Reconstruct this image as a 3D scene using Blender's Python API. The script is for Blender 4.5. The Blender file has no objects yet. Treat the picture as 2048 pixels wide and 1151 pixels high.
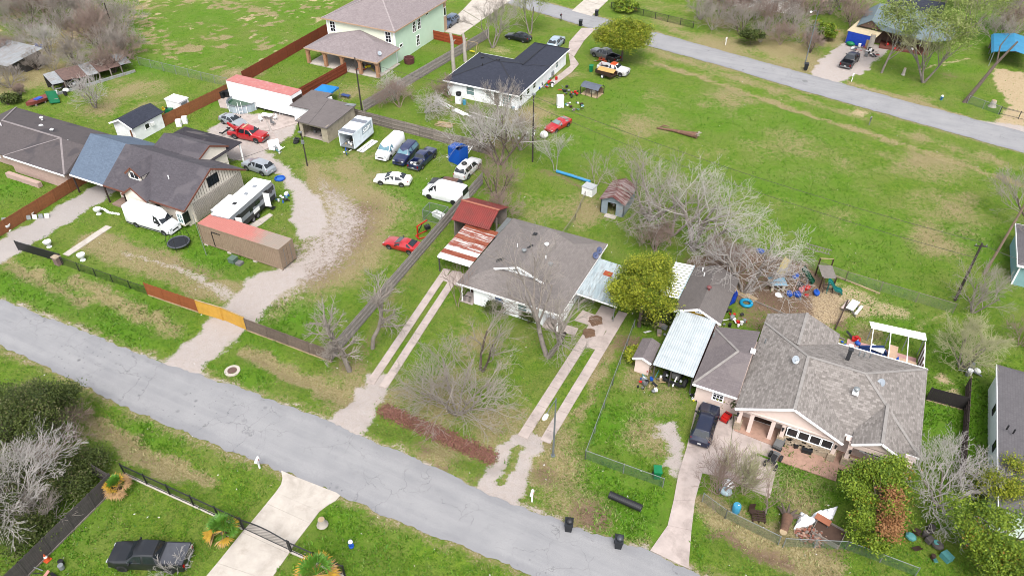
import bpy, math, random
import numpy as np
from mathutils import Vector, Matrix
random.seed(7); RNG = np.random.default_rng(7)
SC = bpy.context.scene
COL = SC.collection
R = math.radians
CAM_H, CAM_F, CAM_D, CAM_AZ = 52.5, 1522.0, R(39.12), R(25.92)
cd = bpy.data.cameras.new('camera'); cam = bpy.data.objects.new('camera', cd); COL.objects.link(cam)
cam.location = (0, 0, CAM_H)
cam.rotation_euler = (R(90) - CAM_D, 0, CAM_AZ)
cd.sensor_width = 36; cd.lens = 36 * CAM_F / 2048; cd.clip_end = 6000; cd.clip_start = .5
SC.camera = cam
SUN_EL, SUN_AZ = R(56), R(152)          # azimuth clockwise from +Y
w = bpy.data.worlds.new('World'); SC.world = w; w.use_nodes = True
nt = w.node_tree; nt.nodes.clear()
sky = nt.nodes.new('ShaderNodeTexSky'); sky.sky_type = 'NISHITA'; sky.sun_disc = False
sky.sun_elevation = SUN_EL; sky.sun_rotation = SUN_AZ; sky.dust_density = 3.0; sky.air_density = 1.0
hs = nt.nodes.new('ShaderNodeHueSaturation'); hs.inputs['Saturation'].default_value = .3
bg = nt.nodes.new('ShaderNodeBackground'); bg.inputs['Strength'].default_value = .15
wo = nt.nodes.new('ShaderNodeOutputWorld')
nt.links.new(sky.outputs[0], hs.inputs['Color']); nt.links.new(hs.outputs[0], bg.inputs['Color']); nt.links.new(bg.outputs[0], wo.inputs[0])
sl = bpy.data.lights.new('sun', 'SUN'); sl.energy = 1.5; sl.angle = R(30); sl.color = (1, .965, .92)
so = bpy.data.objects.new('sun', sl); COL.objects.link(so)
sd_ = Vector((math.sin(SUN_AZ) * math.cos(SUN_EL), math.cos(SUN_AZ) * math.cos(SUN_EL), math.sin(SUN_EL)))
so.rotation_euler = sd_.to_track_quat('Z', 'Y').to_euler(); so.location = (0, 0, 80)
vs = SC.view_settings
vs.view_transform = 'Standard'; vs.look = 'None'; vs.gamma = 1.0; vs.exposure = 1.25
SC.render.engine = 'CYCLES'; SC.cycles.max_bounces = 6; SC.cycles.diffuse_bounces = 2; SC.cycles.filter_width = .95; SC.cycles.transparent_max_bounces = 16
SC.render.resolution_x = 1024; SC.render.resolution_y = 575
_h = np.array([-math.sin(CAM_AZ), math.cos(CAM_AZ), 0]); _r = np.array([math.cos(CAM_AZ), math.sin(CAM_AZ), 0]); _u = np.array([0, 0, 1.])
_fw = _h * math.cos(CAM_D) - _u * math.sin(CAM_D); _up = _h * math.sin(CAM_D) + _u * math.cos(CAM_D)
def P(px, py, z=0.0):
    d = _fw + _r * ((px - 1024) / CAM_F) + _up * ((575.5 - py) / CAM_F)
    t = (z - CAM_H) / d[2]
    return np.array([d[0] * t, d[1] * t, z])
def yaw_of(a, b):
    v = P(*b) - P(*a); return math.atan2(v[1], v[0])
def hgt(base, top):                     # height of a vertical thing from its foot and its top
    b = P(*base); lo, hi = 0., 30.
    for _ in range(40):
        m = (lo + hi) / 2; v = b + [0, 0, m] - [0, 0, CAM_H]
        y = 575.5 - CAM_F * (v @ _up) / (v @ _fw)
        if y > top[1]: lo = m
        else: hi = m
    return lo
def S(r, g, b, k=.5):                   # a photo colour as a base colour
    f = lambda c: ((c / 255 + .055) / 1.055) ** 2.4 if c > 10 else c / 255 / 12.92
    return (f(r) * k, f(g) * k, f(b) * k, 1)
class NG:
    def __init__(s, name):
        s.m = bpy.data.materials.new(name); s.m.use_nodes = True
        s.t = s.m.node_tree; s.t.nodes.clear()
        s.out = s.n('ShaderNodeOutputMaterial'); s.b = s.n('ShaderNodeBsdfPrincipled')
        s.l(s.b.outputs[0], s.out.inputs[0])
    def n(s, t): return s.t.nodes.new(t)
    def l(s, a, b): s.t.links.new(a, b)
    def put(s, sock, v):
        if hasattr(v, 'is_output') or isinstance(v, bpy.types.NodeSocket): s.l(v, sock)
        else: sock.default_value = v
    def coord(s, kind='Object'):
        return s.n('ShaderNodeTexCoord').outputs[kind]
    def geo(s): return s.n('ShaderNodeNewGeometry').outputs['Position']
    def mapping(s, v, scale=(1, 1, 1), rot=(0, 0, 0)):
        m = s.n('ShaderNodeMapping'); s.l(v, m.inputs[0]); m.inputs['Scale'].default_value = scale; m.inputs['Rotation'].default_value = rot; return m.outputs[0]
    def noise(s, scale, v=None, detail=3, rough=.55, dist=0):
        q = s.n('ShaderNodeTexNoise'); q.inputs['Scale'].default_value = scale; q.inputs['Detail'].default_value = detail
        q.inputs['Roughness'].default_value = rough; q.inputs['Distortion'].default_value = dist
        if v is not None: s.l(v, q.inputs['Vector'])
        return q.outputs[0]
    def vor(s, scale, v=None, feature='F1', out=0):
        q = s.n('ShaderNodeTexVoronoi'); q.feature = feature; q.inputs['Scale'].default_value = scale
        if v is not None: s.l(v, q.inputs['Vector'])
        return q.outputs[out]
    def math(s, op, a, b=0.5, clamp=False):
        q = s.n('ShaderNodeMath'); q.operation = op; q.use_clamp = clamp
        s.put(q.inputs[0], a); s.put(q.inputs[1], b); return q.outputs[0]
    def rng(s, v, a, b, c=0, d=1):
        q = s.n('ShaderNodeMapRange'); s.put(q.inputs[0], v)
        for i, x in enumerate((a, b, c, d)): q.inputs[i + 1].default_value = x
        return q.outputs[0]
    def mix(s, f, a, b, mode='MIX'):
        q = s.n('ShaderNodeMix'); q.data_type = 'RGBA'; q.blend_type = mode
        s.put(q.inputs[0], f); s.put(q.inputs[6], a); s.put(q.inputs[7], b); return q.outputs[2]
    def attr(s, name):
        q = s.n('ShaderNodeAttribute'); q.attribute_name = name; return q
    def rand(s): return s.n('ShaderNodeObjectInfo').outputs['Random']
    def bump(s, h, strength=.3, dist=.05):
        q = s.n('ShaderNodeBump'); q.inputs['Strength'].default_value = strength; q.inputs['Distance'].default_value = dist
        s.l(h, q.inputs['Height']); s.l(q.outputs[0], s.b.inputs['Normal'])
    def col(s, c): s.put(s.b.inputs['Base Color'], c)
    def set(s, **k):
        for a, v in k.items(): s.put(s.b.inputs[a.replace('_', ' ')], v)
MATS = {}
def dk(c, f): return (c[0] * f, c[1] * f, c[2] * f, 1)
def mat(name, c=None, rough=.7, metal=0, var=.18, scale=2.5, dirt=None, dirtamt=.0, rnd=0, spec=.4, coat=0, bump=0, alpha=1):
    if name in MATS: return MATS[name]
    g = NG(name); v = g.coord()
    f = g.rng(g.noise(scale, v, 4, .6), .3, .7)
    x = g.mix(f, dk(c, 1 - var), dk(c, 1 + var * .6))
    if dirt is not None:
        x = g.mix(g.math('MULTIPLY', g.rng(g.noise(scale * .6, v, 6, .7, .4), .5, .68), dirtamt), x, dirt)
    if rnd: x = g.mix(g.rng(g.rand(), 0, 1, 0, rnd), x, dk(c, .35))
    g.col(x); g.set(Roughness=rough, Metallic=metal); g.b.inputs['Specular IOR Level'].default_value = spec
    if coat: g.b.inputs['Coat Weight'].default_value = coat; g.b.inputs['Coat Roughness'].default_value = .08
    if bump: g.bump(g.noise(scale * 8, v, 3), bump, .03)
    if alpha < 1: g.b.inputs['Alpha'].default_value = alpha
    MATS[name] = g.m; return g.m
class MB:
    def __init__(s): s.V = []; s.F = []; s.M = []
    def add(s, vs_, fs, m=0):
        o = len(s.V); s.V += [tuple(map(float, v)) for v in vs_]
        s.F += [tuple(i + o for i in f) for f in fs]; s.M += [m] * len(fs); return s
    def bx(s, x0, x1, y0, y1, z0, z1, m=0):
        v = [(x, y, z) for z in (z0, z1) for x, y in ((x0, y0), (x1, y0), (x1, y1), (x0, y1))]
        return s.add(v, [(0, 3, 2, 1), (4, 5, 6, 7), (0, 1, 5, 4), (1, 2, 6, 5), (2, 3, 7, 6), (3, 0, 4, 7)], m)
    def box(s, c, d, rz=0, m=0, rx=0, ry=0):
        M_ = Matrix.Rotation(rz, 3, 'Z') @ Matrix.Rotation(ry, 3, 'Y') @ Matrix.Rotation(rx, 3, 'X')
        v = [Vector(c) + M_ @ Vector((x * d[0] / 2, y * d[1] / 2, z * d[2] / 2)) for z in (-1, 1) for x, y in ((-1, -1), (1, -1), (1, 1), (-1, 1))]
        return s.add(v, [(0, 3, 2, 1), (4, 5, 6, 7), (0, 1, 5, 4), (1, 2, 6, 5), (2, 3, 7, 6), (3, 0, 4, 7)], m)
    def beam(s, a, b, wd, ht, m=0):     # box between two points
        a = Vector(a); b = Vector(b); d = b - a; L = d.length
        if L < 1e-6: return s
        q = d.to_track_quat('X', 'Z').to_matrix()
        v = [a + q @ Vector((x * L, y * wd / 2, z * ht / 2)) for z in (-1, 1) for x, y in ((0, -1), (1, -1), (1, 1), (0, 1))]
        return s.add(v, [(0, 3, 2, 1), (4, 5, 6, 7), (0, 1, 5, 4), (1, 2, 6, 5), (2, 3, 7, 6), (3, 0, 4, 7)], m)
    def tube(s, pts, r, n=6, m=0, caps=True):
        pts = [Vector(p) for p in pts]; k = len(pts)
        rs = r if isinstance(r, (list, tuple)) else [r] * k
        rings = []
        up = Vector((0, 0, 1))
        for i, p in enumerate(pts):
            d = (pts[min(i + 1, k - 1)] - pts[max(i - 1, 0)])
            if d.length < 1e-9: d = Vector((0, 0, 1))
            d.normalize()
            a = d.cross(up if abs(d.z) < .95 else Vector((1, 0, 0))).normalized(); b = d.cross(a)
            rings += [p + (a * math.cos(t) + b * math.sin(t)) * rs[i] for t in (2 * math.pi * j / n for j in range(n))]
        f = [(i * n + j, i * n + (j + 1) % n, (i + 1) * n + (j + 1) % n, (i + 1) * n + j) for i in range(k - 1) for j in range(n)]
        if caps: f += [tuple(range(n))[::-1], tuple((k - 1) * n + j for j in range(n))]
        return s.add(rings, f, m)
    def cyl(s, a, b, r, n=12, m=0): return s.tube([a, b], r, n, m)
    def lathe(s, prof, c=(0, 0, 0), n=16, m=0, sx=1, sy=1):
        v = [(c[0] + r * sx * math.cos(2 * math.pi * j / n), c[1] + r * sy * math.sin(2 * math.pi * j / n), c[2] + z) for r, z in prof for j in range(n)]
        f = [(i * n + j, i * n + (j + 1) % n, (i + 1) * n + (j + 1) % n, (i + 1) * n + j) for i in range(len(prof) - 1) for j in range(n)]
        f += [tuple(range(n))[::-1], tuple((len(prof) - 1) * n + j for j in range(n))]
        return s.add(v, f, m)
    def ball(s, c, r, n=10, m=0, k=6):
        r = r if isinstance(r, (list, tuple)) else (r, r, r)
        v = [(c[0] + r[0] * math.sin(a) * math.cos(t), c[1] + r[1] * math.sin(a) * math.sin(t), c[2] + r[2] * math.cos(a)) for a in (math.pi * i / k for i in range(1, k)) for t in (2 * math.pi * j / n for j in range(n))]
        v = [(c[0], c[1], c[2] + r[2])] + v + [(c[0], c[1], c[2] - r[2])]
        f = [(0, 1 + j, 1 + (j + 1) % n) for j in range(n)]
        f += [(1 + i * n + j, 1 + (i + 1) * n + j, 1 + (i + 1) * n + (j + 1) % n, 1 + i * n + (j + 1) % n) for i in range(k - 2) for j in range(n)]
        e = len(v) - 1; f += [(e, 1 + (k - 2) * n + (j + 1) % n, 1 + (k - 2) * n + j) for j in range(n)]
        return s.add(v, f, m)
    def prism(s, poly, z0, z1, m=0):
        n = len(poly); v = [(p[0], p[1], z0) for p in poly] + [(p[0], p[1], z1) for p in poly]
        return s.add(v, [tuple(range(n))[::-1], tuple(range(n, 2 * n))] + [(i, (i + 1) % n, n + (i + 1) % n, n + i) for i in range(n)], m)
    def slab(s, pts, th, m=0):          # a polygon in space thickened downwards
        n = len(pts); v = [tuple(p) for p in pts] + [(p[0], p[1], p[2] - th) for p in pts]
        return s.add(v, [tuple(range(n)), tuple(range(n, 2 * n))[::-1]] + [(i, n + i, n + (i + 1) % n, (i + 1) % n) for i in range(n)], m)
    def panel(s, pts, th, m=0):         # a polygon in space thickened along its normal
        pts = [Vector(p) for p in pts]; nn = (pts[1] - pts[0]).cross(pts[2] - pts[0]).normalized() * th
        n = len(pts); v = pts + [p - nn for p in pts]
        return s.add(v, [tuple(range(n)), tuple(range(n, 2 * n))[::-1]] + [(i, n + i, n + (i + 1) % n, (i + 1) % n) for i in range(n)], m)
    def mesh(s, name, mats, smooth=None):
        me = bpy.data.meshes.new(name); me.from_pydata(s.V, [], s.F)
        for q in (mats if isinstance(mats, (list, tuple)) else [mats]): me.materials.append(q)
        if any(s.M): me.polygons.foreach_set('material_index', s.M)
        if smooth is not None:
            me.polygons.foreach_set('use_smooth', [True] * len(me.polygons)); me.update()
            me.set_sharp_from_angle(angle=R(smooth))
        me.update(); return me
def link(name, me, parent=None, loc=None, rz=0):
    o = bpy.data.objects.new(name, me); COL.objects.link(o)
    if parent: o.parent = parent
    if loc is not None: o.location = loc
    if rz: o.rotation_euler = (0, 0, rz)
    return o
def part(name, mb, mats, parent, smooth=None, loc=None, rz=0, label=None):
    o = link(name, mb.mesh(name, mats, smooth), parent, loc, rz)
    if label: o['label'] = label
    return o
def tag(o, label=None, cat=None, group=None, kind=None):
    if label: o['label'] = label
    if cat: o['category'] = cat
    if group: o['group'] = group
    if kind: o['kind'] = kind
    return o
def thing(name, label, cat, loc=(0, 0, 0), rz=0, group=None):
    o = bpy.data.objects.new(name, None); COL.objects.link(o); o.location = [float(c) for c in loc]; o.rotation_euler = (0, 0, rz)
    o.empty_display_size = .3
    return tag(o, label, cat, group)
def solo(name, mb, mats, label, cat, loc=(0, 0, 0), rz=0, group=None, smooth=None):
    return tag(part(name, mb, mats, None, smooth, loc, rz), label, cat, group)
def struct(name, mb, mats, kind='structure', smooth=None):
    return tag(part(name, mb, mats, None, smooth), kind=kind)
def copy_tree(o, parent=None):
    c = o.copy(); COL.objects.link(c); c.parent = parent
    for ch in list(o.children): copy_tree(ch, c)
    return c
# common materials
WHITE = mat('white_paint', S(250, 250, 250, .72), .45, var=.06, dirt=S(170, 165, 155), dirtamt=.25)
BLACK = mat('black_plastic', (.012, .012, .014, 1), .5, var=.3)
IRON = mat('black_iron', (.015, .015, .017, 1), .45)
RUBBER = mat('tyre_rubber', (.016, .016, .017, 1), .85)
STEEL = mat('grey_steel', S(170, 172, 175), .4, .6)
GALV = mat('galvanised', S(165, 170, 172), .5, .3)
CHROME = mat('rim_alloy', S(185, 188, 192), .3, .7)
GLASSD = mat('dark_window_glass', (.012, .016, .02, 1), .08, var=.25, spec=.6)
GLASSL = mat('pale_window_glass', S(130, 160, 160, .5), .12, var=.35, spec=.6, scale=1.2)
WOODG = mat('weathered_wood', S(172, 160, 150), .9, var=.3, scale=3, rnd=.6)
WOODD = mat('dark_weathered_wood', S(100, 94, 92), .9, var=.3, scale=3, rnd=.4)
WOODB = mat('brown_stained_wood', S(172, 108, 66), .85, var=.25, scale=3, rnd=.3)
WOODR = mat('red_stained_wood', S(150, 72, 44), .8, var=.15, scale=1.5, rnd=.25)
WOODY = mat('fresh_yellow_wood', S(240, 184, 74), .8, var=.15, scale=2, rnd=.08)
WOODT = mat('bare_timber', S(200, 176, 140), .85, var=.25)
CONC = mat('concrete', S(222, 212, 200), .9, var=.14, scale=.9, dirt=S(150, 135, 120), dirtamt=.35, bump=.1)
CONCP = mat('pink_concrete', S(214, 198, 190), .9, var=.16, scale=.9, dirt=S(140, 125, 118), dirtamt=.45, bump=.1)
RED = mat('red_plastic', S(215, 35, 30), .45)
BLUE = mat('blue_plastic', S(25, 95, 205), .5)
GREENP = mat('green_plastic', S(0, 120, 75), .5)
CYANP = mat('sky_blue_plastic', S(80, 175, 215), .5)
YELP = mat('yellow_plastic', S(225, 205, 120), .5)
# ================================================================ ground
def vnoise(x, y, s, seed):
    x = x * s + seed * 17.3; y = y * s - seed * 9.1
    xi = np.floor(x).astype(np.int64); yi = np.floor(y).astype(np.int64); fx = x - xi; fy = y - yi
    fx = fx * fx * (3 - 2 * fx); fy = fy * fy * (3 - 2 * fy)
    def hsh(a, b):
        n = (a * 374761393 + b * 668265263 + seed * 1274126177) & 0xffffffff
        n = ((n ^ (n >> 13)) * 1274126177) & 0xffffffff
        return ((n ^ (n >> 16)) & 0xffff) / 65535.
    return (hsh(xi, yi) * (1 - fx) + hsh(xi + 1, yi) * fx) * (1 - fy) + (hsh(xi, yi + 1) * (1 - fx) + hsh(xi + 1, yi + 1) * fx) * fy
def geo_out(a, b, step, n=9, k=2.2):
    lo = []; hi = []; s = step
    for i in range(n): s *= k; lo.append((lo[-1] if lo else a) - s); hi.append((hi[-1] if hi else b) + s)
    return lo[::-1], hi
xs = np.arange(-195, 45, .4); ys = np.concatenate([np.arange(2, 70, .3), np.arange(70, 215, .5)])
l, h_ = geo_out(xs[0], xs[-1], .8); xs = np.concatenate([l, xs, h_])
l, h_ = geo_out(ys[0], ys[-1], .8); ys = np.concatenate([l, ys, h_])
GX, GY = np.meshgrid(xs, ys); gx = GX.ravel(); gy = GY.ravel(); NV = len(gx)
wx = gx + (vnoise(gx, gy, .9, 1) - .5) * .9 + (vnoise(gx, gy, 2.6, 2) - .5) * .5
wy = gy + (vnoise(gx, gy, .9, 3) - .5) * .9 + (vnoise(gx, gy, 2.6, 4) - .5) * .5
def sdist(pts, x, y):                   # signed distance, inside > 0
    n = len(pts); d = np.full(x.shape, 1e9); ins = np.zeros(x.shape, bool)
    for i in range(n):
        ax, ay = pts[i][:2]; bx_, by_ = pts[(i + 1) % n][:2]
        ex, ey = bx_ - ax, by_ - ay
        t = np.clip(((x - ax) * ex + (y - ay) * ey) / (ex * ex + ey * ey + 1e-12), 0, 1)
        d = np.minimum(d, np.hypot(x - ax - t * ex, y - ay - t * ey))
        c = ((ay > y) != (by_ > y)) & (x < (bx_ - ax) * (y - ay) / (by_ - ay + 1e-12) + ax); ins ^= c
    return np.where(ins, d, -d)
def ldist(pts, ws, x, y):               # distance to a polyline of varying half width
    d = np.full(x.shape, -1e9)
    for i in range(len(pts) - 1):
        ax, ay = pts[i][:2]; ex, ey = pts[i + 1][0] - ax, pts[i + 1][1] - ay
        t = np.clip(((x - ax) * ex + (y - ay) * ey) / (ex * ex + ey * ey + 1e-12), 0, 1)
        d = np.maximum(d, ws[i] + (ws[i + 1] - ws[i]) * t - np.hypot(x - ax - t * ex, y - ay - t * ey))
    return d
CH = {k: np.zeros(NV) for k in ('dry', 'gravel', 'dirt', 'lush', 'sand', 'grey')}
GID = np.zeros(NV, int)
def pw(pts): return [P(*p)[:2] for p in pts]
def paint(ch, d, soft, k=1.0, gid=0):
    w_ = np.clip(.5 + d / soft, 0, 1) * k
    if k < 0: CH[ch] = CH[ch] * (1 + w_)
    else: CH[ch] = np.maximum(CH[ch], w_)
    if gid: GID[(w_ > .5)] = gid
def poly(ch, pts, soft=1., k=1., gid=0): paint(ch, sdist(pw(pts), wx, wy), soft, k, gid)
def line(ch, pts, ws, soft=1., k=1., gid=0):
    if not isinstance(ws, (list, tuple)): ws = [ws] * len(pts)
    paint(ch, ldist(pw(pts), ws, wx, wy), soft, k, gid)
def blob(ch, px, py, r, k=1., soft=None): 
    c = P(px, py); paint(ch, r - np.hypot(wx - c[0], wy - c[1]), soft or r * 1.3, k)
# gravel and bare tracks
line('gravel', [(362, 735), (430, 672), (480, 630), (530, 570), (585, 548)], [2.1, 2.0, 2.3, 2.6, 1.5], 1.3, 1, 1)
line('gravel', [(585, 545), (640, 500)], [1.6, 1.0], 2.5, .7)
poly('gravel', [(470, 280), (530, 300), (560, 320), (640, 400), (655, 440), (640, 475), (600, 480), (578, 440), (588, 400), (560, 350), (470, 315)], 1.6, 1, 2)
poly('gravel', [(420, 255), (470, 225), (600, 225), (590, 265), (540, 300), (470, 320), (420, 300)], 1.2, .9, 2)
line('gravel', [(-60, 530), (60, 470), (150, 415), (230, 365)], [2.4, 2.2, 2.0, 1.8], 1.0, .9, 3)
line('grey', [(-60, 530), (60, 470), (150, 415), (230, 365)], 2.6, 1.0, .8)
line('gravel', [(688, 860), (720, 815), (757, 765)], [1.8, 1.3, 1.2], 1.0, 1, 4)
line('gravel', [(992, 983), (1020, 935), (1050, 885)], [1.9, 1.6, 1.5], 1.0, 1, 5)
line('gravel', [(1008, 962), (1045, 890)], [.5, .35], .5, -.95); line('gravel', [(1345, 880), (1330, 860)], .9, 1.2, .9)
poly('gravel', [(1310, 840), (1345, 845), (1370, 930), (1360, 960), (1330, 930), (1330, 885)], 1.2, .85)
poly('gravel', [(1640, 120), (1680, 90), (1720, 75), (1760, 95), (1740, 140), (1680, 165), (1620, 155)], 1.0, 1, 6)
line('gravel', [(1700, 150), (1755, 110), (1785, 80)], .9, 1, .8)
poly('sand', [(1985, 135), (2048, 145), (2080, 230), (2048, 260), (1990, 245), (2020, 210), (1990, 170)], 1.2, 1)
line('gravel', [(1985, 250), (2060, 262)], 1.5, 1.5, .9)
# yard tracks, dry and sandy ground
line('dry', [(180, 480), (300, 520), (420, 575), (520, 600)], [1.5, 2.4, 2.6, 2.0], 2.5, .8)
line('dirt', [(190, 460), (300, 500), (430, 560)], [1.0, 1.2, 1.5], 2.5, .45)
line('gravel', [(240, 505), (330, 525), (420, 570), (470, 600)], [.4, .5, .8, .8], 1.6, .62)
line('dry', [(620, 330), (660, 400), (700, 440), (690, 520), (600, 560)], [2, 3.5, 4, 4, 3], 3.5, .85)
line('dirt', [(660, 380), (700, 410), (690, 470), (660, 500)], [1.5, 2, 2, 1.5], 3.0, .55)
line('gravel', [(640, 360), (670, 420), (650, 520), (610, 540)], [1, 1.6, 1.2, 1], 2.5, .5)
line('gravel', [(540, 590), (590, 555), (650, 500), (690, 440), (670, 390)], [3, 3.8, 4.4, 4, 2.6], 6, .56); line('dirt', [(620, 540), (690, 470), (720, 420)], [4, 4.6, 3.4], 6, .72); line('dry', [(560, 590), (640, 540), (720, 470), (740, 400), (690, 340)], [3, 4.5, 5, 4, 3], 6, .8)
line('dry', [(720, 420), (760, 400), (800, 440)], 2.0, 4, .5)
for a in (((150, 560), (250, 605), (350, 660)), ((5, 520), (80, 560), (160, 600))): line('dry', a, 1.0, 1.6, .75)
line('dry', [(490, 700), (560, 735), (650, 775), (690, 795)], [.8, 1, 1.1, 1], 1.2, .95)
line('dirt', [(500, 708), (560, 738), (650, 780)], .35, 1.0, .5)
blob('dry', 690, 770, 3, .7); blob('dirt', 700, 720, 2.5, .5); blob('dirt', 735, 690, 1.6, .5)
line('dirt', [(790, 560), (760, 640), (720, 700)], .7, 1.4, .5)
line('dry', [(870, 470), (800, 570), (745, 680)], .8, 1.6, .5)
line('dry', [(170, 830), (240, 880), (330, 930), (420, 960)], [.9, 1.1, .9, .6], 1.0, .95)
line('dirt', [(170, 835), (260, 895), (340, 935)], .35, .8, .55)
blob('dry', 900, 800, 4, .7); blob('dry', 960, 690, 3.5, .55); blob('dry', 1000, 850, 3.5, .75); blob('dry', 1090, 880, 3.2, .75); blob('dry', 800, 790, 2.4, .7)
blob('dry', 870, 900, 2.2, .7); blob('dirt', 850, 895, .9, .6); blob('dirt', 885, 935, .7, .6); blob('dirt', 955, 950, .8, .5)
blob('dry', 1100, 940, 3.4, .85); blob('dirt', 1090, 945, 1.5, .6); blob('dry', 1130, 1000, 3, .7); blob('dirt', 1185, 1030, 1.7, .8)
line('dry', [(1210, 690), (1180, 760)], .5, .8, .9); line('dry', [(1235, 690), (1195, 760), (1160, 830)], .4, .8, .9); line('gravel', [(1180, 760), (1212, 695)], .2, .7, .5)
blob('dry', 1290, 760, 2.2, .7); blob('dirt', 1260, 690, 2.2, .7); blob('dry', 1330, 800, 2.6, .6); blob('dirt', 1300, 720, 1.6, .6)
blob('dry', 1300, 870, 2.4, .6)
line('dry', [(1420, 1010), (1480, 1050), (1560, 1090), (1640, 1130)], [1, 1.4, 1.8, 2], 1.6, .95)
line('dirt', [(1430, 1060), (1500, 1090), (1580, 1125)], .7, 1.2, .7)
blob('dry', 1600, 985, 2.2, .6); blob('dirt', 1650, 1070, 2.2, .6)
poly('dirt', [(1370, 520), (1480, 490), (1620, 530), (1690, 590), (1690, 660), (1560, 640), (1470, 600), (1380, 550)], 2.0, .95)
poly('sand', [(1640, 560), (1700, 570), (1800, 610), (1840, 640), (1760, 640), (1700, 640), (1650, 660), (1600, 640)], 1.8, .62)
poly('dirt', [(1470, 600), (1560, 620), (1680, 680), (1690, 720), (1560, 680), (1470, 650)], 1.5, .6)
poly('sand', [(1560, 620), (1660, 650), (1700, 690), (1640, 690)], 1.8, .6)
blob('dry', 1740, 670, 1.8, .8); blob('sand', 1890, 760, .8, .8); blob('sand', 1905, 790, .9, .7); line('sand', [(1830, 660), (1900, 620)], .5, 1, .5)
blob('dry', 110, 90, 6, .9); blob('dry', 50, 140, 8, 1.); blob('dry', 150, 60, 6, .8); blob('dirt', 30, 90, 4, .5); blob('dry', 250, 180, 5, .6); blob('dry', 200, 215, 4, .55)
blob('dry', 300, 210, 2.5, .5); blob('dry', 470, 145, 3, .5)
blob('dry', 720, 180, 4, .55); blob('dry', 700, 190, 2, .6); blob('dirt', 720, 215, 2, .4)
# the open field behind, and the far verge
for q in ((1330, 200, 4, .5), (1450, 190, 6, .55), (1320, 120, 3, .4), (1870, 330, 6, .7), (1900, 400, 4.5, .6), (1700, 330, 6, .3), (1600, 300, 8, .25), (1560, 430, 6, .3), (1870, 480, 4, .6), (1680, 440, 7, .25), (1290, 240, 5, .4), (1400, 300, 5, .3), (1180, 420, 4, .55), (1070, 420, 4, .3)): blob('dry', *q)
line('dry', [(1310, 125), (1420, 160), (1520, 195), (1700, 255), (1850, 300), (2048, 370)], .5, 1.4, 1.)
line('dirt', [(1340, 135), (1520, 198), (1700, 258), (1900, 322)], .12, .6, .7)
line('dry', [(1300, 100), (1500, 165), (1700, 230), (2000, 325)], 1.6, 2.5, .55)
line('dry', [(1350, 62), (1500, 110), (1600, 140)], 1.6, 2, .7); line('dry', [(1700, 165), (1800, 195), (1900, 225), (1970, 250)], .8, 1.4, .9); line('dirt', [(1720, 175), (1850, 215)], .3, 1, .6)
blob('sand', 1720, 225, 1.4, .8); blob('dry', 1840, 195, 2, .6); blob('dirt', 1900, 150, 2, .5); line('sand', [(1840, 140), (1940, 115)], .35, .8, .7)
blob('dry', 1450, 100, 8, .9); blob('dirt', 1450, 45, 5, .6); blob('dry', 1560, 100, 6, .9); blob('dry', 1620, 130, 4, .9); blob('dirt', 1500, 60, 8, .4); blob('dry', 1650, 70, 5, .8)
blob('dry', 1340, 20, 5, .5); blob('dry', 1330, 45, 4, .7)
blob('dry', 1060, 230, 4, .8); blob('dirt', 1050, 245, 3, .5); blob('dry', 1100, 200, 2.5, .6); blob('sand', 1030, 205, 1.5, .5); blob('dry', 1130, 150, 2.5, .5); blob('sand', 1000, 100, 3, .5); blob('dirt', 1010, 285, 4, .6); blob('dirt', 900, 210, 5, .5); blob('dirt', 1000, 370, 4, .5)
line('dirt', [(1080, 340), (1120, 350), (1190, 390)], .8, 1.2, .6); line('dirt', [(1195, 245), (1150, 225)], .5, 1, .5)
line('dirt', [(1180, 400), (1150, 440), (1120, 470)], .3, .8, .5)
blob('dirt', 960, 40, 1, .3)
# lush spots
for q in ((250, 640, 5, .9), (120, 600, 5, .8), (40, 570, 4, .8), (560, 625, 4.5, 1), (440, 510, 4, .9), (350, 470, 3, .8), (1250, 1040, 4.5, 1), (1200, 960, 3, .8), (1240, 850, 3, 1), (1580, 930, 4, 1), (1770, 630, 3.2, .8), (1880, 830, 4, .9), (1960, 850, 6, .9), (440, 200, 3, .7), (540, 110, 8, .5), (310, 130, 5, .8), (480, 770, 3, .6), (300, 860, 3, .8), (120, 1060, 3, .8), (900, 400, 4, .7), (840, 400, 5, .7), (690, 1010, 3.5, .6), (700, 1090, 4, .5), (1430, 780, 1.5, .9), (1900, 700, 2.4, .8), (630, 60, 3, .7), (300, 60, 8, .6), (360, 120, 6, .5), (600, 20, 8, .5), (420, 30, 8, .5), (1700, 480, 8, .5), (1450, 230, 8, .5), (1250, 210, 6, .5), (1150, 290, 5, .5), (1940, 480, 4, .7), (1600, 370, 8, .5), (840, 130, 4, .7), (30, 370, 3, 1), (1600, 250, 6, .5), (1950, 60, 9, .9), (1870, 120, 5, .6)): blob('lush', *q)
# broad mottling
CH['dry'] = np.clip(CH['dry'] + .24 * (vnoise(gx, gy, .12, 11) - .38) + .42 * (vnoise(gx, gy, .45, 12) - .45), 0, 1)
fieldm = np.clip(.5 + sdist(pw([(-200, 40), (330, 130), (520, 160), (680, 20), (640, -260), (-300, -260)]), gx, gy) / 4, 0, 1)
CH['dry'] = np.maximum(CH['dry'], fieldm * np.clip((vnoise(wx, wy, .3, 21) * .5 + vnoise(wx, wy, 1.1, 22) * .6 - .62) * 5, 0, .8))
CH['sand'] = np.maximum(CH['sand'], fieldm * np.clip((vnoise(wx, wy, .35, 23) * .5 + vnoise(wx, wy, 1.5, 24) * .6 - .76) * 6, 0, .7))
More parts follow.
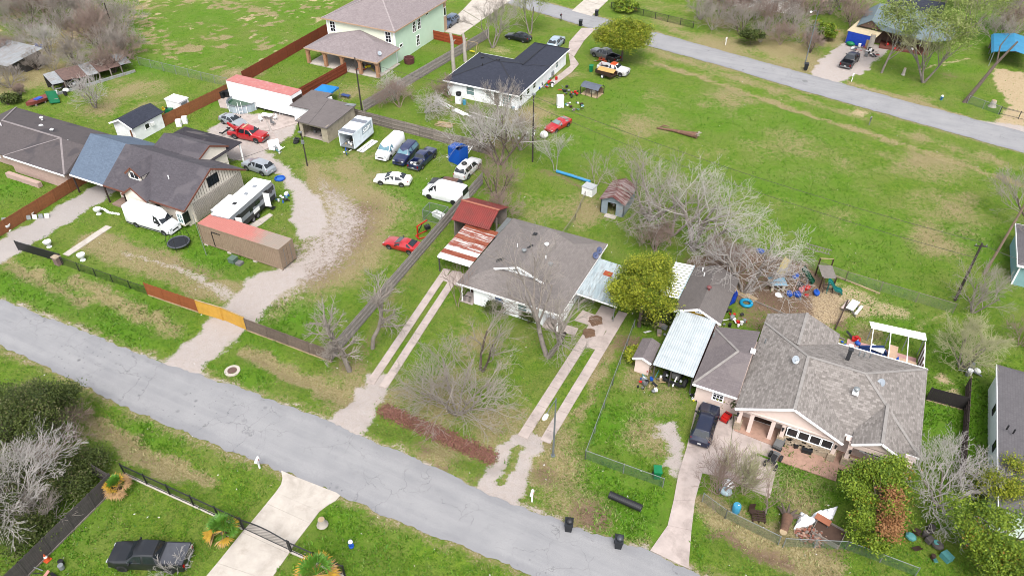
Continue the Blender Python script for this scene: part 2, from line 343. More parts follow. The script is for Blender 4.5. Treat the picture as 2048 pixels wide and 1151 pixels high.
# heights: ditches and a gentle swell; paved areas keep it down
gz = (vnoise(gx, gy, .25, 31) - .5) * .12 + (vnoise(gx, gy, 1.3, 32) - .5) * .05
DITCH = []
def ditch(pts, wd, dep):
    w_ = [P(*p)[:2] for p in pts]; DITCH.append((w_, wd, dep)); d = ldist(w_, [wd] * len(w_), gx, gy)
    gz[:] -= dep * np.clip(d / wd, 0, 1) ** .8
ditch([(5, 520), (150, 590), (350, 670)], 1.6, .30); ditch([(500, 705), (690, 795)], 1.6, .32); ditch([(150, 815), (330, 925), (480, 1000)], 1.6, .35)
ditch([(760, 840), (985, 920)], 1.5, .4); ditch([(1080, 935), (1310, 1020)], 1.5, .35); ditch([(1420, 1060), (1640, 1150)], 1.5, .35); ditch([(640, 1045), (900, 1151)], 1.5, .3)
ditch([(1310, 125), (1700, 258), (2048, 372)], 1.3, .25); ditch([(1500, 105), (1620, 145)], 1.3, .25); ditch([(1700, 168), (1950, 248)], 1.3, .25)
PADS = []
def pad(pts, z=-.06, soft=.35):
    PADS.append(pts); d = sdist(pts, gx, gy); w_ = np.clip((d + .5) / soft, 0, 1); gz[:] = gz * (1 - w_) + z * w_
# ---- the two streets
def road_pts(ctrl, n, seed, amp):       # resampled edge with a ragged line
    c = np.array([P(*p)[:2] for p in ctrl]); seg = np.r_[0, np.cumsum(np.hypot(*np.diff(c, axis=0).T))]
    t = np.linspace(0, seg[-1], n); x = np.interp(t, seg, c[:, 0]); y = np.interp(t, seg, c[:, 1])
    j = (vnoise(x, y, 1.2, seed) - .5) * amp + (vnoise(x, y, 4, seed + 1) - .5) * amp * .6
    return np.c_[x, y + j]
near_n = road_pts([(-700, 318), (-200, 512), (0, 597), (165, 662), (330, 727), (500, 782), (660, 842), (760, 887), (880, 940), (975, 987), (1060, 1022), (1160, 1055), (1300, 1102), (1400, 1151), (1560, 1216), (1900, 1350)], 520, 41, .35)
near_s = road_pts([(-700, 366), (-200, 590), (0, 688), (160, 768), (300, 836), (430, 890), (562, 940), (680, 990), (800, 1043), (930, 1093), (1060, 1148), (1200, 1205), (1500, 1330), (1900, 1490)], 520, 43, .35)
far_s = road_pts([(700, -75), (900, -25), (1100, 32), (1295, 92), (1450, 134), (1600, 180), (1800, 236), (2048, 306), (2400, 412)], 420, 45, .3)
far_n = road_pts([(700, -92), (900, -46), (1100, 7), (1297, 61), (1450, 103), (1600, 144), (1800, 199), (2048, 264), (2400, 360)], 420, 47, .3)
def road(name, n_, s_, zc):
    V = []; F = []; k = len(n_)
    for i in range(k):
        for j in range(9):
            t = j / 8; p = n_[i] * (1 - t) + s_[i] * t
            V.append((p[0], p[1], .012 + zc * (1 - (2 * t - 1) ** 2)))
    for i in range(k - 1):
        for j in range(8): a = i * 9 + j; F.append((a, a + 9, a + 10, a + 1)[::-1])
    # skirt
    m = MB(); m.add(V, F); return m
g = NG('old_asphalt'); v = g.geo(); ac = g.attr('across').outputs['Fac']
st = g.mapping(v, (.12, 1.6, 1)); n_ = g.noise(1, st, 4, .6)
x = g.mix(g.rng(g.noise(.35, v, 5, .6), .3, .7), S(160, 160, 163), S(180, 179, 180))
x = g.mix(g.rng(n_, .35, .65, 0, .45), x, S(192, 191, 191))
x = g.mix(g.rng(g.noise(16, v, 3, .8), .4, .72, 0, .5), x, S(130, 130, 134))
x = g.mix(g.rng(g.noise(1.3, v, 6, .75, .6), .6, .75, 0, .4), x, S(140, 138, 139))
ed = g.rng(g.math('ADD', g.math('ABSOLUTE', g.math('SUBTRACT', ac, .5)), g.math('MULTIPLY', g.math('SUBTRACT', g.noise(.5, v, 4), .5), .16)), .36, .44, 0, .34)
x = g.mix(ed, x, S(142, 142, 147))
wv = g.n('ShaderNodeVectorMath'); wv.operation = 'ADD'; g.l(v, wv.inputs[0])
nz = g.n('ShaderNodeTexNoise'); nz.inputs['Scale'].default_value = .8; nz.inputs['Detail'].default_value = 5; sc_ = g.n('ShaderNodeVectorMath'); sc_.operation = 'SCALE'; sc_.inputs['Scale'].default_value = 1.8
g.l(v, nz.inputs['Vector']); g.l(nz.outputs['Color'], sc_.inputs[0]); g.l(sc_.outputs[0], wv.inputs[1])
for s_, t_, m_, k_ in ((.16, .006, (.5, .6), .6), (.45, .014, (.52, .6), .55)):
    ck = g.rng(g.vor(s_, wv.outputs[0], 'DISTANCE_TO_EDGE'), .0, t_, 1, 0); x = g.mix(g.math('MULTIPLY', g.math('MULTIPLY', ck, g.rng(g.noise(.12 + s_ * .2, v, 2), *m_)), k_), x, S(92, 90, 92))
for s_, a_ in ((.6, .62), (1.7, .58)):
    sp = g.math('MULTIPLY', g.rng(g.vor(s_, v), .07, .15, 1, 0), g.rng(g.noise(.14, v, 2), a_ - .08, a_)); x = g.mix(g.math('MULTIPLY', sp, .7), x, S(92, 91, 93))
g.col(x); g.set(Roughness=.9); g.bump(g.noise(30, v, 2), .2, .02); ASPH = g.m
for nm, n_, s_ in (('near_street', near_n, near_s), ('far_street', far_n, far_s)):
    o = struct(nm, road('r', n_, s_, .05), ASPH); o.data.attributes.new('across', 'FLOAT', 'POINT').data.foreach_set('value', [j / 8 for i in range(len(n_)) for j in range(9)])
pad([tuple(p) for p in near_n[::6]] + [tuple(p) for p in near_s[::-6]], -.05, .5)
pad([tuple(p) for p in far_n[::6]] + [tuple(p) for p in far_s[::-6]], -.05, .5)
for e_, k_ in ((near_n, .8), (near_s, .55), (far_n, .5), (far_s, .5)):   # bleached gravelly shoulders
    d = ldist([tuple(p) for p in e_[::5]], [.25] * len(e_[::5]), wx, wy); paint('gravel', d, .7, k_ * .85); paint('dry', d - -.5, 1.6, .7)
# ---- concrete slabs: every slab a part of its drive
def slabs(name, quads, m, z=.03, th=.1, gap=.02, label=None):
    root = bpy.data.objects.new(name, None); COL.objects.link(root); tag(root, kind='structure')
    for q in quads:
        c = np.mean([p[:2] for p in q], axis=0); pl = [tuple(c + (np.array(p[:2]) - c) * (1 - gap)) for p in q]
        dz = random.uniform(-.012, .012); tl = random.uniform(-.006, .006)
        pts = [(p[0], p[1], z + dz + tl * (p[0] - c[0])) for p in pl]
        a = sum(pts[i][0] * pts[(i + 1) % len(pts)][1] - pts[(i + 1) % len(pts)][0] * pts[i][1] for i in range(len(pts)))
        if a < 0: pts = pts[::-1]
        part('slab', MB().slab(pts, th), m, root); pad([p[:2] for p in pts], -.05, .3)
    return root
def strip(a, b, wd, n, off=0):          # a row of n slabs between two points
    a = P(*a)[:2]; b = P(*b)[:2]; d = (b - a); L = np.hypot(*d); d = d / L; nn = np.array([-d[1], d[0]])
    return [[a + d * L * i / n + nn * (off - wd / 2), a + d * L * (i + 1) / n + nn * (off - wd / 2), a + d * L * (i + 1) / n + nn * (off + wd / 2), a + d * L * i / n + nn * (off + wd / 2)] for i in range(n)]
q = [(562, 940), (590, 952), (683, 988), (672, 1000), (655, 1010), (639, 1022), (551, 984), (562, 968), (565, 955)]
near_drive = [[P(*p) for p in q], [P(*p) for p in ((551, 984), (639, 1022), (621, 1046), (533, 1006))],
  [P(*p) for p in ((533, 1006), (621, 1046), (590, 1086), (578, 1106), (484, 1063), (500, 1046))],
  [P(*p) for p in ((484, 1063), (578, 1106), (540, 1160), (434, 1125))], [P(*p) for p in ((434, 1125), (540, 1160), (500, 1215), (375, 1195))]]
slabs('concrete_driveway', near_drive, CONC, gap=.006)
slabs('ribbon_driveway', strip((1045, 873), (1212, 612), 1.0, 15) + strip((1083, 880), (1240, 622), 1.0, 15, -.35) + strip((1160, 690), (1200, 610), 1.1, 2, -1.2) + [[P(*p) for p in ((1165, 620), (1198, 632), (1180, 650), (1148, 640))], [P(*p) for p in ((1204, 630), (1230, 640), (1220, 662), (1192, 655))], [P(*p) for p in ((1128, 648), (1157, 656), (1150, 671), (1120, 662))]], CONCP)
slabs('ribbon_path', strip((752, 770), (905, 540), .85, 12, .65) + strip((752, 770), (905, 540), .85, 12, -.75) + [[P(*p) for p in ((885, 560), (925, 575), (935, 550), (905, 540))]], CONCP)
slabs('front_walk', strip((131, 510), (218, 452), .95, 5), CONC)
px_ = [[(1300, 1100), (1377, 1136), (1383, 1060), (1335, 1050)], [(1335, 1050), (1383, 1060), (1390, 1000), (1347, 1000)], [(1347, 1000), (1390, 1000), (1405, 945), (1357, 945)], [(1357, 945), (1405, 945), (1420, 890), (1373, 895)], [(1373, 895), (1420, 890), (1432, 810), (1395, 800)],
  [(1405, 945), (1455, 955), (1460, 900), (1420, 890)], [(1420, 890), (1460, 900), (1468, 820), (1432, 815)], [(1455, 955), (1505, 980), (1515, 905), (1460, 900)], [(1460, 900), (1515, 905), (1555, 920), (1560, 860), (1468, 830)], [(1505, 980), (1540, 995), (1555, 925), (1515, 910)]]
slabs('pink_house_driveway', [[P(*p) for p in q] for q in px_], CONCP, gap=.006)
slabs('yard_patio', [[P(*p) for p in q] for q in ([(455, 225), (530, 235), (540, 262), (490, 262)], [(530, 235), (600, 222), (600, 245), (545, 262)], [(490, 262), (545, 262), (560, 285), (530, 300)], [(432, 190), (470, 185), (480, 222), (440, 215)])], CONCP)
slabs('stepping_slab', [[P(*p) for p in q] for q in ([(496, 450), (515, 440), (525, 447), (505, 459)], [(515, 440), (540, 426), (546, 430), (525, 447)])], CONC)
slabs('side_drive', [[P(*p) for p in q] for q in ([(1163, 56), (1192, 57), (1168, 82), (1138, 84)], [(1138, 84), (1168, 82), (1148, 114), (1136, 106)], [(1137, 107), (1148, 114), (1158, 128), (1141, 131)], [(1141, 131), (1158, 128), (1144, 144), (1124, 145)], [(1124, 145), (1144, 144), (1108, 171), (1099, 163)])], CONCP)
slabs('mint_house_drive', [[P(*p) for p in q] for q in ([(880, 62), (921, 71), (962, 42), (925, 20)], [(925, 20), (962, 42), (1002, 14), (952, -8)], [(952, -8), (1002, 14), (1040, -10), (990, -30)])], CONC)
slabs('far_concrete_drive', [[P(*p) for p in q] for q in ([(1143, 22), (1183, 33), (1205, 12), (1168, 0)], [(1168, 0), (1205, 12), (1230, -12), (1195, -25)])], CONC)
# ---- build the ground and its gravel tracks from one sheet
nx, ny = len(xs), len(ys)
I = np.arange(NV).reshape(ny, nx)
quads = np.stack([I[:-1, :-1], I[:-1, 1:], I[1:, 1:], I[1:, :-1]], -1).reshape(-1, 4)
fg = np.where((np.take(CH['gravel'], quads).mean(1) > .5), np.take(GID, quads).max(1), 0)
gz[(GX.ravel() < -195) | (GX.ravel() > 45) | (GY.ravel() > 214) | (GY.ravel() < 2)] *= .3
g = NG('grass_and_soil'); v = g.geo(); A = g.attr('ga'); B = g.attr('gb')
sa = g.n('ShaderNodeSeparateColor'); g.l(A.outputs['Color'], sa.inputs[0]); sb = g.n('ShaderNodeSeparateColor'); g.l(B.outputs['Color'], sb.inputs[0])
n1 = g.noise(.28, v, 4, .6); n2 = g.noise(1.6, v, 5, .7, .3); n3 = g.noise(6, v, 4, .75); n4 = g.noise(22, v, 3, .8)
ad = lambda *q: q[0] if len(q) == 1 else g.math('ADD', q[0], ad(*q[1:]))
sc = lambda q, k: g.math('MULTIPLY', g.math('SUBTRACT', q, .5), k)
gr = g.mix(g.rng(n2, .32, .68), S(92, 140, 22), S(144, 172, 52))
gr = g.mix(g.rng(n1, .4, .62, 0, .7), gr, S(150, 158, 80))
gr = g.mix(g.rng(n3, .4, .7, 0, .8), gr, S(56, 94, 20))
gr = g.mix(g.rng(n4, .52, .75, 0, .6), gr, S(188, 186, 118))
lu = g.mix(g.rng(n3, .35, .65), S(66, 124, 14), S(116, 174, 36)); lu = g.mix(g.rng(n4, .52, .75, 0, .5), lu, S(150, 176, 70))
gr = g.mix(g.math('MULTIPLY', A.outputs['Alpha'], g.rng(n2, .35, .6, .3, 1)), gr, lu)
dryc = g.mix(g.rng(n3, .35, .65), S(156, 140, 92), S(206, 192, 148)); dryc = g.mix(g.rng(n4, .45, .68, 0, .7), dryc, S(112, 98, 62)); dryc = g.mix(g.rng(n2, .5, .7, 0, .4), dryc, S(150, 148, 90))
df = ad(sa.outputs[0], sc(n2, 1.3), sc(n3, 1.1), sc(n4, .5))
x = g.mix(g.rng(df, .34, .72), gr, dryc)
di = g.mix(g.rng(n3, .3, .7), S(124, 98, 80), S(172, 146, 122)); di = g.mix(g.rng(n4, .45, .7, 0, .6), di, S(92, 72, 58)); di = g.mix(g.rng(n2, .55, .7, 0, .6), di, S(190, 170, 142))
x = g.mix(g.rng(ad(sa.outputs[2], sc(n3, 1.2), sc(n2, .9)), .38, .7), x, di)
sn = g.mix(g.rng(n3, .3, .7), S(200, 174, 134), S(232, 212, 176)); sn = g.mix(g.rng(n2, .45, .7, 0, .5), sn, S(186, 158, 120)); x = g.mix(g.rng(ad(sb.outputs[0], sc(n3, 1.2), sc(n2, .8)), .38, .7), x, sn)
gv = g.mix(g.rng(g.noise(34, v, 2, .8), .3, .7), S(186, 172, 165), S(244, 234, 228)); gv = g.mix(g.rng(n2, .4, .68, 0, .55), gv, S(206, 190, 178)); gv = g.mix(g.rng(n3, .55, .75, 0, .5), gv, S(164, 151, 138))
gv = g.mix(g.math('MULTIPLY', sb.outputs[1], .6), gv, S(200, 195, 192))
x = g.mix(g.rng(ad(sa.outputs[1], sc(n3, 1.0), sc(n2, .9)), .36, .62), x, gv)
g.col(x); g.set(Roughness=.95); g.b.inputs['Specular IOR Level'].default_value = .15
g.bump(ad(n3, g.math('MULTIPLY', n4, .7)), .7, .16); GROUND = g.m
COS = np.stack([gx, gy, gz], 1)
CA = np.stack([CH['dry'], CH['gravel'], CH['dirt'], CH['lush']], 1); CB = np.stack([CH['sand'], CH['grey'], CH['sand'] * 0, CH['sand'] * 0 + 1], 1)
def sheet(name, sel, **k):
    qd = quads[sel]; u, inv = np.unique(qd, return_inverse=True); me = bpy.data.meshes.new(name)
    inv = inv.ravel(); nf = len(qd)
    me.vertices.add(len(u)); me.vertices.foreach_set('co', COS[u].ravel().astype(np.float32))
    me.loops.add(nf * 4); me.loops.foreach_set('vertex_index', inv.astype(np.int32))
    me.polygons.add(nf); me.polygons.foreach_set('loop_start', np.arange(0, nf * 4, 4, dtype=np.int32))
    me.polygons.foreach_set('use_smooth', np.ones(nf, bool))
    for nm, c in (('ga', CA), ('gb', CB)):
        at = me.attributes.new(nm, 'FLOAT_COLOR', 'POINT'); at.data.foreach_set('color', c[u].ravel().astype(np.float32))
    me.materials.append(GROUND); me.update(calc_edges=True); me.validate()
    return tag(link(name, me), **k)
sheet('ground', fg == 0, kind='structure')
for i, nm in enumerate(('gate_gravel_drive', 'yard_gravel_drive', 'grey_gravel_drive', 'ribbon_drive_apron', 'centre_drive_apron', 'white_gravel_drive')):
    if (fg == i + 1).any(): sheet(nm, fg == i + 1, kind='structure')
def gh(x, y):                           # ground height at a point (bilinear, nearest is enough)
    i = np.clip(np.searchsorted(xs, x), 0, nx - 1); j = np.clip(np.searchsorted(ys, y), 0, ny - 1); return gz.reshape(ny, nx)[j, i]
# ================================================================ buildings
def shingle(name, a, b, row=.19, wid=.36, contrast=.35, patch=None, pamt=.6):
    if name in MATS: return MATS[name]
    g = NG(name); ge = g.n('ShaderNodeNewGeometry')
    cr = g.n('ShaderNodeVectorMath'); cr.operation = 'CROSS_PRODUCT'; g.l(ge.outputs['True Normal'], cr.inputs[0]); cr.inputs[1].default_value = (0, 0, 1)
    nm = g.n('ShaderNodeVectorMath'); nm.operation = 'NORMALIZE'; g.l(cr.outputs[0], nm.inputs[0])
    dt = g.n('ShaderNodeVectorMath'); dt.operation = 'DOT_PRODUCT'; g.l(nm.outputs[0], dt.inputs[0]); g.l(ge.outputs['Position'], dt.inputs[1])
    sp = g.n('ShaderNodeSeparateXYZ'); g.l(ge.outputs['Position'], sp.inputs[0])
    cb = g.n('ShaderNodeCombineXYZ'); g.l(dt.outputs['Value'], cb.inputs[0]); g.l(g.math('MULTIPLY', sp.outputs[2], 2.8), cb.inputs[1])
    br = g.n('ShaderNodeTexBrick'); g.l(cb.outputs[0], br.inputs['Vector']); br.inputs['Scale'].default_value = 1; br.inputs['Mortar Size'].default_value = .012
    br.inputs['Brick Width'].default_value = wid; br.inputs['Row Height'].default_value = row; br.inputs['Bias'].default_value = -.1
    br.inputs['Color1'].default_value = a; br.inputs['Color2'].default_value = b; br.inputs['Mortar'].default_value = dk(a, .5)
    v = ge.outputs['Position']; n1 = g.noise(.5, v, 4, .6); n2 = g.noise(7, v, 3, .7)
    m_ = tuple((p_ + q_) / 2 for p_, q_ in zip(a, b))
    x = g.mix(contrast, m_, br.outputs['Color'])
    x = g.mix(g.rng(n1, .35, .7, 0, .35), x, dk(m_, .72)); x = g.mix(g.rng(n2, .35, .75, 0, .4), x, dk(m_, 1.3))
    st = g.mapping(v, (1.6, 1.6, .25)); x = g.mix(g.rng(g.noise(1, st, 3), .55, .75, 0, .3), x, dk(m_, .6))
    if patch: x = g.mix(g.rng(g.noise(.33, v, 2, .4, .3), .56, .62, 0, pamt), x, patch)
    g.col(x); g.set(Roughness=.92); g.b.inputs['Specular IOR Level'].default_value = .2; g.bump(br.outputs['Fac'], -.4, .02)
    MATS[name] = g.m; return g.m
SH_BROWN = shingle('brown_shingle', S(160, 152, 148), S(128, 120, 117), contrast=.6)
SH_PINKH = shingle('grey_brown_shingle', S(182, 174, 168), S(122, 115, 110), row=.21, wid=.34, contrast=.95)
SH_CHAR = shingle('charcoal_shingle', S(72, 76, 90), S(52, 55, 68), contrast=.6)
SH_DARK = shingle('dark_brown_shingle', S(110, 105, 111), S(86, 82, 88), contrast=.6, patch=S(124, 118, 122), pamt=.45)
SH_BLUE = shingle('blue_grey_shingle', S(122, 138, 158), S(100, 114, 134), contrast=.6)
SH_GREY = shingle('weathered_grey_shingle', S(148, 138, 138), S(118, 110, 112), contrast=.5, patch=S(150, 140, 138), pamt=.4)
SH_TAUPE = shingle('taupe_shingle', S(176, 164, 164), S(144, 132, 134), contrast=.7)
SH_TEAL = shingle('slate_green_shingle', S(140, 156, 162), S(116, 132, 138), contrast=.5)
SH_BACK = shingle('dusty_grey_shingle', S(138, 130, 126), S(112, 106, 104), contrast=.4)
WALLW = mat('white_wall', S(244, 246, 248, .8), .7, var=.07, scale=1.2, dirt=S(190, 185, 175), dirtamt=.3)
WALLC = mat('cream_siding', S(240, 230, 216, .74), .75, var=.08, scale=1.2, dirt=S(160, 150, 140), dirtamt=.3)
WALLP = mat('pink_stucco', S(238, 216, 206, .66), .8, var=.07, scale=1.2)
WALLG = mat('mint_stucco', S(212, 236, 212, .68), .8, var=.05, scale=.8)
WALLM = mat('cream_stucco', S(240, 244, 222, .7), .8, var=.05, scale=.8)
WALLY = mat('yellow_board', S(225, 180, 60), .7, var=.1)
TRIMR = mat('brown_red_trim', S(140, 88, 72), .7)
TRIMW = mat('white_trim', S(250, 250, 250, .85), .5, var=.04)
TRIMT = mat('tan_trim', S(215, 180, 150), .7)
BRICKT = mat('tan_brick', S(200, 150, 115), .9, var=.25, scale=9)
STONE = mat('tan_stone', S(200, 180, 155), .9, var=.3, scale=4)
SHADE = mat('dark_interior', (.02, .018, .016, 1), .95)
TERRA = mat('terracotta_slab', S(204, 164, 144), .85, var=.2)
DOORB = mat('brown_door', S(70, 48, 38), .6, var=.2)
def ribbed(name, a, rust=None, ramt=0, pitch=.2, axis=0, metal=.2, rough=.5, streak=(6, .5, 1), thr=(.5, .58), second=None):
    if name in MATS: return MATS[name]
    g = NG(name); v = g.coord(); sp = g.n('ShaderNodeSeparateXYZ'); g.l(v, sp.inputs[0])
    wv = g.math('SINE', g.math('MULTIPLY', sp.outputs[axis], 2 * math.pi / pitch))
    x = g.mix(g.rng(g.noise(1.2, v, 4), .3, .7), dk(a, .85), dk(a, 1.08)); x = g.mix(g.rng(wv, -1, 1, .18, 0), x, dk(a, .5))
    if second: x = g.mix(g.rng(g.noise(.5, g.mapping(v, streak), 3), .5, .56), x, second)
    if rust: x = g.mix(g.math('MULTIPLY', g.rng(g.noise(1, g.mapping(v, streak), 6, .7), *thr), ramt), x, rust)
    g.col(x); g.set(Roughness=rough, Metallic=metal); g.bump(wv, .5, .03); MATS[name] = g.m; return g.m
def bld(name, label, cat, x, y, **k): return thing(name, label, cat, (x, y, 0), 0, k.get('group'))
def wp(name, mb, m, root, smooth=None, label=None):       # a part drawn in plan coordinates
    lx, ly, lz = root.location; p = root.parent
    while p: lx += p.location.x; ly += p.location.y; lz += p.location.z; p = p.parent
    mb.V = [(a - lx, b - ly, c - lz) for a, b, c in mb.V]; return part(name, mb, m, root, smooth, label=label)
def roofp(root, faces, m, th=.09, name='roof', fascia=None, fm=None, label=None, cap=None):
    mb = MB(); seen = {}
    if cap:
        for f in faces:
            for a, b in zip(f, f[1:] + f[:1]):
                if abs(a[2] - b[2]) < .01 and a[2] < f[0][2] + .01 and min(q[2] for q in f) > a[2] - .01: continue
                k = tuple(sorted(tuple(round(c, 1) for c in q) for q in (a, b))); seen[k] = seen.get(k, 0) + 1
        for k, v in seen.items():
            if v == 2: wp('ridge_cap', MB().beam((*k[0][:2], k[0][2] + .02), (*k[1][:2], k[1][2] + .02), .24, .03), cap, root)
    for f in faces:
        a = Vector(f[0]); n = (Vector(f[1]) - a).cross(Vector(f[2]) - a)
        mb.slab(f if n.z > 0 else f[::-1], th)
    r = wp(name, mb, m, root, label=label)
    if fascia:
        for a, b in fascia: wp('fascia', MB().beam((a[0], a[1], a[2] - .1), (b[0], b[1], b[2] - .1), .05, .22), fm or TRIMW, root)
    return r
def hipf(x0, x1, y0, y1, z, rise):
    w_, d_ = x1 - x0, y1 - y0
    if w_ >= d_:
        a = (x0 + d_ / 2, (y0 + y1) / 2, z + rise); b = (x1 - d_ / 2, (y0 + y1) / 2, z + rise)
        return [[(x0, y0, z), (x1, y0, z), b, a], [(x1, y1, z), (x0, y1, z), a, b], [(x0, y1, z), (x0, y0, z), a], [(x1, y0, z), (x1, y1, z), b]]
    a = ((x0 + x1) / 2, y0 + w_ / 2, z + rise); b = ((x0 + x1) / 2, y1 - w_ / 2, z + rise)
    return [[(x0, y1, z), (x0, y0, z), a, b], [(x1, y0, z), (x1, y1, z), b, a], [(x0, y0, z), (x1, y0, z), a], [(x1, y1, z), (x0, y1, z), b]]
def gabx(x0, x1, y0, y1, z, rise):      # ridge along x
    ym = (y0 + y1) / 2; return [[(x0, y0, z), (x1, y0, z), (x1, ym, z + rise), (x0, ym, z + rise)], [(x1, y1, z), (x0, y1, z), (x0, ym, z + rise), (x1, ym, z + rise)]]
def gaby(x0, x1, y0, y1, z, rise):
    xm = (x0 + x1) / 2; return [[(x0, y1, z), (x0, y0, z), (xm, y0, z + rise), (xm, y1, z + rise)], [(x1, y0, z), (x1, y1, z), (xm, y1, z + rise), (xm, y0, z + rise)]]
def rim(x0, x1, y0, y1, z): return [((x0, y0, z), (x1, y0, z)), ((x1, y0, z), (x1, y1, z)), ((x1, y1, z), (x0, y1, z)), ((x0, y1, z), (x0, y0, z))]
FACE = {'S': 0, 'E': R(90), 'N': R(180), 'W': R(-90)}
def opening(root, name, x, y, z, wd, ht, face='S', fm=TRIMW, pm=GLASSD, bars=(1, 2), fr=.09, child='pane', label=None):
    m = MB(); a, b = wd / 2, ht / 2
    m.bx(-a - fr, a + fr, -.05, .02, b, b + fr).bx(-a - fr, a + fr, -.07, .02, -b - fr, -b).bx(-a - fr, -a, -.05, .02, -b, b).bx(a, a + fr, -.05, .02, -b, b)
    for i in range(1, bars[0]): t = -a + wd * i / bars[0]; m.bx(t - .025, t + .025, -.04, .0, -b, b)
    for i in range(1, bars[1]): t = -b + ht * i / bars[1]; m.bx(-a, a, -.042, .0, t - .025, t + .025)
    l = (x - root.location.x, y - root.location.y, z - root.location.z)
    o = part(name, m, fm, root, loc=l, rz=FACE[face], label=label)
    part(child, MB().bx(-a, a, -.02, .015, -b, b), pm, o)
    return o
def door(root, x, y, wd=.95, ht=2.05, face='S', m=DOORB, fm=TRIMW, z0=.1):
    o = opening(root, 'door', x, y, z0 + ht / 2, wd, ht, face, fm, m, (1, 1), child='door_leaf')
    part('handle', MB().ball((wd * .36, -.05, -.05), .04, 6), STEEL, o); return o
def posts(root, pts, z1, m, r=.07, z0=0, name='post'):
    for x, y in pts: wp(name, MB().bx(x - r, x + r, y - r, y + r, z0, z1), m, root)
def vent(root, x, y, z, kind='pipe', m=None):
    mb = MB()
    if kind == 'pipe': mb.cyl((x, y, z - .1), (x, y, z + .4), .07, 8)
    elif kind == 'cap': mb.lathe([(.12, -.1), (.12, .25), (.26, .28), (.26, .36), (.1, .46)], (x, y, z), 12)
    elif kind == 'box': mb.bx(x - .22, x + .22, y - .22, y + .22, z - .1, z + .16)
    wp('roof_vent', mb, m or GALV, root)
def dish(root, x, y, z, yaw=0, m=None):
    mb = MB(); mb.cyl((x, y, z - .1), (x, y, z + .45), .03, 6)
    d = Vector((math.cos(yaw) * .75, math.sin(yaw) * .75, .66)).normalized(); c = Vector((x, y, z + .5)); a = d.cross(Vector((0, 0, 1))).normalized(); b = d.cross(a)
    v = [c - d * .08] + [c + (a * math.cos(t) * .32 + b * math.sin(t) * .38) * s - d * .08 * (1 - s) for s in (.6, 1) for t in (2 * math.pi * j / 14 for j in range(14))]
    f = [(0, 1 + j, 1 + (j + 1) % 14) for j in range(14)] + [(1 + j, 15 + j, 15 + (j + 1) % 14, 1 + (j + 1) % 14) for j in range(14)]
    mb.add(v, f); mb.cyl(c - d * .05 + Vector((0, 0, -.25)), c + d * .4, .015, 5); mb.box(c + d * .4, (.1, .1, .1))
    o = wp('satellite_dish', mb, m or mat('dish_grey', S(185, 195, 205), .4), root, 40)
def sheets(root, x0, x1, y0, y1, za, zb, n, axis, mats, th=.035, name='roof_sheet'):   # a lean-to roof of single sheets; slopes along y
    for i in range(n):
        if axis == 'x': a, b = x0 + (x1 - x0) * i / n, x0 + (x1 - x0) * (i + 1) / n; c, d = y0 + random.uniform(-.06, .03), y1
        else: a, b = x0, x1; c, d = y0 + (y1 - y0) * i / n, y0 + (y1 - y0) * (i + 1) / n
        zc = za + (zb - za) * (c - y0) / (y1 - y0); zd = za + (zb - za) * (d - y0) / (y1 - y0); e = .008 * (i % 2)
        wp(name, MB().slab([(a, c, zc + e), (b, c, zc + e), (b, d, zd + e), (a, d, zd + e)], th), mats[i % len(mats)], root)
# ---- A. centre house
h = bld('house', 'white house with brown hipped shingle roof and small front gable, between two driveways', 'house', -32, 54)
x0, x1, y0, y1, z = -32.4, -20.6, 53.4, 66.9, 2.6; gl, gr, gf, gb_, zg, zr, xm = -29.35, -23.65, 56.4, 63.6, 3.75, 4.85, -26.5
roofp(h, [[(x0, y0, z), (x1, y0, z), (gr, gf, zg), (gl, gf, zg)], [(x1, y1, z), (x0, y1, z), (gl, gb_, zg), (gr, gb_, zg)],
  [(x0, y1, z), (x0, y0, z), (gl, gf, zg), (gl, gb_, zg)], [(x1, y0, z), (x1, y1, z), (gr, gb_, zg), (gr, gf, zg)],
  [(gl, gb_ + .25, zg - .01), (gl, gf - .35, zg - .01), (xm, gf - .35, zr), (xm, gb_ + .25, zr)], [(gr, gf - .35, zg - .01), (gr, gb_ + .25, zg - .01), (xm, gb_ + .25, zr), (xm, gf - .35, zr)]], SH_BROWN, fascia=[((x0, y0, z), (x1, y0, z)), ((x1, y0, z - .04), (x1, y1, z - .04))] + [((gl, gf - .36, zg), (xm, gf - .36, zr)), ((gr, gf - .36, zg), (xm, gf - .36, zr))])
wp('gable', MB().panel([(gl, gf - .08, zg - .02), (gr, gf - .08, zg - .02), (xm, gf - .08, zr - .06)], .06), WALLW, h)
for dx in (-.5, .5): opening(h, 'gable_vent', xm + dx, gf - .09, zg + .42, .55, .3, 'S', TRIMW, GALV, (1, 1), .05, 'louvre')
wp('wall', MB().prism([(-30.7, 53.9), (-22.7, 53.9), (-22.7, 55.3), (-21.05, 55.3), (-21.05, 66.4), (-31.95, 66.4), (-31.95, 55.4), (-30.7, 55.4)], 0, 2.62), WALLW, h)
wp('ceiling', MB().bx(x0 + .08, x1 - .08, y0 + .08, y1 - .08, 2.42, 2.5), WALLW, h)
opening(h, 'window', P(997, 602, 1.6)[0], 53.9, 1.55, .95, 1.25, 'S', TRIMW, mat('blue_pane', S(95, 125, 170), .15, var=.3), (1, 2))
opening(h, 'window', P(1044, 616, 1.6)[0], 53.9, 1.55, .95, 1.25, 'S', TRIMW, GLASSL, (1, 2))
opening(h, 'window', -21.05, 58, 1.5, 1.0, 1.1, 'E'); door(h, -21.05, 56.2, face='E', m=WALLW); door(h, -31.4, 55.4, face='S')
posts(h, [(-32.0, 53.75), (-21.0, 53.75)], 2.5, TRIMW, .06)
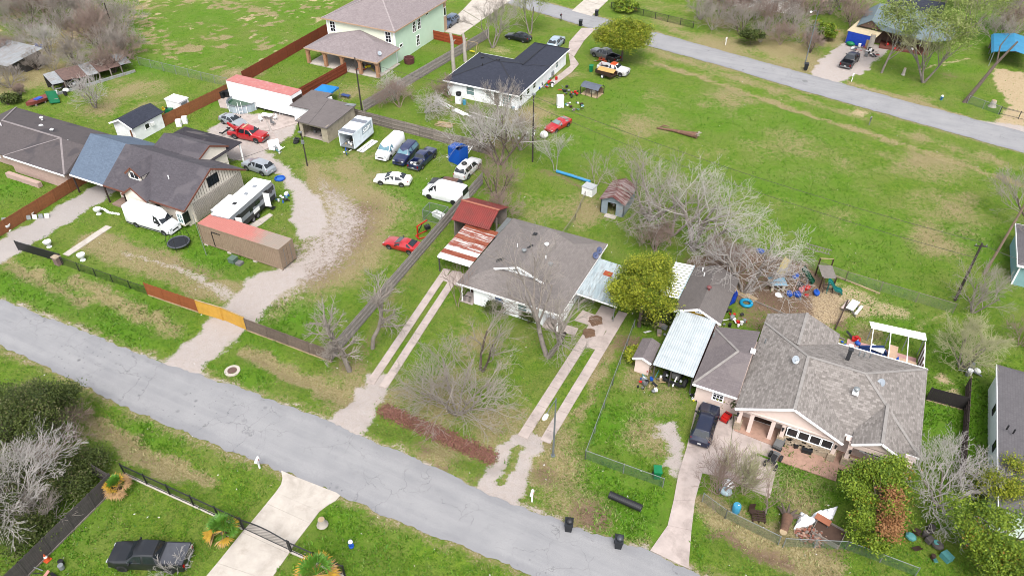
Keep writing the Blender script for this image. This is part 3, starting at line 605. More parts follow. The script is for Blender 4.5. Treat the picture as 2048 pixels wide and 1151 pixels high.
wp('porch_slab', MB().bx(-32.2, -30.75, 53.6, 55.35, 0, .12), CONCP, h); wp('porch_slab', MB().bx(-22.65, -20.8, 53.6, 55.25, 0, .12), CONCP, h)
m_ = MB()
for i in range(9): m_.bx(-32.05 + i * .15, -32.02 + i * .15, 53.7, 53.73, .12, .95)
m_.bx(-32.1, -30.8, 53.69, 53.74, .93, .97); wp('porch_rail', m_, IRON, h)
for a in ((-25.6, 61.2, 4.4, 'cap', WHITE), (-27.2, 58.9, 4.6, 'cap', None), (-28.6, 60.2, 4.05, 'pipe', WHITE), (-24.9, 59.4, 4.2, 'pipe', WHITE), (-25.1, 59.9, 4.3, 'pipe', None), (-27.6, 62.6, 4.4, 'box', BLACK), (-24.2, 59.0, 3.95, 'box', None)): vent(h, *a)
wp('tarp_patch', MB().box((-29.4, 57.6, 3.78), (.9, .5, .03), .5, 0, 0, -.37), BLACK, h); wp('tarp_patch', MB().box((-27.0, 60.0, 4.72), (.7, .25, .03), .9, 0, 0, -.3), BLACK, h)
dish(h, -20.75, 64.6, 2.7, R(-60), mat('dish_blue', S(70, 85, 130), .5)); dish(h, -20.8, 63.6, 2.65, R(-60), mat('dish_blue', None))
# rusted carport, red-roofed shed, pale carport
RUST = S(172, 74, 36)
rw = [ribbed('rusty_white_sheet', S(235, 228, 222, .6), RUST, .95, .18, 0, streak=(.5, 5, 1), thr=(.42, .52)), ribbed('white_sheet', S(240, 236, 232, .65), RUST, .8, .18, 0, streak=(.5, 5, 1), thr=(.6, .68)), ribbed('rust_sheet', S(196, 116, 84), S(160, 70, 40), .9, .18, 0, streak=(.5, 4, 1), thr=(.42, .55))]
c = bld('carport', 'lean-to carport with rusted white and orange sheet roof beside the grey fence', 'carport', -36.9, 57.1)
sheets(c, -36.95, -32.75, 57.1, 63.9, 2.2, 2.35, 9, 'y', [rw[1], rw[2], rw[1], rw[0], rw[0], rw[2], rw[0], rw[0], rw[2]])
wp('fascia', MB().bx(-36.9, -32.8, 57.05, 57.09, 2.0, 2.16), TRIMW, c); posts(c, [(-36.8, 57.2), (-36.8, 60.5), (-36.8, 63.6), (-33.0, 57.2)], 2.15, WOODD, .06)
s = bld('shed', 'open shed with deep red metal gable roof behind the rusted carport', 'shed', -38.6, 63.6)
RR = ribbed('deep_red_metal', S(150, 50, 42), S(120, 52, 40), .5, .25, 0, streak=(.6, .6, 1), metal=.1, rough=.6)
roofp(s, gabx(-38.75, -33.8, 63.5, 68.8, 2.6, 1.15), RR, .05); wp('ridge_cap', MB().beam((-38.8, 66.15, 3.77), (-33.75, 66.15, 3.77), .3, .03), mat('rusty_ridge', S(190, 120, 95), .7), s)
posts(s, [(-38.5, 63.8), (-34.1, 63.8), (-38.5, 68.5), (-34.1, 68.5), (-38.5, 66), (-34.1, 66)], 2.6, WOODG, .08)
wp('wall', MB().bx(-38.5, -34.1, 68.4, 68.46, 0, 2.6).bx(-38.5, -38.44, 64, 68.4, .2, 2.5), WOODG, s)
wp('lumber_rack', MB().bx(-33.9, -33.3, 64.2, 68.5, 1.2, 1.26).bx(-33.9, -33.3, 64.2, 68.5, .6, .66).bx(-33.92, -33.86, 64.2, 64.26, 0, 1.3).bx(-33.34, -33.28, 68.4, 68.46, 0, 1.3), GALV, s)
s2 = ribbed('pale_blue_sheet', S(205, 218, 222, .6), S(170, 165, 155), .6, .16, 1, streak=(5, .6, 1), thr=(.52, .6), second=S(194, 212, 218))
c = bld('carport', 'pale weathered sheet-metal carport joined to the white house beside the leafy tree', 'carport', -20.4, 57.5)
for i in range(6):
    a, b = 57.5 + i * 1.1, 57.5 + (i + 1) * 1.1
    wp('roof_sheet', MB().slab([(-20.55, a, 2.5), (-16.1 - .3 * i * .2, a, 2.3), (-16.1 - .3 * i * .2, b, 2.3), (-20.55, b, 2.5)], .04), s2, c)
wp('rust_patch', MB().slab([(-19.2, 61.6, 2.475), (-18.3, 61.6, 2.435), (-18.3, 62.4, 2.435), (-19.2, 62.4, 2.475)], .02), mat('rust_orange', S(190, 90, 50), .8, var=.3), c)
posts(c, [(-16.4, 57.7), (-16.5, 60.6), (-16.6, 63.6), (-20.3, 57.7)], 2.3, GALV, .04); wp('fascia', MB().beam((-20.5, 57.46, 2.4), (-16.1, 57.46, 2.2), .04, .16), TRIMW, c)
# ---- B. pink house and its out-buildings
h = bld('house', 'pale pink house with grey-brown shingle hips, white-trimmed front gable and arched porch', 'house', -1.6, 49.3)
ze = 2.8; A_ = (2.45, 55.5, 4.9); B_ = (7.3, 55.5, 4.9)
roofp(h, [[(-2.1, 61, ze), (-2.1, 48.6, ze), (2.45, 48.6, 4.9), A_], [(2.45, 48.6, 4.9), (6.85, 48.6, ze), (6.85, 49.8, ze), A_], [(6.85, 49.8, ze), (12.65, 49.8, ze), B_, A_], [(12.65, 49.8, ze), (12.65, 61, ze), B_], [(12.65, 61, ze), (-2.1, 61, ze), A_, B_],
  [(9.5, 48.7, 4.15), (9.5, 53.45, 4.15), (7.45, 50.35, 3.0), (7.45, 48.7, 3.0)], [(11.55, 48.7, 3.0), (11.55, 50.6, 3.0), (9.5, 53.45, 4.15), (9.5, 48.7, 4.15)],
  [(-2.1, 60.9, 2.82), (1.4, 57.4, 4.25), (1.4, 62.4, 4.25), (-2.1, 62.4, 2.82)], [(1.4, 57.4, 4.25), (4.8, 60.9, 2.82), (4.8, 62.4, 2.82), (1.4, 62.4, 4.25)]], SH_PINKH,
  fascia=[((-2.1, 48.55, ze), (2.45, 48.55, 4.9)), ((2.45, 48.55, 4.9), (6.85, 48.55, ze)), ((7.45, 48.65, 3.0), (9.5, 48.65, 4.15)), ((9.5, 48.65, 4.15), (11.55, 48.65, 3.0)), ((12.65, 61, ze + .05), (4.8, 61, ze + .05)), ((6.85, 49.75, ze), (7.5, 49.75, ze)), ((11.5, 49.75, ze), (12.65, 49.75, ze))])
rc = mat('ridge_shingle', S(172, 166, 161), .9)
m_ = MB()
for a, b in (((2.45, 48.6, 4.92), (2.45, 55.5, 4.92)), (A_, B_), (B_, (12.65, 49.8, 2.82)), (B_, (12.65, 61, 2.82)), (A_, (-2.1, 61, 2.82)), ((9.5, 48.7, 4.17), (9.5, 53.4, 4.17)), ((1.4, 57.4, 4.27), (1.4, 62.4, 4.27))): m_.beam((a[0], a[1], a[2] + .01), (b[0], b[1], b[2] + .01), .26, .025)
wp('ridge_cap', m_, rc, h)
wp('gable', MB().panel([(-1.95, 48.95, ze - .02), (6.7, 48.95, ze - .02), (2.45, 48.95, 4.78)], .08), WALLP, h); wp('gable', MB().panel([(7.6, 48.98, 2.9), (11.4, 48.98, 2.9), (9.5, 48.98, 4.0)], .08), WALLP, h)
wp('wall', MB().prism([(-1.6, 50.6), (6.6, 50.6), (6.6, 50.3), (12.2, 50.3), (12.2, 60.5), (4.4, 60.5), (4.4, 62), (-1.7, 62), (-1.7, 50.6)], 0, 2.84), WALLP, h)
wp('ceiling', MB().bx(-1.9, 6.7, 48.75, 50.6, 2.66, 2.72).bx(7.0, 12.4, 49.2, 50.3, 2.66, 2.72), WALLP, h)
wp('porch_beam', MB().bx(-1.7, 6.6, 48.95, 49.2, 2.3, 2.74).bx(7.3, 12.2, 49.0, 49.25, 2.3, 2.72), WALLP, h)
for px_ in (-1.55, -.55, 1.25, 2.15, 6.4, 7.5, 12.05): wp('pillar', MB().bx(px_ - .17, px_ + .17, 48.9, 49.24, 0, 2.3), WALLP, h)
for px_ in (-1.55, 2.15, 6.4, 7.5, 12.05): wp('pillar_base', MB().bx(px_ - .3, px_ + .3, 48.75, 49.4, 0, .9), STONE, h)
o = opening(h, 'garage_door', .35, 50.6, 1.2, 1.9, 2.2, 'S', TRIMW, DOORB, (1, 4), .1, 'door_leaf')
for i, xx in enumerate((2.9, 3.85, 4.8, 5.75)): opening(h, 'window', xx, 49.02, 1.72, .78, .85, 'S', TRIMW, GLASSD, (1, 1), .07)
m_ = MB()
for i in range(9):
    t0, t1 = math.pi * i / 9, math.pi * (i + 1) / 9; m_.beam((2.9 - .45 * math.cos(t0), 48.96, 2.1 + .42 * math.sin(t0)), (2.9 - .45 * math.cos(t1), 48.96, 2.1 + .42 * math.sin(t1)), .08, .12)
wp('arch_trim', m_, TRIMW, h)
wp('stone_wall', MB().bx(2.4, 6.2, 48.98, 49.2, 0, 1.25).bx(7.7, 11.9, 49.05, 49.25, 0, .9), STONE, h)
m_ = MB()
for i in range(70): xx = random.uniform(2.45, 6.0) if i < 42 else random.uniform(7.75, 11.7); zz = random.uniform(.05, 1.05 if i < 42 else .7); m_.box((xx + .12, 48.97 if i < 42 else 49.04, zz + .08), (random.uniform(.2, .45), .04, random.uniform(.1, .2)))
wp('stone', m_, mat('pale_stone', S(214, 196, 172), .9, var=.35, scale=2), h).__setitem__('kind', 'stuff')
opening(h, 'window', 9.6, 50.3, 1.5, 1.5, 1.2, 'S', TRIMW, GLASSD, (2, 1)); wp('shutter', MB().bx(8.4, 8.75, 50.2, 50.28, .9, 2.1), TRIMW, h); wp('shutter', MB().bx(10.45, 10.8, 50.2, 50.28, .9, 2.1), TRIMW, h)
opening(h, 'window', 12.2, 55, 1.5, .9, 1.1, 'E'); opening(h, 'window', 12.2, 58.5, 1.5, .9, 1.1, 'E')
wp('porch_slab', MB().prism([(-1.7, 48.6), (1.6, 48.4), (2.3, 46.9), (7.2, 46.9), (7.2, 48.3), (12.3, 48.4), (12.3, 50.3), (-1.7, 50.6)], 0, .1), TERRA, h)
for xx in (-1.75, 2.1, 6.45, 7.6, 12.0): wp('wall_lantern', MB().bx(xx - .07, xx + .07, 48.75, 48.88, 1.75, 2.05).bx(xx - .1, xx + .1, 48.72, 48.9, 2.05, 2.1), IRON, h)
roofp(h, [[(-6.25, 50.1, 2.55), (-2.2, 50.1, 2.55), (-2.2, 54.5, 3.95), (-3.4, 54.5, 3.95)], [(-6.25, 58.3, 2.55), (-6.25, 50.1, 2.55), (-3.4, 54.5, 3.95)], [(-2.2, 59.7, 2.62), (-6.25, 58.6, 2.55), (-3.4, 54.5, 3.95), (-2.2, 54.5, 3.95)]], SH_GREY, name='wing_roof', fascia=[((-6.25, 50.05, 2.58), (-2.2, 50.05, 2.58))], label='darker hipped roof of the low side wing')
m_ = MB()
for a, b in (((-3.4, 54.5, 3.96), (-6.2, 50.15, 2.57)), ((-3.4, 54.5, 3.96), (-6.2, 58.3, 2.57))): m_.beam(a, b, .22, .03)
wp('ridge_cap', m_, rc, h)
wp('wing_wall', MB().bx(-5.9, -1.75, 50.6, 58.2, 0, 2.56), WALLP, h); opening(h, 'window', P(1437, 790, 1.5)[0], 50.6, 1.5, .85, .95, 'S', TRIMW, GLASSD, (3, 3), .12)
for a in ((P(1530, 685, 3.6), 'pipe'), (P(1427, 673, 3), 'pipe'), (P(1506, 703, 3.9), 'box'), (P(1718, 710, 4.2), 'pipe'), (P(1728, 712, 4.0), 'pipe'), (P(1740, 714, 3.8), 'pipe')): vent(h, a[0][0], a[0][1], a[0][2] + .05, a[1], WHITE if a[1] == 'box' else None)
c_ = P(1712, 782, 4.6); wp('roof_vent', MB().bx(c_[0] - .25, c_[0] + .25, c_[1] - .25, c_[1] + .25, c_[2] - .25, c_[2] - .02), WHITE, h); vent(h, c_[0], c_[1], c_[2], 'cap', GALV)
c_ = P(1696, 715, 4.4); wp('chimney_flue', MB().bx(c_[0] - .16, c_[0] + .16, c_[1] - .16, c_[1] + .16, 4.0, 5.4).bx(c_[0] - .22, c_[0] + .22, c_[1] - .22, c_[1] + .22, 5.4, 5.5), mat('flue_black', S(60, 62, 66), .6), h)
c_ = P(1592, 718, 4.9); dish(h, c_[0], c_[1], 4.35, R(-70)); c_ = P(1761, 768, 4.3); dish(h, c_[0], c_[1], 4.0, R(-110))
# patio cover frame behind it
c = bld('patio_cover', 'white steel patio frame with one strip of roof behind the pink house', 'patio cover', 6.0, 61.2)
fr_ = [P(1742, 650, 2.5), P(1846, 668, 2.5)]
yb = fr_[0][1]; wp('roof_strip', MB().slab([(7.5, 65.5, 2.2), (12.5, 65.9, 2.2), (12.3, 66.7, 2.4), (7.2, 66.2, 2.4)], .05), TRIMW, c)
for xx in (7.7, 9.3, 10.9, 12.4): wp('beam', MB().beam((xx, 61.2, 2.6), (xx, 65.7, 2.15), .07, .08), TRIMW, c)
for xx in (7.6, 9.3, 10.9, 12.3): wp('post', MB().bx(xx - .04, xx + .04, 66.1, 66.18, 0, 2.25), GALV, c)
wp('beam', MB().beam((5.9, 61.2, 2.62), (12.5, 61.2, 2.62), .1, .16), TRIMW, c)
for i in range(8): wp('side_panel', MB().bx(12.4, 12.46, 61.5 + i * .55, 62.0 + i * .55, .1, 2.0), mat('maroon_panel', S(105, 62, 60), .7) if i % 2 else WHITE, c)
slabs('pink_patio', [[(4.6, 60.6), (6.6, 60.6), (6.6, 63.2), (4.6, 63.2)], [(6.6, 60.6), (9.5, 60.9), (9.5, 63.2), (6.6, 63.2)], [(9.5, 61), (12.3, 61), (12.3, 63.2), (9.5, 63.2)], [(5.8, 63.2), (9, 63.2), (9, 65.6), (5.8, 65.6)], [(9, 63.2), (12.3, 63.2), (12.3, 65.6), (9, 65.6)]], mat('pink_slab', S(222, 172, 165), .85, var=.15))
# back house with a yellow gable, light blue carport, little shed
h = bld('cottage', 'small grey-roofed cottage with yellow gable end behind the pale blue carport', 'cottage', -10.4, 59.6)
roofp(h, gaby(-10.7, -5.9, 59.2, 67.1, 2.5, 1.1), SH_BACK, fascia=[((-10.7, 59.15, 2.5), (-8.3, 59.15, 3.6)), ((-8.3, 59.15, 3.6), (-5.9, 59.15, 2.5))])
wp('wall', MB().bx(-10.3, -6.3, 59.7, 66.7, 0, 2.5), WALLP, h); wp('gable', MB().panel([(-10.4, 59.6, 2.45), (-6.2, 59.6, 2.45), (-8.3, 59.6, 3.45)], .1), WALLY, h); opening(h, 'gable_vent', -8.3, 59.59, 2.95, .5, .28, 'S', TRIMW, GALV, (3, 1), .07, 'louvre')
opening(h, 'window', -6.3, 62, 1.4, .9, 1.0, 'E'); vent(h, -9.7, 66.2, 2.95, 'pipe', WHITE); vent(h, -9.3, 65.2, 3.15, 'pipe', WHITE); vent(h, -8.2, 62.6, 3.6, 'cap', mat('red_cap', S(140, 80, 80), .6))
c = bld('lean_to', 'white slatted lean-to roof along the grey cottage, half hidden by the leafy tree', 'lean-to', -12.5, 62)
for i in range(14): wp('slat', MB().slab([(-12.9, 61.2 + i * .45, 2.3), (-10.75, 61.2 + i * .45, 2.5), (-10.75, 61.5 + i * .45, 2.5), (-12.9, 61.5 + i * .45, 2.3)], .04), TRIMW, c)
wp('beam', MB().beam((-10.8, 61, 2.44), (-10.8, 67.5, 2.44), .08, .12).beam((-12.8, 61, 2.22), (-12.8, 67.5, 2.22), .08, .12), mat('pale_blue_trim', S(185, 215, 225), .6), c); posts(c, [(-12.8, 61.2), (-12.8, 67.3)], 2.2, GALV, .05)
PB = ribbed('light_blue_sheet', S(214, 223, 227, .62), S(160, 165, 160), .35, .22, 0, streak=(.5, 3, 1), thr=(.56, .7))
c = bld('carport', 'light blue ribbed metal carport sheltering a dark truck next to the pink house', 'carport', -10.2, 51)
for i in range(5):
    a, b = -10.25 + i * .77, -10.25 + (i + 1) * .77; e = .01 * (i % 2)
    wp('roof_sheet', MB().slab([(a, 51.0, 2.4 + e), (b, 51.0, 2.4 + e), (b, 59.3, 2.72 + e), (a, 59.3, 2.72 + e)], .04), PB, c)
posts(c, [(-10.1, 51.3), (-6.5, 51.3), (-10.1, 55), (-6.5, 55), (-10.1, 59), (-8.5, 51.3)], 2.4, WOODD, .06); wp('side_wall', MB().bx(-6.45, -6.4, 52, 59, 0, 2.2), mat('dark_red_board', S(90, 45, 40), .8), c)
c = bld('garden_shed', 'little pink shed with brown gable roof beside the light blue carport', 'shed', -11.5, 51)
roofp(c, gaby(-12.35, -10.5, 51.5, 54.5, 1.95, .4), SH_GREY, .06, fascia=[((-12.35, 51.45, 1.97), (-11.42, 51.45, 2.37)), ((-11.42, 51.45, 2.37), (-10.5, 51.45, 1.97))]); wp('wall', MB().bx(-12.1, -10.7, 51.8, 54.2, 0, 1.97), WALLP, c); wp('gable', MB().panel([(-12.1, 51.79, 1.95), (-10.7, 51.79, 1.95), (-11.4, 51.79, 2.28)], .05), WALLP, c)
# ---- C. long house with dormers on the left
h = bld('house', 'long cream house with dark roof, two dormers and a blue-grey carport end', 'house', -81, 51.5)
zr = 5.75; ym = 56.35
roofp(h, [[(-81.3, 51, 2.8), (-67.9, 51, 2.8), (-67.9, ym, zr), (-81.9, ym, zr)], [(-67.9, 61.7, 2.8), (-81.6, 61.7, 2.8), (-81.6, ym, zr), (-67.9, ym, zr)]], SH_DARK, fascia=[((-81.3, 50.95, 2.8), (-67.9, 50.95, 2.8)), ((-67.85, 50.95, 2.8), (-67.85, ym, zr)), ((-67.85, ym, zr), (-67.85, 61.7, 2.8))], fm=TRIMR)
roofp(h, [[(-87.2, 51, 2.79), (-81.3, 51, 2.79), (-81.9, ym, zr), (-88.2, ym, zr)], [(-81.6, 61.7, 2.79), (-88.2, 61.7, 2.79), (-88.2, ym, zr), (-81.6, ym, zr)]], SH_BLUE, name='carport_roof', fascia=[((-87.2, 50.95, 2.79), (-81.3, 50.95, 2.79))], label='blue-grey shingled roof over the open carport end')
wp('wall', MB().bx(-81.0, -68.4, 52.6, 61.2, 0, 2.85), WALLC, h)
wp('gable', MB().panel([(-68.36, 51.5, 2.75), (-68.36, 61.3, 2.75), (-68.36, 56.4, 5.55)], .1), WALLC, h)
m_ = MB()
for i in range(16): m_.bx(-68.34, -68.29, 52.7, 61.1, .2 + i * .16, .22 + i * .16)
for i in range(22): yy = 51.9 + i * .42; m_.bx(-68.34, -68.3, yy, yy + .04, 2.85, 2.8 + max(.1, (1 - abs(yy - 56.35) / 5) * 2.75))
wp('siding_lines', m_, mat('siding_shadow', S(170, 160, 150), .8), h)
opening(h, 'window', -68.32, 56.6, 3.9, 1.7, 1.15, 'E', IRON, GLASSD, (2, 1), .06)
opening(h, 'window', -73.2, 52.58, 1.5, .8, 1.2, 'S', TRIMW, GLASSD, (1, 2)); opening(h, 'window', -70.2, 52.58, 1.4, .9, 1.1, 'S', TRIMW, GLASSL, (2, 2))
door(h, -76.6, 52.6, face='S', m=DOORB)
wp('porch_wall', MB().bx(-72.8, -68.5, 51.7, 52.6, 0, 2.7), WALLC, h)
wp('bay_window', MB().bx(-69.3, -68.4, 50.9, 51.9, .5, 2.4), WALLC, h); opening(h, 'window', -68.85, 50.9, 1.5, .75, 1.2, 'S', TRIMW, GLASSL, (2, 2)); opening(h, 'window', -68.4, 51.4, 1.5, .75, 1.2, 'E', IRON, GLASSD, (2, 2))
posts(h, [(-87.0, 51.2), (-81.5, 51.2), (-78.2, 51.2), (-75.6, 51.3), (-87.6, 61.2), (-81.4, 61.2)], 2.78, mat('brown_post', S(72, 56, 50), .8), .08)
wp('porch_deck', MB().bx(-80.8, -74, 50.9, 52.6, 0, .25), mat('porch_boards', S(165, 140, 125), .8), h)
# dormers
for (dx, yf, zf, ww, rr) in ((-77.1, 52.7, 4.5, 2.6, 1.05), (-75.4, 50.7, 2.85, 4.1, 1.45)):
    yb_ = min(ym, yf + (zf + rr - (2.8 + (yf - 51) * .552)) / .552); ye = yf + (zf - (2.8 + (yf - 51) * .552)) / .552
    r_ = roofp(h, [[(dx - ww / 2, yf - .25, zf), (dx, yf - .25, zf + rr), (dx, yb_, zf + rr), (dx - ww / 2, max(ye, yf), zf)], [(dx, yf - .25, zf + rr), (dx + ww / 2, yf - .25, zf), (dx + ww / 2, max(ye, yf), zf), (dx, yb_, zf + rr)]], SH_DARK, .07, 'dormer_roof', [((dx - ww / 2, yf - .27, zf), (dx, yf - .27, zf + rr)), ((dx, yf - .27, zf + rr), (dx + ww / 2, yf - .27, zf))], TRIMR)
    zb = zf - .85 if yf > 52 else .2
    wp('dormer_wall', MB().panel([(dx - ww / 2 + .18, yf, zb), (dx + ww / 2 - .18, yf, zb), (dx + ww / 2 - .18, yf, zf), (dx, yf, zf + rr - .12), (dx - ww / 2 + .18, yf, zf)], .1).add([(dx + ww / 2 - .18, yf, zb), (dx + ww / 2 - .18, yf + 1.6, zf), (dx + ww / 2 - .18, yf, zf)], [(0, 1, 2)]).add([(dx - ww / 2 + .18, yf, zb), (dx - ww / 2 + .18, yf + 1.6, zf), (dx - ww / 2 + .18, yf, zf)], [(0, 2, 1)]), WALLC, h)
    opening(h, 'window', dx, yf - .02, zf - .2 if yf > 52 else 1.6, ww * .5, .85 if yf > 52 else 1.2, 'S', TRIMW, GLASSD, (2, 1))
vent(h, -72.6, 53.9, 4.45, 'pipe', WHITE)
c_ = P(347, 345, 4.4)
# back wings of C
roofp(h, [[(-81, 59.4, 4.1), (-73.2, 59.4, 4.1), (-73.2, 61.6, 5.0), (-81, 61.6, 5.0)], [(-73.2, 64.6, 3.5), (-81, 64.6, 3.5), (-81, 61.6, 5.0), (-73.2, 61.6, 5.0)]], SH_DARK, .08, 'rear_wing_roof', [((-73.18, 59.4, 4.1), (-73.18, 61.6, 5.0)), ((-73.18, 61.6, 5.0), (-73.18, 64.6, 3.5))], TRIMR)
wp('rear_gable', MB().panel([(-73.4, 59.6, 3.0), (-73.4, 64.3, 3.0), (-73.4, 64.3, 3.5), (-73.4, 61.6, 4.85), (-73.4, 59.6, 4.0)], .08), WALLC, h); wp('rear_wall', MB().bx(-80.5, -73.45, 61.2, 64.2, 0, 3.4), WALLC, h)
SHP = shingle('porch_shingle', S(78, 74, 80), S(58, 55, 62), contrast=.4, patch=S(140, 130, 130), pamt=.5)
c = bld('back_porch', 'dark hipped porch roof on white posts behind the long cream house', 'porch', -76, 64)
roofp(c, hipf(-83.4, -73.1, 60.9, 67.0, 2.9, 1.25), SHP, .08); posts(c, [(-73.4, 61.3), (-73.4, 66.7), (-78, 66.7), (-83, 66.7)], 2.9, TRIMW, .08)
# ---- D. house at the left edge
h = bld('house', 'low house with dusty dark hipped roof and pink brick wall at left edge', 'house', -99, 51)
roofp(h, [[(-99.2, 50.6, 2.7), (-87.7, 50.6, 2.7), (-93.0, 55.2, 4.5)], [(-87.7, 50.6, 2.7), (-87.7, 61, 2.7), (-88.4, 55.2, 4.48), (-93.0, 55.2, 4.5)], [(-87.7, 61, 2.7), (-110.5, 61, 2.7), (-104.5, 55.2, 4.5), (-88.4, 55.2, 4.5)],
  [(-99.2, 50.6, 2.7), (-93.0, 55.2, 4.5), (-104.5, 55.2, 4.5), (-110.5, 50.9, 2.7), (-103, 50.9, 2.7)], [(-110.5, 61, 2.7), (-110.5, 50.9, 2.7), (-104.5, 55.2, 4.5)]], shingle('sooty_shingle', S(116, 108, 108), S(92, 86, 88), contrast=.4, patch=S(84, 80, 84), pamt=.7), fascia=[((-99.2, 50.55, 2.7), (-87.7, 50.55, 2.7))])
wp('wall', MB().bx(-99, -88.2, 51.1, 60.5, 0, 2.7).bx(-110, -99, 52, 60.5, 0, 2.7), mat('pink_brick', S(214, 184, 172), .85, var=.12, scale=3), h)
m_ = MB().beam((-104.5, 55.2, 4.52), (-93, 55.2, 4.52), .3, .04).beam((-93, 55.2, 4.52), (-99.1, 50.7, 2.74), .25, .04).beam((-93, 55.2, 4.52), (-87.8, 50.7, 2.74), .25, .04).beam((-104.5, 55.2, 4.52), (-110.4, 61, 2.74), .25, .04); wp('ridge_cap', m_, mat('pale_ridge', S(160, 150, 150), .9), h)
for a, k in ((P(84, 239, 3.5), 'cap'), (P(82, 252, 3.8), 'box'), (P(105, 263, 3.9), 'cap'), (P(137, 286, 4), 'cap'), (P(140, 291, 3.9), 'box'), (P(2, 250, 4.4), 'pipe')): vent(h, a[0], a[1], a[2], k, WHITE)
for xx in (-96.5, -92.5): opening(h, 'window', xx, 51.1, 2.3, 2.3, .35, 'S', TRIMW, GLASSD, (3, 1), .05)
opening(h, 'window', -103.5, 52, 1.4, 1.6, 1.2, 'S', TRIMW, GLASSD, (2, 1)); wp('brick_planter', MB().bx(-98.8, -92.6, 49.6, 50.2, 0, .7), mat('pink_brick', None), h)
# ---- E. white shed and white locker, left
h = bld('shed', 'white shed with black gable roof against the stained board fence', 'shed', -94.5, 64.5)
roofp(h, gaby(-94.9, -90.4, 63.9, 69.8, 2.35, .95), SH_CHAR, .07, fascia=[((-94.9, 63.85, 2.37), (-92.65, 63.85, 3.32)), ((-92.65, 63.85, 3.32), (-90.4, 63.85, 2.37))]); wp('wall', MB().bx(-94.6, -90.7, 64.3, 69.5, 0, 2.4), WALLW, h); wp('gable', MB().panel([(-94.6, 64.28, 2.3), (-90.7, 64.28, 2.3), (-92.65, 64.28, 3.2)], .05), WALLW, h); opening(h, 'window', -90.7, 66.6, 1.5, .7, .7, 'E', TRIMW, GLASSD, (1, 1)); wp('window_unit', MB().bx(-90.7, -90.35, 67.2, 67.7, 1.3, 1.75), WHITE, h)
p_ = P(360, 222)
h = bld('storage_locker', 'white box locker with small door louvres standing behind the stained fence', 'locker', p_[0], p_[1]); x_, y_ = p_[0], p_[1]
wp('body', MB().bx(x_ - 1.4, x_ + 1.4, y_ - .9, y_ + .9, .1, 2.0), WHITE, h); wp('lid', MB().bx(x_ - 1.5, x_ + 1.5, y_ - 1, y_ + 1, 2.0, 2.12), WHITE, h); wp('door', MB().bx(x_ + 1.4, x_ + 1.43, y_ - .6, y_ + .6, .3, 1.8), GALV, h); wp('louvre', MB().bx(x_ + 1.43, x_ + 1.46, y_ - .3, y_ + .3, 1.0, 1.3), BLACK, h)
# ---- F. old garage
h = bld('garage', 'old beige garage with low grey roof and open door full of junk', 'garage', -71, 76)
GF = shingle('felt_roof', S(140, 132, 130), S(116, 108, 108), contrast=.2)
roofp(h, [[(-71.2, 75.7, 2.55), (-65.7, 75.7, 2.55), (-65.7, 83.0, 2.95), (-71.2, 83.0, 2.95)], [(-75, 79.2, 2.6), (-71.2, 79.2, 2.75), (-71.2, 84.6, 3.0), (-75, 84.6, 2.8)]], GF, .12)
BG = mat('beige_wall', S(205, 192, 170), .8, var=.15, scale=1.5, dirt=S(130, 110, 95), dirtamt=.5)
wp('wall', MB().bx(-66.1, -65.95, 76, 82.8, 0, 2.6).bx(-71, -65.95, 82.7, 82.85, 0, 2.9).bx(-71, -70.85, 76, 82.8, 0, 2.6).bx(-67, -66.1, 76, 76.15, 0, 2.5).bx(-71, -70.3, 76, 76.15, 0, 2.5).bx(-70.3, -67, 76, 76.15, 2.1, 2.5), BG, h)
wp('side_wall', MB().bx(-74.7, -71.05, 79.5, 84.3, 0, 2.6), WALLW, h); door(h, -73.2, 79.5, face='S', m=WALLW); wp('floor', MB().bx(-70.8, -66.2, 76.2, 82.7, 0, .05), CONCP, h)
wp('torn_flashing', MB().slab([(-67.3, 82.2, 3.0), (-65.7, 82.4, 3.02), (-65.7, 83.1, 3.04), (-66.9, 82.9, 3.03)], .04), GALV, h)
# ---- G. white semi-trailer box with red roof, tan container
def corr(x0, x1, y0, y1, z0, z1, pitch=.28, dep=.05):      # corrugated walls
    m = MB()
    def run(ax, ay, bx_, by_):
        L = math.hypot(bx_ - ax, by_ - ay); n = int(L / pitch); dx, dy = (bx_ - ax) / n, (by_ - ay) / n; nx_, ny_ = dy / math.hypot(dx, dy), -dx / math.hypot(dx, dy); pts = []
        for i in range(n):
            for t, o_ in ((0, 0), (.25, -dep), (.5, -dep), (.75, 0)): pts.append((ax + dx * (i + t) + nx_ * o_, ay + dy * (i + t) + ny_ * o_))
        pts.append((bx_, by_)); k = len(pts); m.add([(p[0], p[1], z0) for p in pts] + [(p[0], p[1], z1) for p in pts], [(i, i + 1, k + i + 1, k + i) for i in range(k - 1)])
    run(x0, y0, x1, y0); run(x1, y0, x1, y1); run(x1, y1, x0, y1); run(x0, y1, x0, y0); return m
h = bld('trailer_box', 'long white cargo trailer body with faded red roof along the rust-red fence', 'trailer', -87.4, 80)
wp('body', corr(-87.4, -75.0, 79.9, 82.3, .5, 3.75, .9, .02), WHITE, h); wp('roof', MB().slab([(-87.4, 79.9, 3.8), (-75, 79.9, 3.8), (-75, 82.3, 3.8), (-87.4, 82.3, 3.8)], .06), mat('faded_red_roof', S(212, 132, 126), .7, var=.12, dirt=S(225, 190, 185), dirtamt=.5), h)
wp('rear_door', MB().bx(-75.0, -74.94, 80.0, 82.2, .55, 3.2), DOORB, h); wp('chassis', MB().bx(-87, -75.2, 80.3, 81.9, .1, .5), BLACK, h)
h = bld('shipping_container', 'long tan shipping container with pink-red roof standing on blocks in the yard', 'container', -64.5, 49.5)
a_ = P(556.4, 499, 2.95); cx1, cy0 = a_[0], a_[1]; cx0, cy1 = cx1 - 11.75, cy0 + 2.35
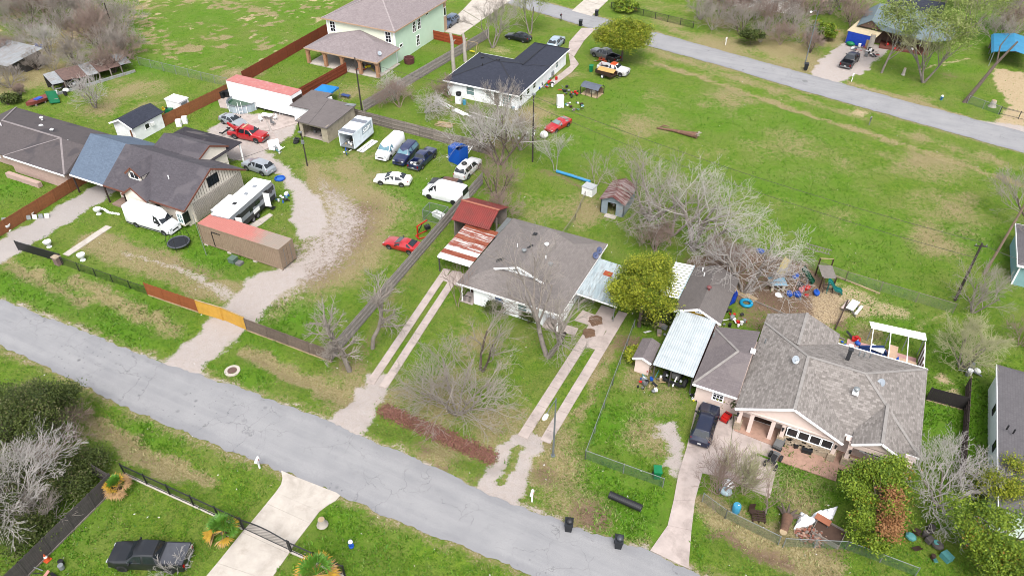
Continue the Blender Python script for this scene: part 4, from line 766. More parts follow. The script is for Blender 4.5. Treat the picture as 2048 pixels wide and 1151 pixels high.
h.location = (cx0, cy0, 0); TAN = mat('tan_container', S(172, 150, 128), .6, var=.1, dirt=S(140, 100, 80), dirtamt=.25)
wp('body', corr(cx0, cx1, cy0, cy1, .25, 2.9), TAN, h); wp('frame', MB().bx(cx0, cx1, cy0 - .03, cy0 + .1, .15, .3).bx(cx0, cx1, cy0 - .03, cy0 + .1, 2.8, 2.92).bx(cx1 - .12, cx1 + .03, cy0 - .04, cy0 + .12, .15, 2.92).bx(cx1 - .12, cx1 + .03, cy1 - .12, cy1 + .04, .15, 2.92).bx(cx1 - .1, cx1 + .02, cy0, cy1, 2.78, 2.92).bx(cx0 - .03, cx0 + .12, cy0 - .04, cy0 + .12, .15, 2.92), TAN, h)
g = NG('container_roof'); v = g.coord('Generated'); sp = g.n('ShaderNodeSeparateXYZ'); g.l(v, sp.inputs[0]); vo = g.coord(); so2 = g.n('ShaderNodeSeparateXYZ'); g.l(vo, so2.inputs[0])
x = g.mix(g.rng(g.math('ADD', sp.outputs[0], g.math('MULTIPLY', g.noise(1.2, vo, 3), .3)), .72, .95), S(216, 134, 122), S(178, 163, 148)); wv = g.math('SINE', g.math('MULTIPLY', so2.outputs[0], 2 * math.pi / .28)); x = g.mix(g.rng(wv, -1, 1, .16, 0), x, S(120, 80, 70)); x = g.mix(g.rng(g.noise(.9, vo, 5, .6), .55, .75, 0, .45), x, S(226, 150, 138)); g.col(x); g.set(Roughness=.7); g.bump(wv, .4, .03)
wp('roof', MB().slab([(cx0, cy0, 2.95), (cx1, cy0, 2.95), (cx1, cy1, 2.95), (cx0, cy1, 2.95)], .05), g.m, h)
for i in range(2):
    ya = cy0 + .14 + i * 1.07; d_ = wp('door', MB().bx(cx1 + .0, cx1 + .05, ya, ya + 1.0, .3, 2.76), TAN, h)
    part('door_rib', MB().bx(0, .03, 0, 1.0, 0, .06), TAN, d_, loc=(cx1 + .05 - cx0, ya - cy0, .6)); [part('door_rib', MB().bx(0, .03, 0, 1.0, 0, .06), TAN, d_, loc=(cx1 + .05 - cx0, ya - cy0, .6 + .35 * k)) for k in range(1, 6)]
    part('lock_bar', MB().cyl((0, 0, 0), (0, 0, 2.4), .025, 6), STEEL, d_, loc=(cx1 + .1 - cx0, ya + .5 - cy0, .32))
wp('side_door', MB().bx(cx0 + 1.9, cx0 + 1.96, cy0 - .08, cy0 + .02, .3, 2.35).bx(cx0 + 1.9, cx0 + 3.2, cy0 - .08, cy0 + .02, 2.3, 2.35), IRON, h)
for xx in (cx0 + .5, cx0 + 4, cx0 + 7.8, cx1 - .3): wp('block', MB().bx(xx - .25, xx + .25, cy0 - .15, cy0 + .3, -.05, .15), CONC, h)
# ---- H. two storey mint house with arcaded porch
h = bld('house', 'two-storey mint and cream house with taupe hip roof and arched brick back porch', 'house', -86, 98)
roofp(h, hipf(-87, -72, 103.6, 121, 5.8, 3.2), SH_TAUPE, .12, cap=mat('taupe_cap', S(186, 174, 174), .9), fascia=rim(-87, -72, 103.6, 121, 5.8), fm=TRIMT)
wp('wall', MB().bx(-72.7, -72.55, 104.2, 120.5, 0, 5.8).bx(-86.4, -72.7, 120.4, 120.5, 0, 5.8).bx(-86.4, -86.3, 104.2, 120.5, 0, 5.8), WALLG, h)
wp('back_wall', MB().bx(-86.4, -72.7, 104.2, 104.35, 0, 5.8), WALLM, h)
wp('corner_board', MB().bx(-72.75, -72.5, 104.15, 104.4, 0, 5.8), TRIMW, h); wp('corner_board', MB().bx(-86.45, -86.2, 104.15, 104.3, 0, 5.8), TRIMW, h)
for xx in (-85.2, -73.8): opening(h, 'window', xx, 104.2, 4.4, 1.0, 1.7, 'S', TRIMW, GLASSD, (2, 3), .14)
for yy, zz in ((110.4, 4.3), (112.0, 4.3), (111.3, 1.6)): opening(h, 'window', -72.55, yy, zz, .9, 1.7, 'E', TRIMW, GLASSD, (2, 3), .12)
opening(h, 'window', -72.55, 114.8, 5.2, .9, .35, 'E', TRIMW, GLASSD, (1, 1)); opening(h, 'window', -72.55, 105.9, 2.6, .9, .4, 'E', TRIMW, GLASSD, (1, 1))
wp('front_bay', MB().bx(-75, -72.6, 120.5, 121.6, 0, 5.2), TRIMT, h); opening(h, 'window', -72.6, 121.05, 3.6, .7, 1.4, 'E', TRIMW, GLASSD, (1, 1))
roofp(h, [[(-86.4, 97.3, 2.9), (-71.6, 97.3, 2.9), (-74.8, 101.6, 4.35), (-79.5, 104.2, 4.9)][:3] + [(-79.5, 104.2, 4.7), (-82.2, 102.2, 4.35)], [(-71.6, 97.3, 2.9), (-71.6, 104.2, 2.9), (-79.5, 104.2, 4.7), (-74.8, 101.6, 4.35)], [(-86.4, 104.2, 2.9), (-86.4, 97.3, 2.9), (-82.2, 102.2, 4.35), (-79.5, 104.2, 4.7)]], SH_TAUPE, .1, 'porch_roof', [((-86.4, 97.25, 2.9), (-71.6, 97.25, 2.9)), ((-71.6, 97.25, 2.9), (-71.6, 104, 2.9))], TRIMT)
wp('porch_floor', MB().bx(-86.2, -71.9, 97.6, 104.2, 0, .15), CONC, h); wp('porch_wall', MB().bx(-72.7, -72.5, 99.6, 104.2, 0, 2.85), WALLG, h)
xs_ = [-86.1, -82.5, -79.0, -75.4, -72.0]
for xx in xs_: wp('brick_column', MB().bx(xx - .25, xx + .25, 97.5, 98.0, .15, 2.85), BRICKT, h)
for a, b in zip(xs_, xs_[1:]):
    m_ = MB(); c0, hw = (a + b) / 2, (b - a) / 2 - .25
    for i in range(10):
        t0, t1 = -1 + 2 * i / 10, -1 + 2 * (i + 1) / 10; f_ = lambda t: 1.9 + .75 * math.sqrt(max(0, 1 - t * t))
        m_.add([(c0 + hw * t, yy, zz) for yy in (97.6, 97.9) for t, zz in ((t0, f_(t0)), (t1, f_(t1)), (t1, 2.85), (t0, 2.85))], [(0, 1, 2, 3), (7, 6, 5, 4), (0, 4, 5, 1)])
    wp('arch', m_, BRICKT, h)
door(h, -76.5, 104.2, face='S'); opening(h, 'window', -74.2, 104.2, 1.6, 1.0, 1.2, 'S', TRIMW, GLASSD, (2, 2)); opening(h, 'window', -84, 104.2, 1.6, 1.0, 1.2, 'S', TRIMW, GLASSD, (2, 2))
dish(h, -72.3, 99.2, 3.2, R(-40))
p_ = P(819, 126); wp('brick_well', MB().lathe([(.9, 0), (.9, 1.0), (.7, 1.0), (.7, .3)], (p_[0], p_[1], 0), 8), mat('maroon_brick', S(110, 62, 60), .9, var=.3, scale=5), h) if 0 else solo('brick_well', MB().lathe([(.85, 0), (.95, 1.0), (.75, 1.02), (.7, .3)], (0, 0, 0), 8), mat('maroon_brick', S(110, 62, 60), .9, var=.3, scale=5), 'maroon brick well box on lawn beside mint wall', 'well', (p_[0], p_[1], 0))
# ---- I. white house with charcoal roof
h = bld('house', 'white L-shaped house with charcoal shingle hips among yard clutter', 'house', -58.5, 97.4)
roofp(h, hipf(-59.1, -45.9, 96.8, 109.0, 2.6, 2.0), SH_CHAR, .1, cap=mat('charcoal_cap', S(50, 52, 62), .9), fascia=rim(-59.1, -45.9, 96.8, 109.0, 2.6))
roofp(h, [[(-52.6, 105, 2.61), (-49.25, 105, 3.75), (-49.25, 114.2, 3.75), (-52.6, 117, 2.61)][::-1], [(-45.95, 108.6, 2.61), (-45.95, 117, 2.61), (-49.25, 114.2, 3.75), (-49.25, 105, 3.75)], [(-45.95, 117, 2.61), (-52.6, 117, 2.61), (-49.25, 114.2, 3.75)]], SH_CHAR, .08, 'wing_roof', cap=mat('charcoal_cap', None), fascia= [((-45.95, 108.6, 2.61), (-45.95, 117, 2.61)), ((-48.2, 108.55, 2.61), (-45.95, 108.55, 2.61))])
wp('wall', MB().prism([(-58.6, 97.3), (-46.4, 97.3), (-46.4, 116.5), (-52.1, 116.5), (-52.1, 108.5), (-58.6, 108.5)], 0, 2.62), WALLW, h)
opening(h, 'window', P(945, 178, 1.5)[0], 97.3, 1.5, 1.3, 1.3, 'S', TRIMW, GLASSL, (1, 2)); opening(h, 'window', P(982, 186, 1.5)[0], 97.3, 1.7, .9, .8, 'S', TRIMW, GLASSL, (1, 2)); opening(h, 'window', P(1018, 197, 1.3)[0], 97.3, 1.3, 1.4, 1.7, 'S', TRIMW, GLASSL, (3, 4)); door(h, P(1002, 192, 1)[0], 97.3, face='S', m=WOODG)
for yy in (98.6, 101.2, 103.5): opening(h, 'window', -46.4, yy, 1.5, .9, .9, 'E', TRIMW, GLASSD, (1, 2))
door(h, -46.4, 106.5, face='E', m=WALLW); opening(h, 'window', -46.4, 112.5, 1.5, 1.0, 1.0, 'E', TRIMW, GLASSL, (1, 2))
for a in ((-54.4, 101.3, 4.05, 'pipe', BLACK), (-52.6, 103.2, 4.6, 'box', BLACK), (-56.5, 105.3, 3.5, 'box', BLACK), (-47.6, 98.0, 3.0, 'pipe', BLACK)): vent(h, *a)
# ---- J. grey shed with rusty roof; white box; K and other far buildings
a_ = P(1200, 424); h = bld('shed', 'grey block shed with rusty striped roof under the bare trees', 'shed', a_[0], a_[1]); ax, ay = a_[0], a_[1]
roofp(h, gaby(ax - .2, ax + 3.2, ay - .3, ay + 4.6, 2.0, .8), ribbed('rusty_stripe', S(200, 180, 175), S(125, 55, 50), .95, .3, 1, streak=(.4, 3, 1), thr=(.45, .52)), .05)
wp('wall', MB().bx(ax, ax + .1, ay, ay + 4.3, 0, 2.05).bx(ax + 2.9, ax + 3, ay, ay + 4.3, 0, 2.05).bx(ax, ax + 3, ay + 4.2, ay + 4.3, 0, 2.05).bx(ax, ax + .9, ay, ay + .1, 0, 2.05).bx(ax + 2, ax + 3, ay, ay + .1, 0, 2.05).bx(ax + .9, ax + 2, ay, ay + .1, 1.75, 2.05), mat('blue_grey_block', S(160, 175, 185), .8, var=.12), h); wp('gable', MB().panel([(ax, ay, 2.0), (ax + 3, ay, 2.0), (ax + 1.5, ay, 2.72)], .06), mat('blue_grey_block', None), h)
wp('threshold', MB().bx(ax + .8, ax + 2.2, ay - .8, ay, 0, .1), CONC, h)
h = bld('house', 'old house with slate green gabled roof and open porch on the far street', 'house', -3, 148)
roofp(h, [[(-3.6, 149.2, 2.8), (-3.0, 158.5, 2.8), (-1.0, 158.5, 4.3), (-1.4, 148.6, 4.3)][::-1], [(.6, 148.2, 2.8), (-1.4, 148.6, 4.3), (-1.0, 158.5, 4.3), (3.4, 162, 4.3)][::-1][:0] or [(-1.4, 148.6, 4.3), (.6, 148.2, 3.0), (8.5, 147.0, 2.6), (9.5, 152.5, 3.6), (4, 158.5, 4.4), (-1.0, 158.5, 4.3)], [(9.5, 152.5, 3.6), (8.5, 147, 2.6), (12, 150, 2.5), (13, 157, 2.6), (4, 158.5, 4.4)]], SH_TEAL, .12)
wp('wall', MB().bx(-3, 1, 150, 158, 0, 2.7).bx(1, 9, 151, 158, 0, 2.6), mat('brown_boards', S(120, 96, 84), .85, var=.3), h); wp('gable', MB().panel([(-3.4, 149.3, 2.8), (.4, 148.5, 2.8), (-1.4, 148.8, 4.15)], .06), mat('brown_boards', None), h)
posts(h, [(2, 148.4), (4.5, 148), (7.8, 147.4)], 2.6, DOORB, .1); wp('porch_deck', MB().bx(1, 9, 147.5, 151, 0, .25), mat('red_deck', S(130, 75, 62), .8), h); opening(h, 'window', 5, 151, 1.5, 1.2, 1.2, 'S', TRIMT, GLASSD, (2, 2)); door(h, 7, 151, face='S')
h = bld('house', 'low house with dark torn roof behind the slate green roofed one', 'house', 1, 163)
roofp(h, gabx(0, 10, 162, 169, 2.6, 1.3), SH_CHAR, .1); wp('wall', MB().bx(.4, 9.6, 162.4, 168.6, 0, 2.6), WALLW, h); wp('tarp', MB().box((6.5, 164, 3.2), (4, 2, .05), 0, 0, .35), mat('pale_blue_tarp', S(190, 205, 220), .6), h)
a_ = P(1988, 103, 2.6); h = bld('carport', 'bright blue curved metal carport over a sandy drive at right edge', 'carport', a_[0], a_[1]); ax, ay = a_[0], a_[1]
BM = ribbed('bright_blue_metal', S(60, 165, 215), None, 0, .25, 1)
V = [(ax - .3, ay, 2.3), (ax, ay, 2.6), (ax + 3, ay, 3.2), (ax + 6, ay, 2.6), (ax + 6.3, ay, 2.3)]
roofp(h, [[V[i], V[i + 1], (V[i + 1][0], ay + 9, V[i + 1][2]), (V[i][0], ay + 9, V[i][2])] for i in range(4)], BM, .05); posts(h, [(ax + .1, ay + .2), (ax + .1, ay + 3), (ax + .1, ay + 6), (ax + .1, ay + 8.8), (ax + 5.9, ay + .2), (ax + 5.9, ay + 8.8), (ax + 3, ay + 8.8)], 2.55, GALV, .05); wp('back_wall', MB().bx(ax, ax + 6, ay + 8.9, ay + 8.95, 0, 2.4), mat('tan_board', S(150, 125, 100), .85), h)
h = bld('house', 'white abandoned house swallowed by bare thicket on the far street', 'house', -14, 160); a_ = P(1590, 30); ax, ay = a_[0] - 12, a_[1]
h.location = (ax, ay, 0); roofp(h, gabx(ax - .5, ax + 12.5, ay - .5, ay + 8, 2.7, 1.6), SH_GREY, .1); wp('wall', MB().bx(ax, ax + 12, ay, ay + 7.5, 0, 2.75), WALLW, h); [opening(h, 'window', ax + k, ay, 1.5, 1, 1.2, 'S') for k in (2.5, 5.5, 10)]; door(h, ax + 8, ay, face='S'); wp('gable', MB().panel([(ax + 12.1, ay, 2.7), (ax + 12.1, ay + 7.5, 2.7), (ax + 12.1, ay + 3.75, 4.2)], .06), WALLW, h)
a_ = P(1262, -12); h = bld('house', 'cream house at top edge beyond the black lawn fence', 'house', a_[0], a_[1]); ax, ay = a_[0] - 2, a_[1] + 2
roofp(h, hipf(ax - .5, ax + 16.5, ay - .5, ay + 9, 2.8, 2), SH_TAUPE, .1); wp('wall', MB().bx(ax, ax + 16, ay, ay + 8.5, 0, 2.8), WALLC, h); [opening(h, 'window', ax + k, ay, 1.5, 1.2, 1.2, 'S') for k in (3, 7, 13)]; wp('base_band', MB().bx(ax, ax + 16, ay - .04, ay, .2, .7), TERRA, h)
# right edge: grey roofed white house, teal house
h = bld('house', 'white house with grey shingle roof along the right edge', 'house', 17.5, 48); 
SHR = shingle('mid_grey_shingle', S(132, 128, 130), S(112, 108, 112), contrast=.45, wid=.25, row=.15)
a_ = P(1994, 728, 3.0); xr, yr = a_[0], a_[1]
roofp(h, [[(xr, yr, 3.0), (xr, yr - 17, 3.0), (xr + 5.5, yr - 13, 4.6), (xr + 5.5, yr - 3, 4.6)], [(xr, yr, 3.0), (xr + 5.5, yr - 3, 4.6), (xr + 11, yr, 3.0)], [(xr + 11, yr, 3.0), (xr + 5.5, yr - 3, 4.6), (xr + 5.5, yr - 13, 4.6), (xr + 11, yr - 17, 3.0)], [(xr, yr - 17, 3.0), (xr + 11, yr - 17, 3.0), (xr + 5.5, yr - 13, 4.6)]], SHR, .1, fascia=[((xr - .02, yr, 3.0), (xr - .02, yr - 17, 3.0))])
wp('wall', MB().bx(xr + .3, xr + 10.7, yr - 16.7, yr - .3, 0, 3.0), mat('mint_white_wall', S(228, 240, 236, .75), .7, var=.06), h)
for yy in (yr - 4.5, yr - 9): opening(h, 'window', xr + .3, yy, 1.7, .7, 1.1, 'W', IRON, GLASSD, (1, 1), .05)
for q_ in ((2013, 858), (2026, 866)): a_ = P(q_[0], q_[1], 3.5); vent(h, a_[0], a_[1], 3.6, 'pipe', BLACK)
a_ = P(2022, 568); h = bld('house', 'pale teal house with grey roof edge at the right margin of the field', 'house', a_[0], a_[1]); ax, ay = a_[0], a_[1]
wp('wall', MB().bx(ax, ax + 9, ay, ay + 8, 0, 2.8), mat('teal_wall', S(150, 195, 198), .7, var=.06), h); roofp(h, hipf(ax - .4, ax + 9.4, ay - .4, ay + 8.4, 2.8, 1.8), SHR, .1, fascia=rim(ax - .4, ax + 9.4, ay - .4, ay + 8.4, 2.8)); wp('corner_board', MB().bx(ax - .04, ax + .1, ay - .04, ay + .1, 0, 2.7), TRIMW, h)
# top left sheds
a_ = P(12, 148); h = bld('shed', 'pale metal-roofed shed in the brush at upper left edge', 'shed', a_[0], a_[1]); ax, ay = a_[0], a_[1]
ml = ribbed('dull_pale_metal', S(190, 195, 198), S(165, 140, 125), .6, .25, 0)
sheets(h, ax - 9, ax + 3, ay - 1, ay + 6, 2.2, 2.8, 6, 'x', [ml]); wp('wall', MB().bx(ax - 8.5, ax + 2.5, ay + 2, ay + 5.6, 0, 2.3), mat('dark_boards', S(80, 76, 74), .9), h); posts(h, [(ax - 8.5, ay - .5), (ax - 3, ay - .5), (ax + 2.6, ay - .5)], 2.2, WOODG, .08)
a0, a1 = P(112, 188), P(268, 142); h = bld('lean_to', 'long collapsing lean-to with sagging pale roof edge under thicket at upper left', 'lean-to', a0[0], a0[1])
dv = (a1 - a0); L_ = np.hypot(dv[0], dv[1]); dv = dv / L_; nv = np.array([-dv[1], dv[0], 0]); k = 7
for i in range(k):
    s0, s1 = a0 + dv * L_ * i / k, a0 + dv * L_ * (i + 1) / k; dz = random.uniform(-.3, .2)
    pts = [s0 + [0, 0, 1.5 + dz], s1 + [0, 0, 1.4 + dz], s1 + nv * 3.5 + [0, 0, 2.2 + dz * .5], s0 + nv * 3.5 + [0, 0, 2.2 + dz * .5]]
    wp('roof_sheet', MB().slab([tuple(p) for p in pts], .05), ml if i % 3 == 0 else mat('rusty_brown_sheet', S(125, 100, 92), .8, var=.3), h); wp('post', MB().box(tuple(s0 + [0, 0, .7]), (.14, .14, 1.5), .3), WOODG, h)
wp('front_kerb', MB().beam(tuple(a0 - nv * .6 + [0, 0, .2]), tuple(a1 - nv * .6 + [0, 0, .2]), .3, .4), mat('dull_pale_metal', None), h)
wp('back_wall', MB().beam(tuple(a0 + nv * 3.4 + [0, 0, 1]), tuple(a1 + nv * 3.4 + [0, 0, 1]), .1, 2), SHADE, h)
# ================================================================ vehicles
def paint_m(name, c, rough=.28, coat=.6, var=.06, dirt=None, amt=.25): return mat('paint_' + name, c, rough, 0, var, 1.2, dirt or S(150, 140, 125), amt, coat=coat, spec=.5)
PW = paint_m('white', S(246, 247, 250, .7)); PK = paint_m('black', (.008, .009, .012, 1), .35, .15, amt=.04); PSV = paint_m('silver', S(175, 182, 190), .3); PR = paint_m('red', S(205, 22, 34)); PNV = paint_m('navy', S(28, 42, 92)); PGB = paint_m('steel_blue', S(88, 108, 138)); PPB = paint_m('pale_blue', S(176, 198, 214)); PGR = paint_m('grey', S(120, 120, 124)); POW = paint_m('old_white', S(222, 222, 222, .7), .5, .1, .15, S(140, 110, 90), .5); PDB = paint_m('dusty_black', S(44, 46, 52), .5, .2, amt=.4); PCL = paint_m('pearl', S(240, 240, 232, .8))
LAMP = mat('lamp_clear', S(225, 230, 235), .15, spec=.7); TAIL = mat('lamp_red', S(190, 15, 15), .2); ORNG = paint_m('orange', S(225, 95, 45), .5, .1)
PLATE = mat('number_plate', S(235, 235, 235), .5)
# kind: stations (x, belt z, top z, half width of top), from front to rear; half width, sill, wheels, radius, glass runs
KIND = {
 'sedan': dict(L=4.85, W=.92, st=[(2.42, .50, .56, .60), (2.30, .62, .70, .72), (1.9, .70, .80, .78), (.98, .88, .98, .74), (.15, .93, 1.40, .58), (-.45, .94, 1.46, .58), (-1.05, .95, 1.40, .57), (-1.72, .95, 1.08, .70), (-2.25, .92, 1.02, .74), (-2.42, .66, .78, .68)], ax=(1.45, -1.38), r=.34, ws=(3, 4), rw=(6, 7), side=[(3, 5), (5, 7)]),
 'coupe': dict(L=4.5, W=.9, st=[(2.25, .48, .54, .60), (2.1, .60, .68, .72), (1.7, .68, .78, .76), (.75, .84, .92, .72), (-.1, .88, 1.26, .55), (-.6, .9, 1.31, .55), (-1.0, .9, 1.27, .54), (-1.75, .92, 1.02, .66), (-2.1, .9, .98, .72), (-2.25, .62, .74, .66)], ax=(1.35, -1.3), r=.33, ws=(3, 4), rw=(6, 7), side=[(3, 7)]),
 'suv': dict(L=4.75, W=.95, st=[(2.38, .62, .72, .66), (2.28, .80, .92, .76), (1.95, .92, 1.02, .80), (1.05, 1.02, 1.12, .78), (.4, 1.06, 1.62, .63), (-.3, 1.07, 1.70, .64), (-1.7, 1.08, 1.66, .62), (-2.15, 1.05, 1.12, .74), (-2.37, .72, .86, .74)], ax=(1.42, -1.4), r=.38, ws=(3, 4), rw=(6, 7), side=[(3, 5), (5, 6), (6, 7)]),
 'bigsuv': dict(L=5.2, W=1.0, st=[(2.6, .68, .86, .72), (2.52, .92, 1.08, .82), (2.1, 1.0, 1.14, .86), (1.15, 1.08, 1.2, .84), (.55, 1.12, 1.80, .70), (-.3, 1.13, 1.88, .71), (-2.1, 1.14, 1.84, .70), (-2.5, 1.1, 1.2, .80), (-2.6, .75, .92, .8)], ax=(1.6, -1.55), r=.40, ws=(3, 4), rw=(6, 7), side=[(3, 5), (5, 6), (6, 7)]),
 'sprinter': dict(L=7.0, W=1.0, st=[(3.5, .7, .85, .70), (3.4, 1.0, 1.15, .82), (2.9, 1.2, 1.32, .86), (2.55, 1.35, 1.45, .86), (1.85, 1.45, 2.45, .76), (1.3, 1.5, 2.74, .78), (-2.8, 1.5, 2.74, .80), (-3.3, 1.5, 2.70, .80), (-3.48, 1.0, 2.60, .80)], ax=(2.5, -1.8), r=.36, ws=(3, 4), rw=None, side=[(3, 5)]),
 'van': dict(L=5.7, W=1.0, st=[(2.85, .66, .8, .72), (2.76, .95, 1.08, .82), (2.35, 1.08, 1.2, .86), (1.95, 1.16, 1.28, .86), (1.2, 1.25, 2.0, .76), (.7, 1.28, 2.10, .77), (-2.3, 1.28, 2.10, .77), (-2.7, 1.28, 2.04, .77), (-2.84, .9, 1.3, .8)], ax=(1.85, -1.6), r=.37, ws=(3, 4), rw=(7, 8), side=[(3, 5)]),
 'transit': dict(L=5.95, W=1.02, st=[(2.98, .68, .84, .70), (2.86, .98, 1.12, .82), (2.45, 1.16, 1.28, .86), (2.1, 1.28, 1.38, .86), (1.3, 1.4, 2.25, .76), (.8, 1.42, 2.42, .78), (-2.5, 1.42, 2.44, .78), (-2.86, 1.42, 2.38, .78), (-2.96, .9, 1.45, .82)], ax=(1.95, -1.6), r=.36, ws=(3, 4), rw=(7, 8), side=[(3, 5)]),
 'pickup': dict(L=5.8, W=1.0, st=[(2.9, .72, .92, .74), (2.82, .98, 1.14, .84), (2.3, 1.06, 1.2, .87), (1.4, 1.12, 1.26, .85), (.75, 1.16, 1.78, .70), (.1, 1.17, 1.87, .71), (-.75, 1.17, 1.84, .70), (-.98, 1.17, 1.24, .80), (-1.06, 1.1, 1.16, .82)], ax=(1.85, -1.75), r=.41, ws=(3, 4), rw=(6, 7), side=[(3, 5), (5, 7)], bed=(-1.06, -2.86)),
 'oldpickup': dict(L=5.3, W=.98, st=[(2.65, .72, .9, .78), (2.6, .98, 1.1, .86), (2.1, 1.04, 1.16, .88), (1.1, 1.1, 1.2, .86), (.6, 1.12, 1.68, .68), (.1, 1.12, 1.76, .68), (-.4, 1.12, 1.72, .68), (-.55, 1.1, 1.16, .8), (-.62, 1.05, 1.1, .82)], ax=(1.7, -1.6), r=.38, ws=(3, 4), rw=(6, 7), side=[(3, 7)], bed=(-.62, -2.6)),
}
def section(k, s):
    x, zb, zt, wt = s; W = k['W']; e = .88 if abs(x) > k['L'] / 2 - .2 else (.96 if abs(x) > k['L'] / 2 - .5 else 1.0)
    low = .26 if abs(x) < k['L'] / 2 - .12 else .34
    wm = W * e
    return [(wm * .93, low), (wm, low + .22), (wm, zb - .12), (wm * .97, zb), (wt, zt - (zt - zb) * .12 - .01), (wt * .88, zt), (0, zt + .03)]
WHEEL = {}
def wheel_meshes(r, rim_m, wid=.24):
    key = (round(r, 2), rim_m.name)
    if key not in WHEEL:
        t = MB(); n = 18; prof = [(r * .64, -wid / 2), (r * .93, -wid / 2), (r, -wid * .32), (r, wid * .32), (r * .93, wid / 2), (r * .64, wid / 2)]
        V = [(a * math.cos(2 * math.pi * j / n), b, a * math.sin(2 * math.pi * j / n)) for a, b in prof for j in range(n)]
        t.add(V, [(i * n + j, (i + 1) * n + j, (i + 1) * n + (j + 1) % n, i * n + (j + 1) % n) for i in range(len(prof) - 1) for j in range(n)])
        q = MB(); q.cyl((0, -wid * .44, 0), (0, wid * .44, 0), r * .65, 14)
        for j in range(5):
            a = 2 * math.pi * j / 5; q.box((math.cos(a) * r * .35, wid * .46, math.sin(a) * r * .35), (r * .16, .03, r * .16), 0, 0, 0, -a); q.box((math.cos(a) * r * .35, -wid * .46, math.sin(a) * r * .35), (r * .16, .03, r * .16), 0, 0, 0, -a)
        WHEEL[key] = (t.mesh('tyre', RUBBER, 40), q.mesh('rim', rim_m, 40))
    return WHEEL[key]
def vehicle(name, label, cat, kind, paint, loc, yaw, sc=1.0, group=None, roofm=None, rim=CHROME, glass=GLASSD, z=0, noroof=False, wheels=True, bedm=None):
    k = KIND[kind]; t = thing(name, label, cat, (loc[0], loc[1], z), yaw, group); t.scale = (sc, sc, sc)
    secs = [(s[0], section(k, s)) for s in k['st']]; n = 7; body = MB(); V = []
    for x, h_ in secs: V += [(x, y, zz) for y, zz in h_] + [(x, -y, zz) for y, zz in h_[-2::-1]]
    m = 2 * n - 1; F = []; MI = []
    for i in range(len(secs) - 1):
        for j in range(m - 1):
            F.append((i * m + j, i * m + j + 1, (i + 1) * m + j + 1, (i + 1) * m + j)[::-1]); MI.append(1 if roofm and 4 <= j <= m - 6 and i >= (k['ws'][1]) and i < (k['rw'][0] if k['rw'] else 99) else 0)
        F.append((i * m + m - 1, i * m, (i + 1) * m, (i + 1) * m + m - 1)[::-1]); MI.append(0)
    F += [tuple(range(m)), tuple((len(secs) - 1) * m + j for j in range(m))[::-1]]; MI += [0, 0]
    body.add(V, F); body.M = MI; part('body', body, [paint, roofm or paint], t, 32)
    def pt(i, j, side=1): x, h_ = secs[i]; return Vector((x, h_[j][0] * side, h_[j][1]))
    def glass_quad(nm, q, ins=.1, out=.012, m_=glass):
        c = sum(q, Vector()) / len(q); nn = (q[1] - q[0]).cross(q[2] - q[0]).normalized()
        if nn.dot(c - Vector((c.x, 0, .8))) < 0 and nm == 'side_window': nn = -nn
        if nm != 'side_window' and nn.z < 0: nn = -nn
        part(nm, MB().panel([p + (c - p) * ins + nn * out for p in q], .01), m_, t)
    def span(a, b, nm):
        L_, R_ = 4, 4; q = [pt(a, 4, 1), pt(b, 4, 1), pt(b, 4, -1), pt(a, 4, -1)]
        for p in q: p.y *= .93
        f = .06; q2 = [q[0] + (q[1] - q[0]) * f, q[0] + (q[1] - q[0]) * .94, q[3] + (q[2] - q[3]) * .94, q[3] + (q[2] - q[3]) * f]
        up_ = .04 + .02
        part(nm, MB().panel([p + Vector((0, 0, up_)) for p in q2][::-1], .02), glass, t)
    span(*k['ws'], 'windshield')
    if k['rw']: span(*k['rw'], 'rear_window')
    for a, b in k['side']:
        for sd in (1, -1):
            q = [pt(a, 3, sd), pt(b, 3, sd)] + [pt(i, 4, sd) for i in range(b, a - 1, -1)]
            glass_quad('side_window', q, .13)
    if wheels:
        tm, rm = wheel_meshes(k['r'], rim)
        for ax in k['ax']:
            for sd in (1, -1):
                w_ = link('wheel', tm, t, (ax, sd * (k['W'] - .1), k['r'])); link('rim', rm, w_)
                part('wheel_arch', MB().panel([(ax + math.cos(a) * k['r'] * 1.2, sd * (k['W'] + .004), k['r'] + math.sin(a) * k['r'] * 1.2) for a in (math.pi * j / 8 for j in range(9))][::sd], .01), BLACK, t)
    xf, xr = k['st'][1][0], k['st'][-2][0]; zf = k['st'][1][1]
    if kind in ('pickup', 'oldpickup'): xr = k['bed'][1] + .02
    for sd in (1, -1):
        part('headlight', MB().box((xf + .05, sd * k['W'] * .66, zf - .03), (.16, .3, .14), sd * -.15), LAMP, t)
        part('taillight', MB().box((xr - .02, sd * k['W'] * .8, .86 if 'pickup' not in kind else .85), (.14, .16, .3 if kind not in ('sedan', 'coupe') else .16)), TAIL, t)
        part('mirror', MB().box((k['st'][k['ws'][0]][0] - .35, sd * (k['W'] + .1), k['st'][k['ws'][0]][1] + .1), (.1, .2, .14)), BLACK, t)
    part('grille', MB().box((k['st'][0][0] - .02, 0, k['st'][0][1] - .02), (.1, k['W'] * .9, .16)), BLACK, t)
    part('bumper', MB().box((k['st'][0][0] - .04, 0, .42), (.16, k['W'] * 1.7, .18)), STEEL if 'pickup' in kind else paint, t); part('bumper', MB().box((-k['L'] / 2 + .05, 0, .46), (.14, k['W'] * 1.7, .18)), STEEL if 'pickup' in kind else paint, t)
    part('number_plate', MB().box((-k['L'] / 2 - .03, 0, .62), (.02, .32, .16)), PLATE, t)
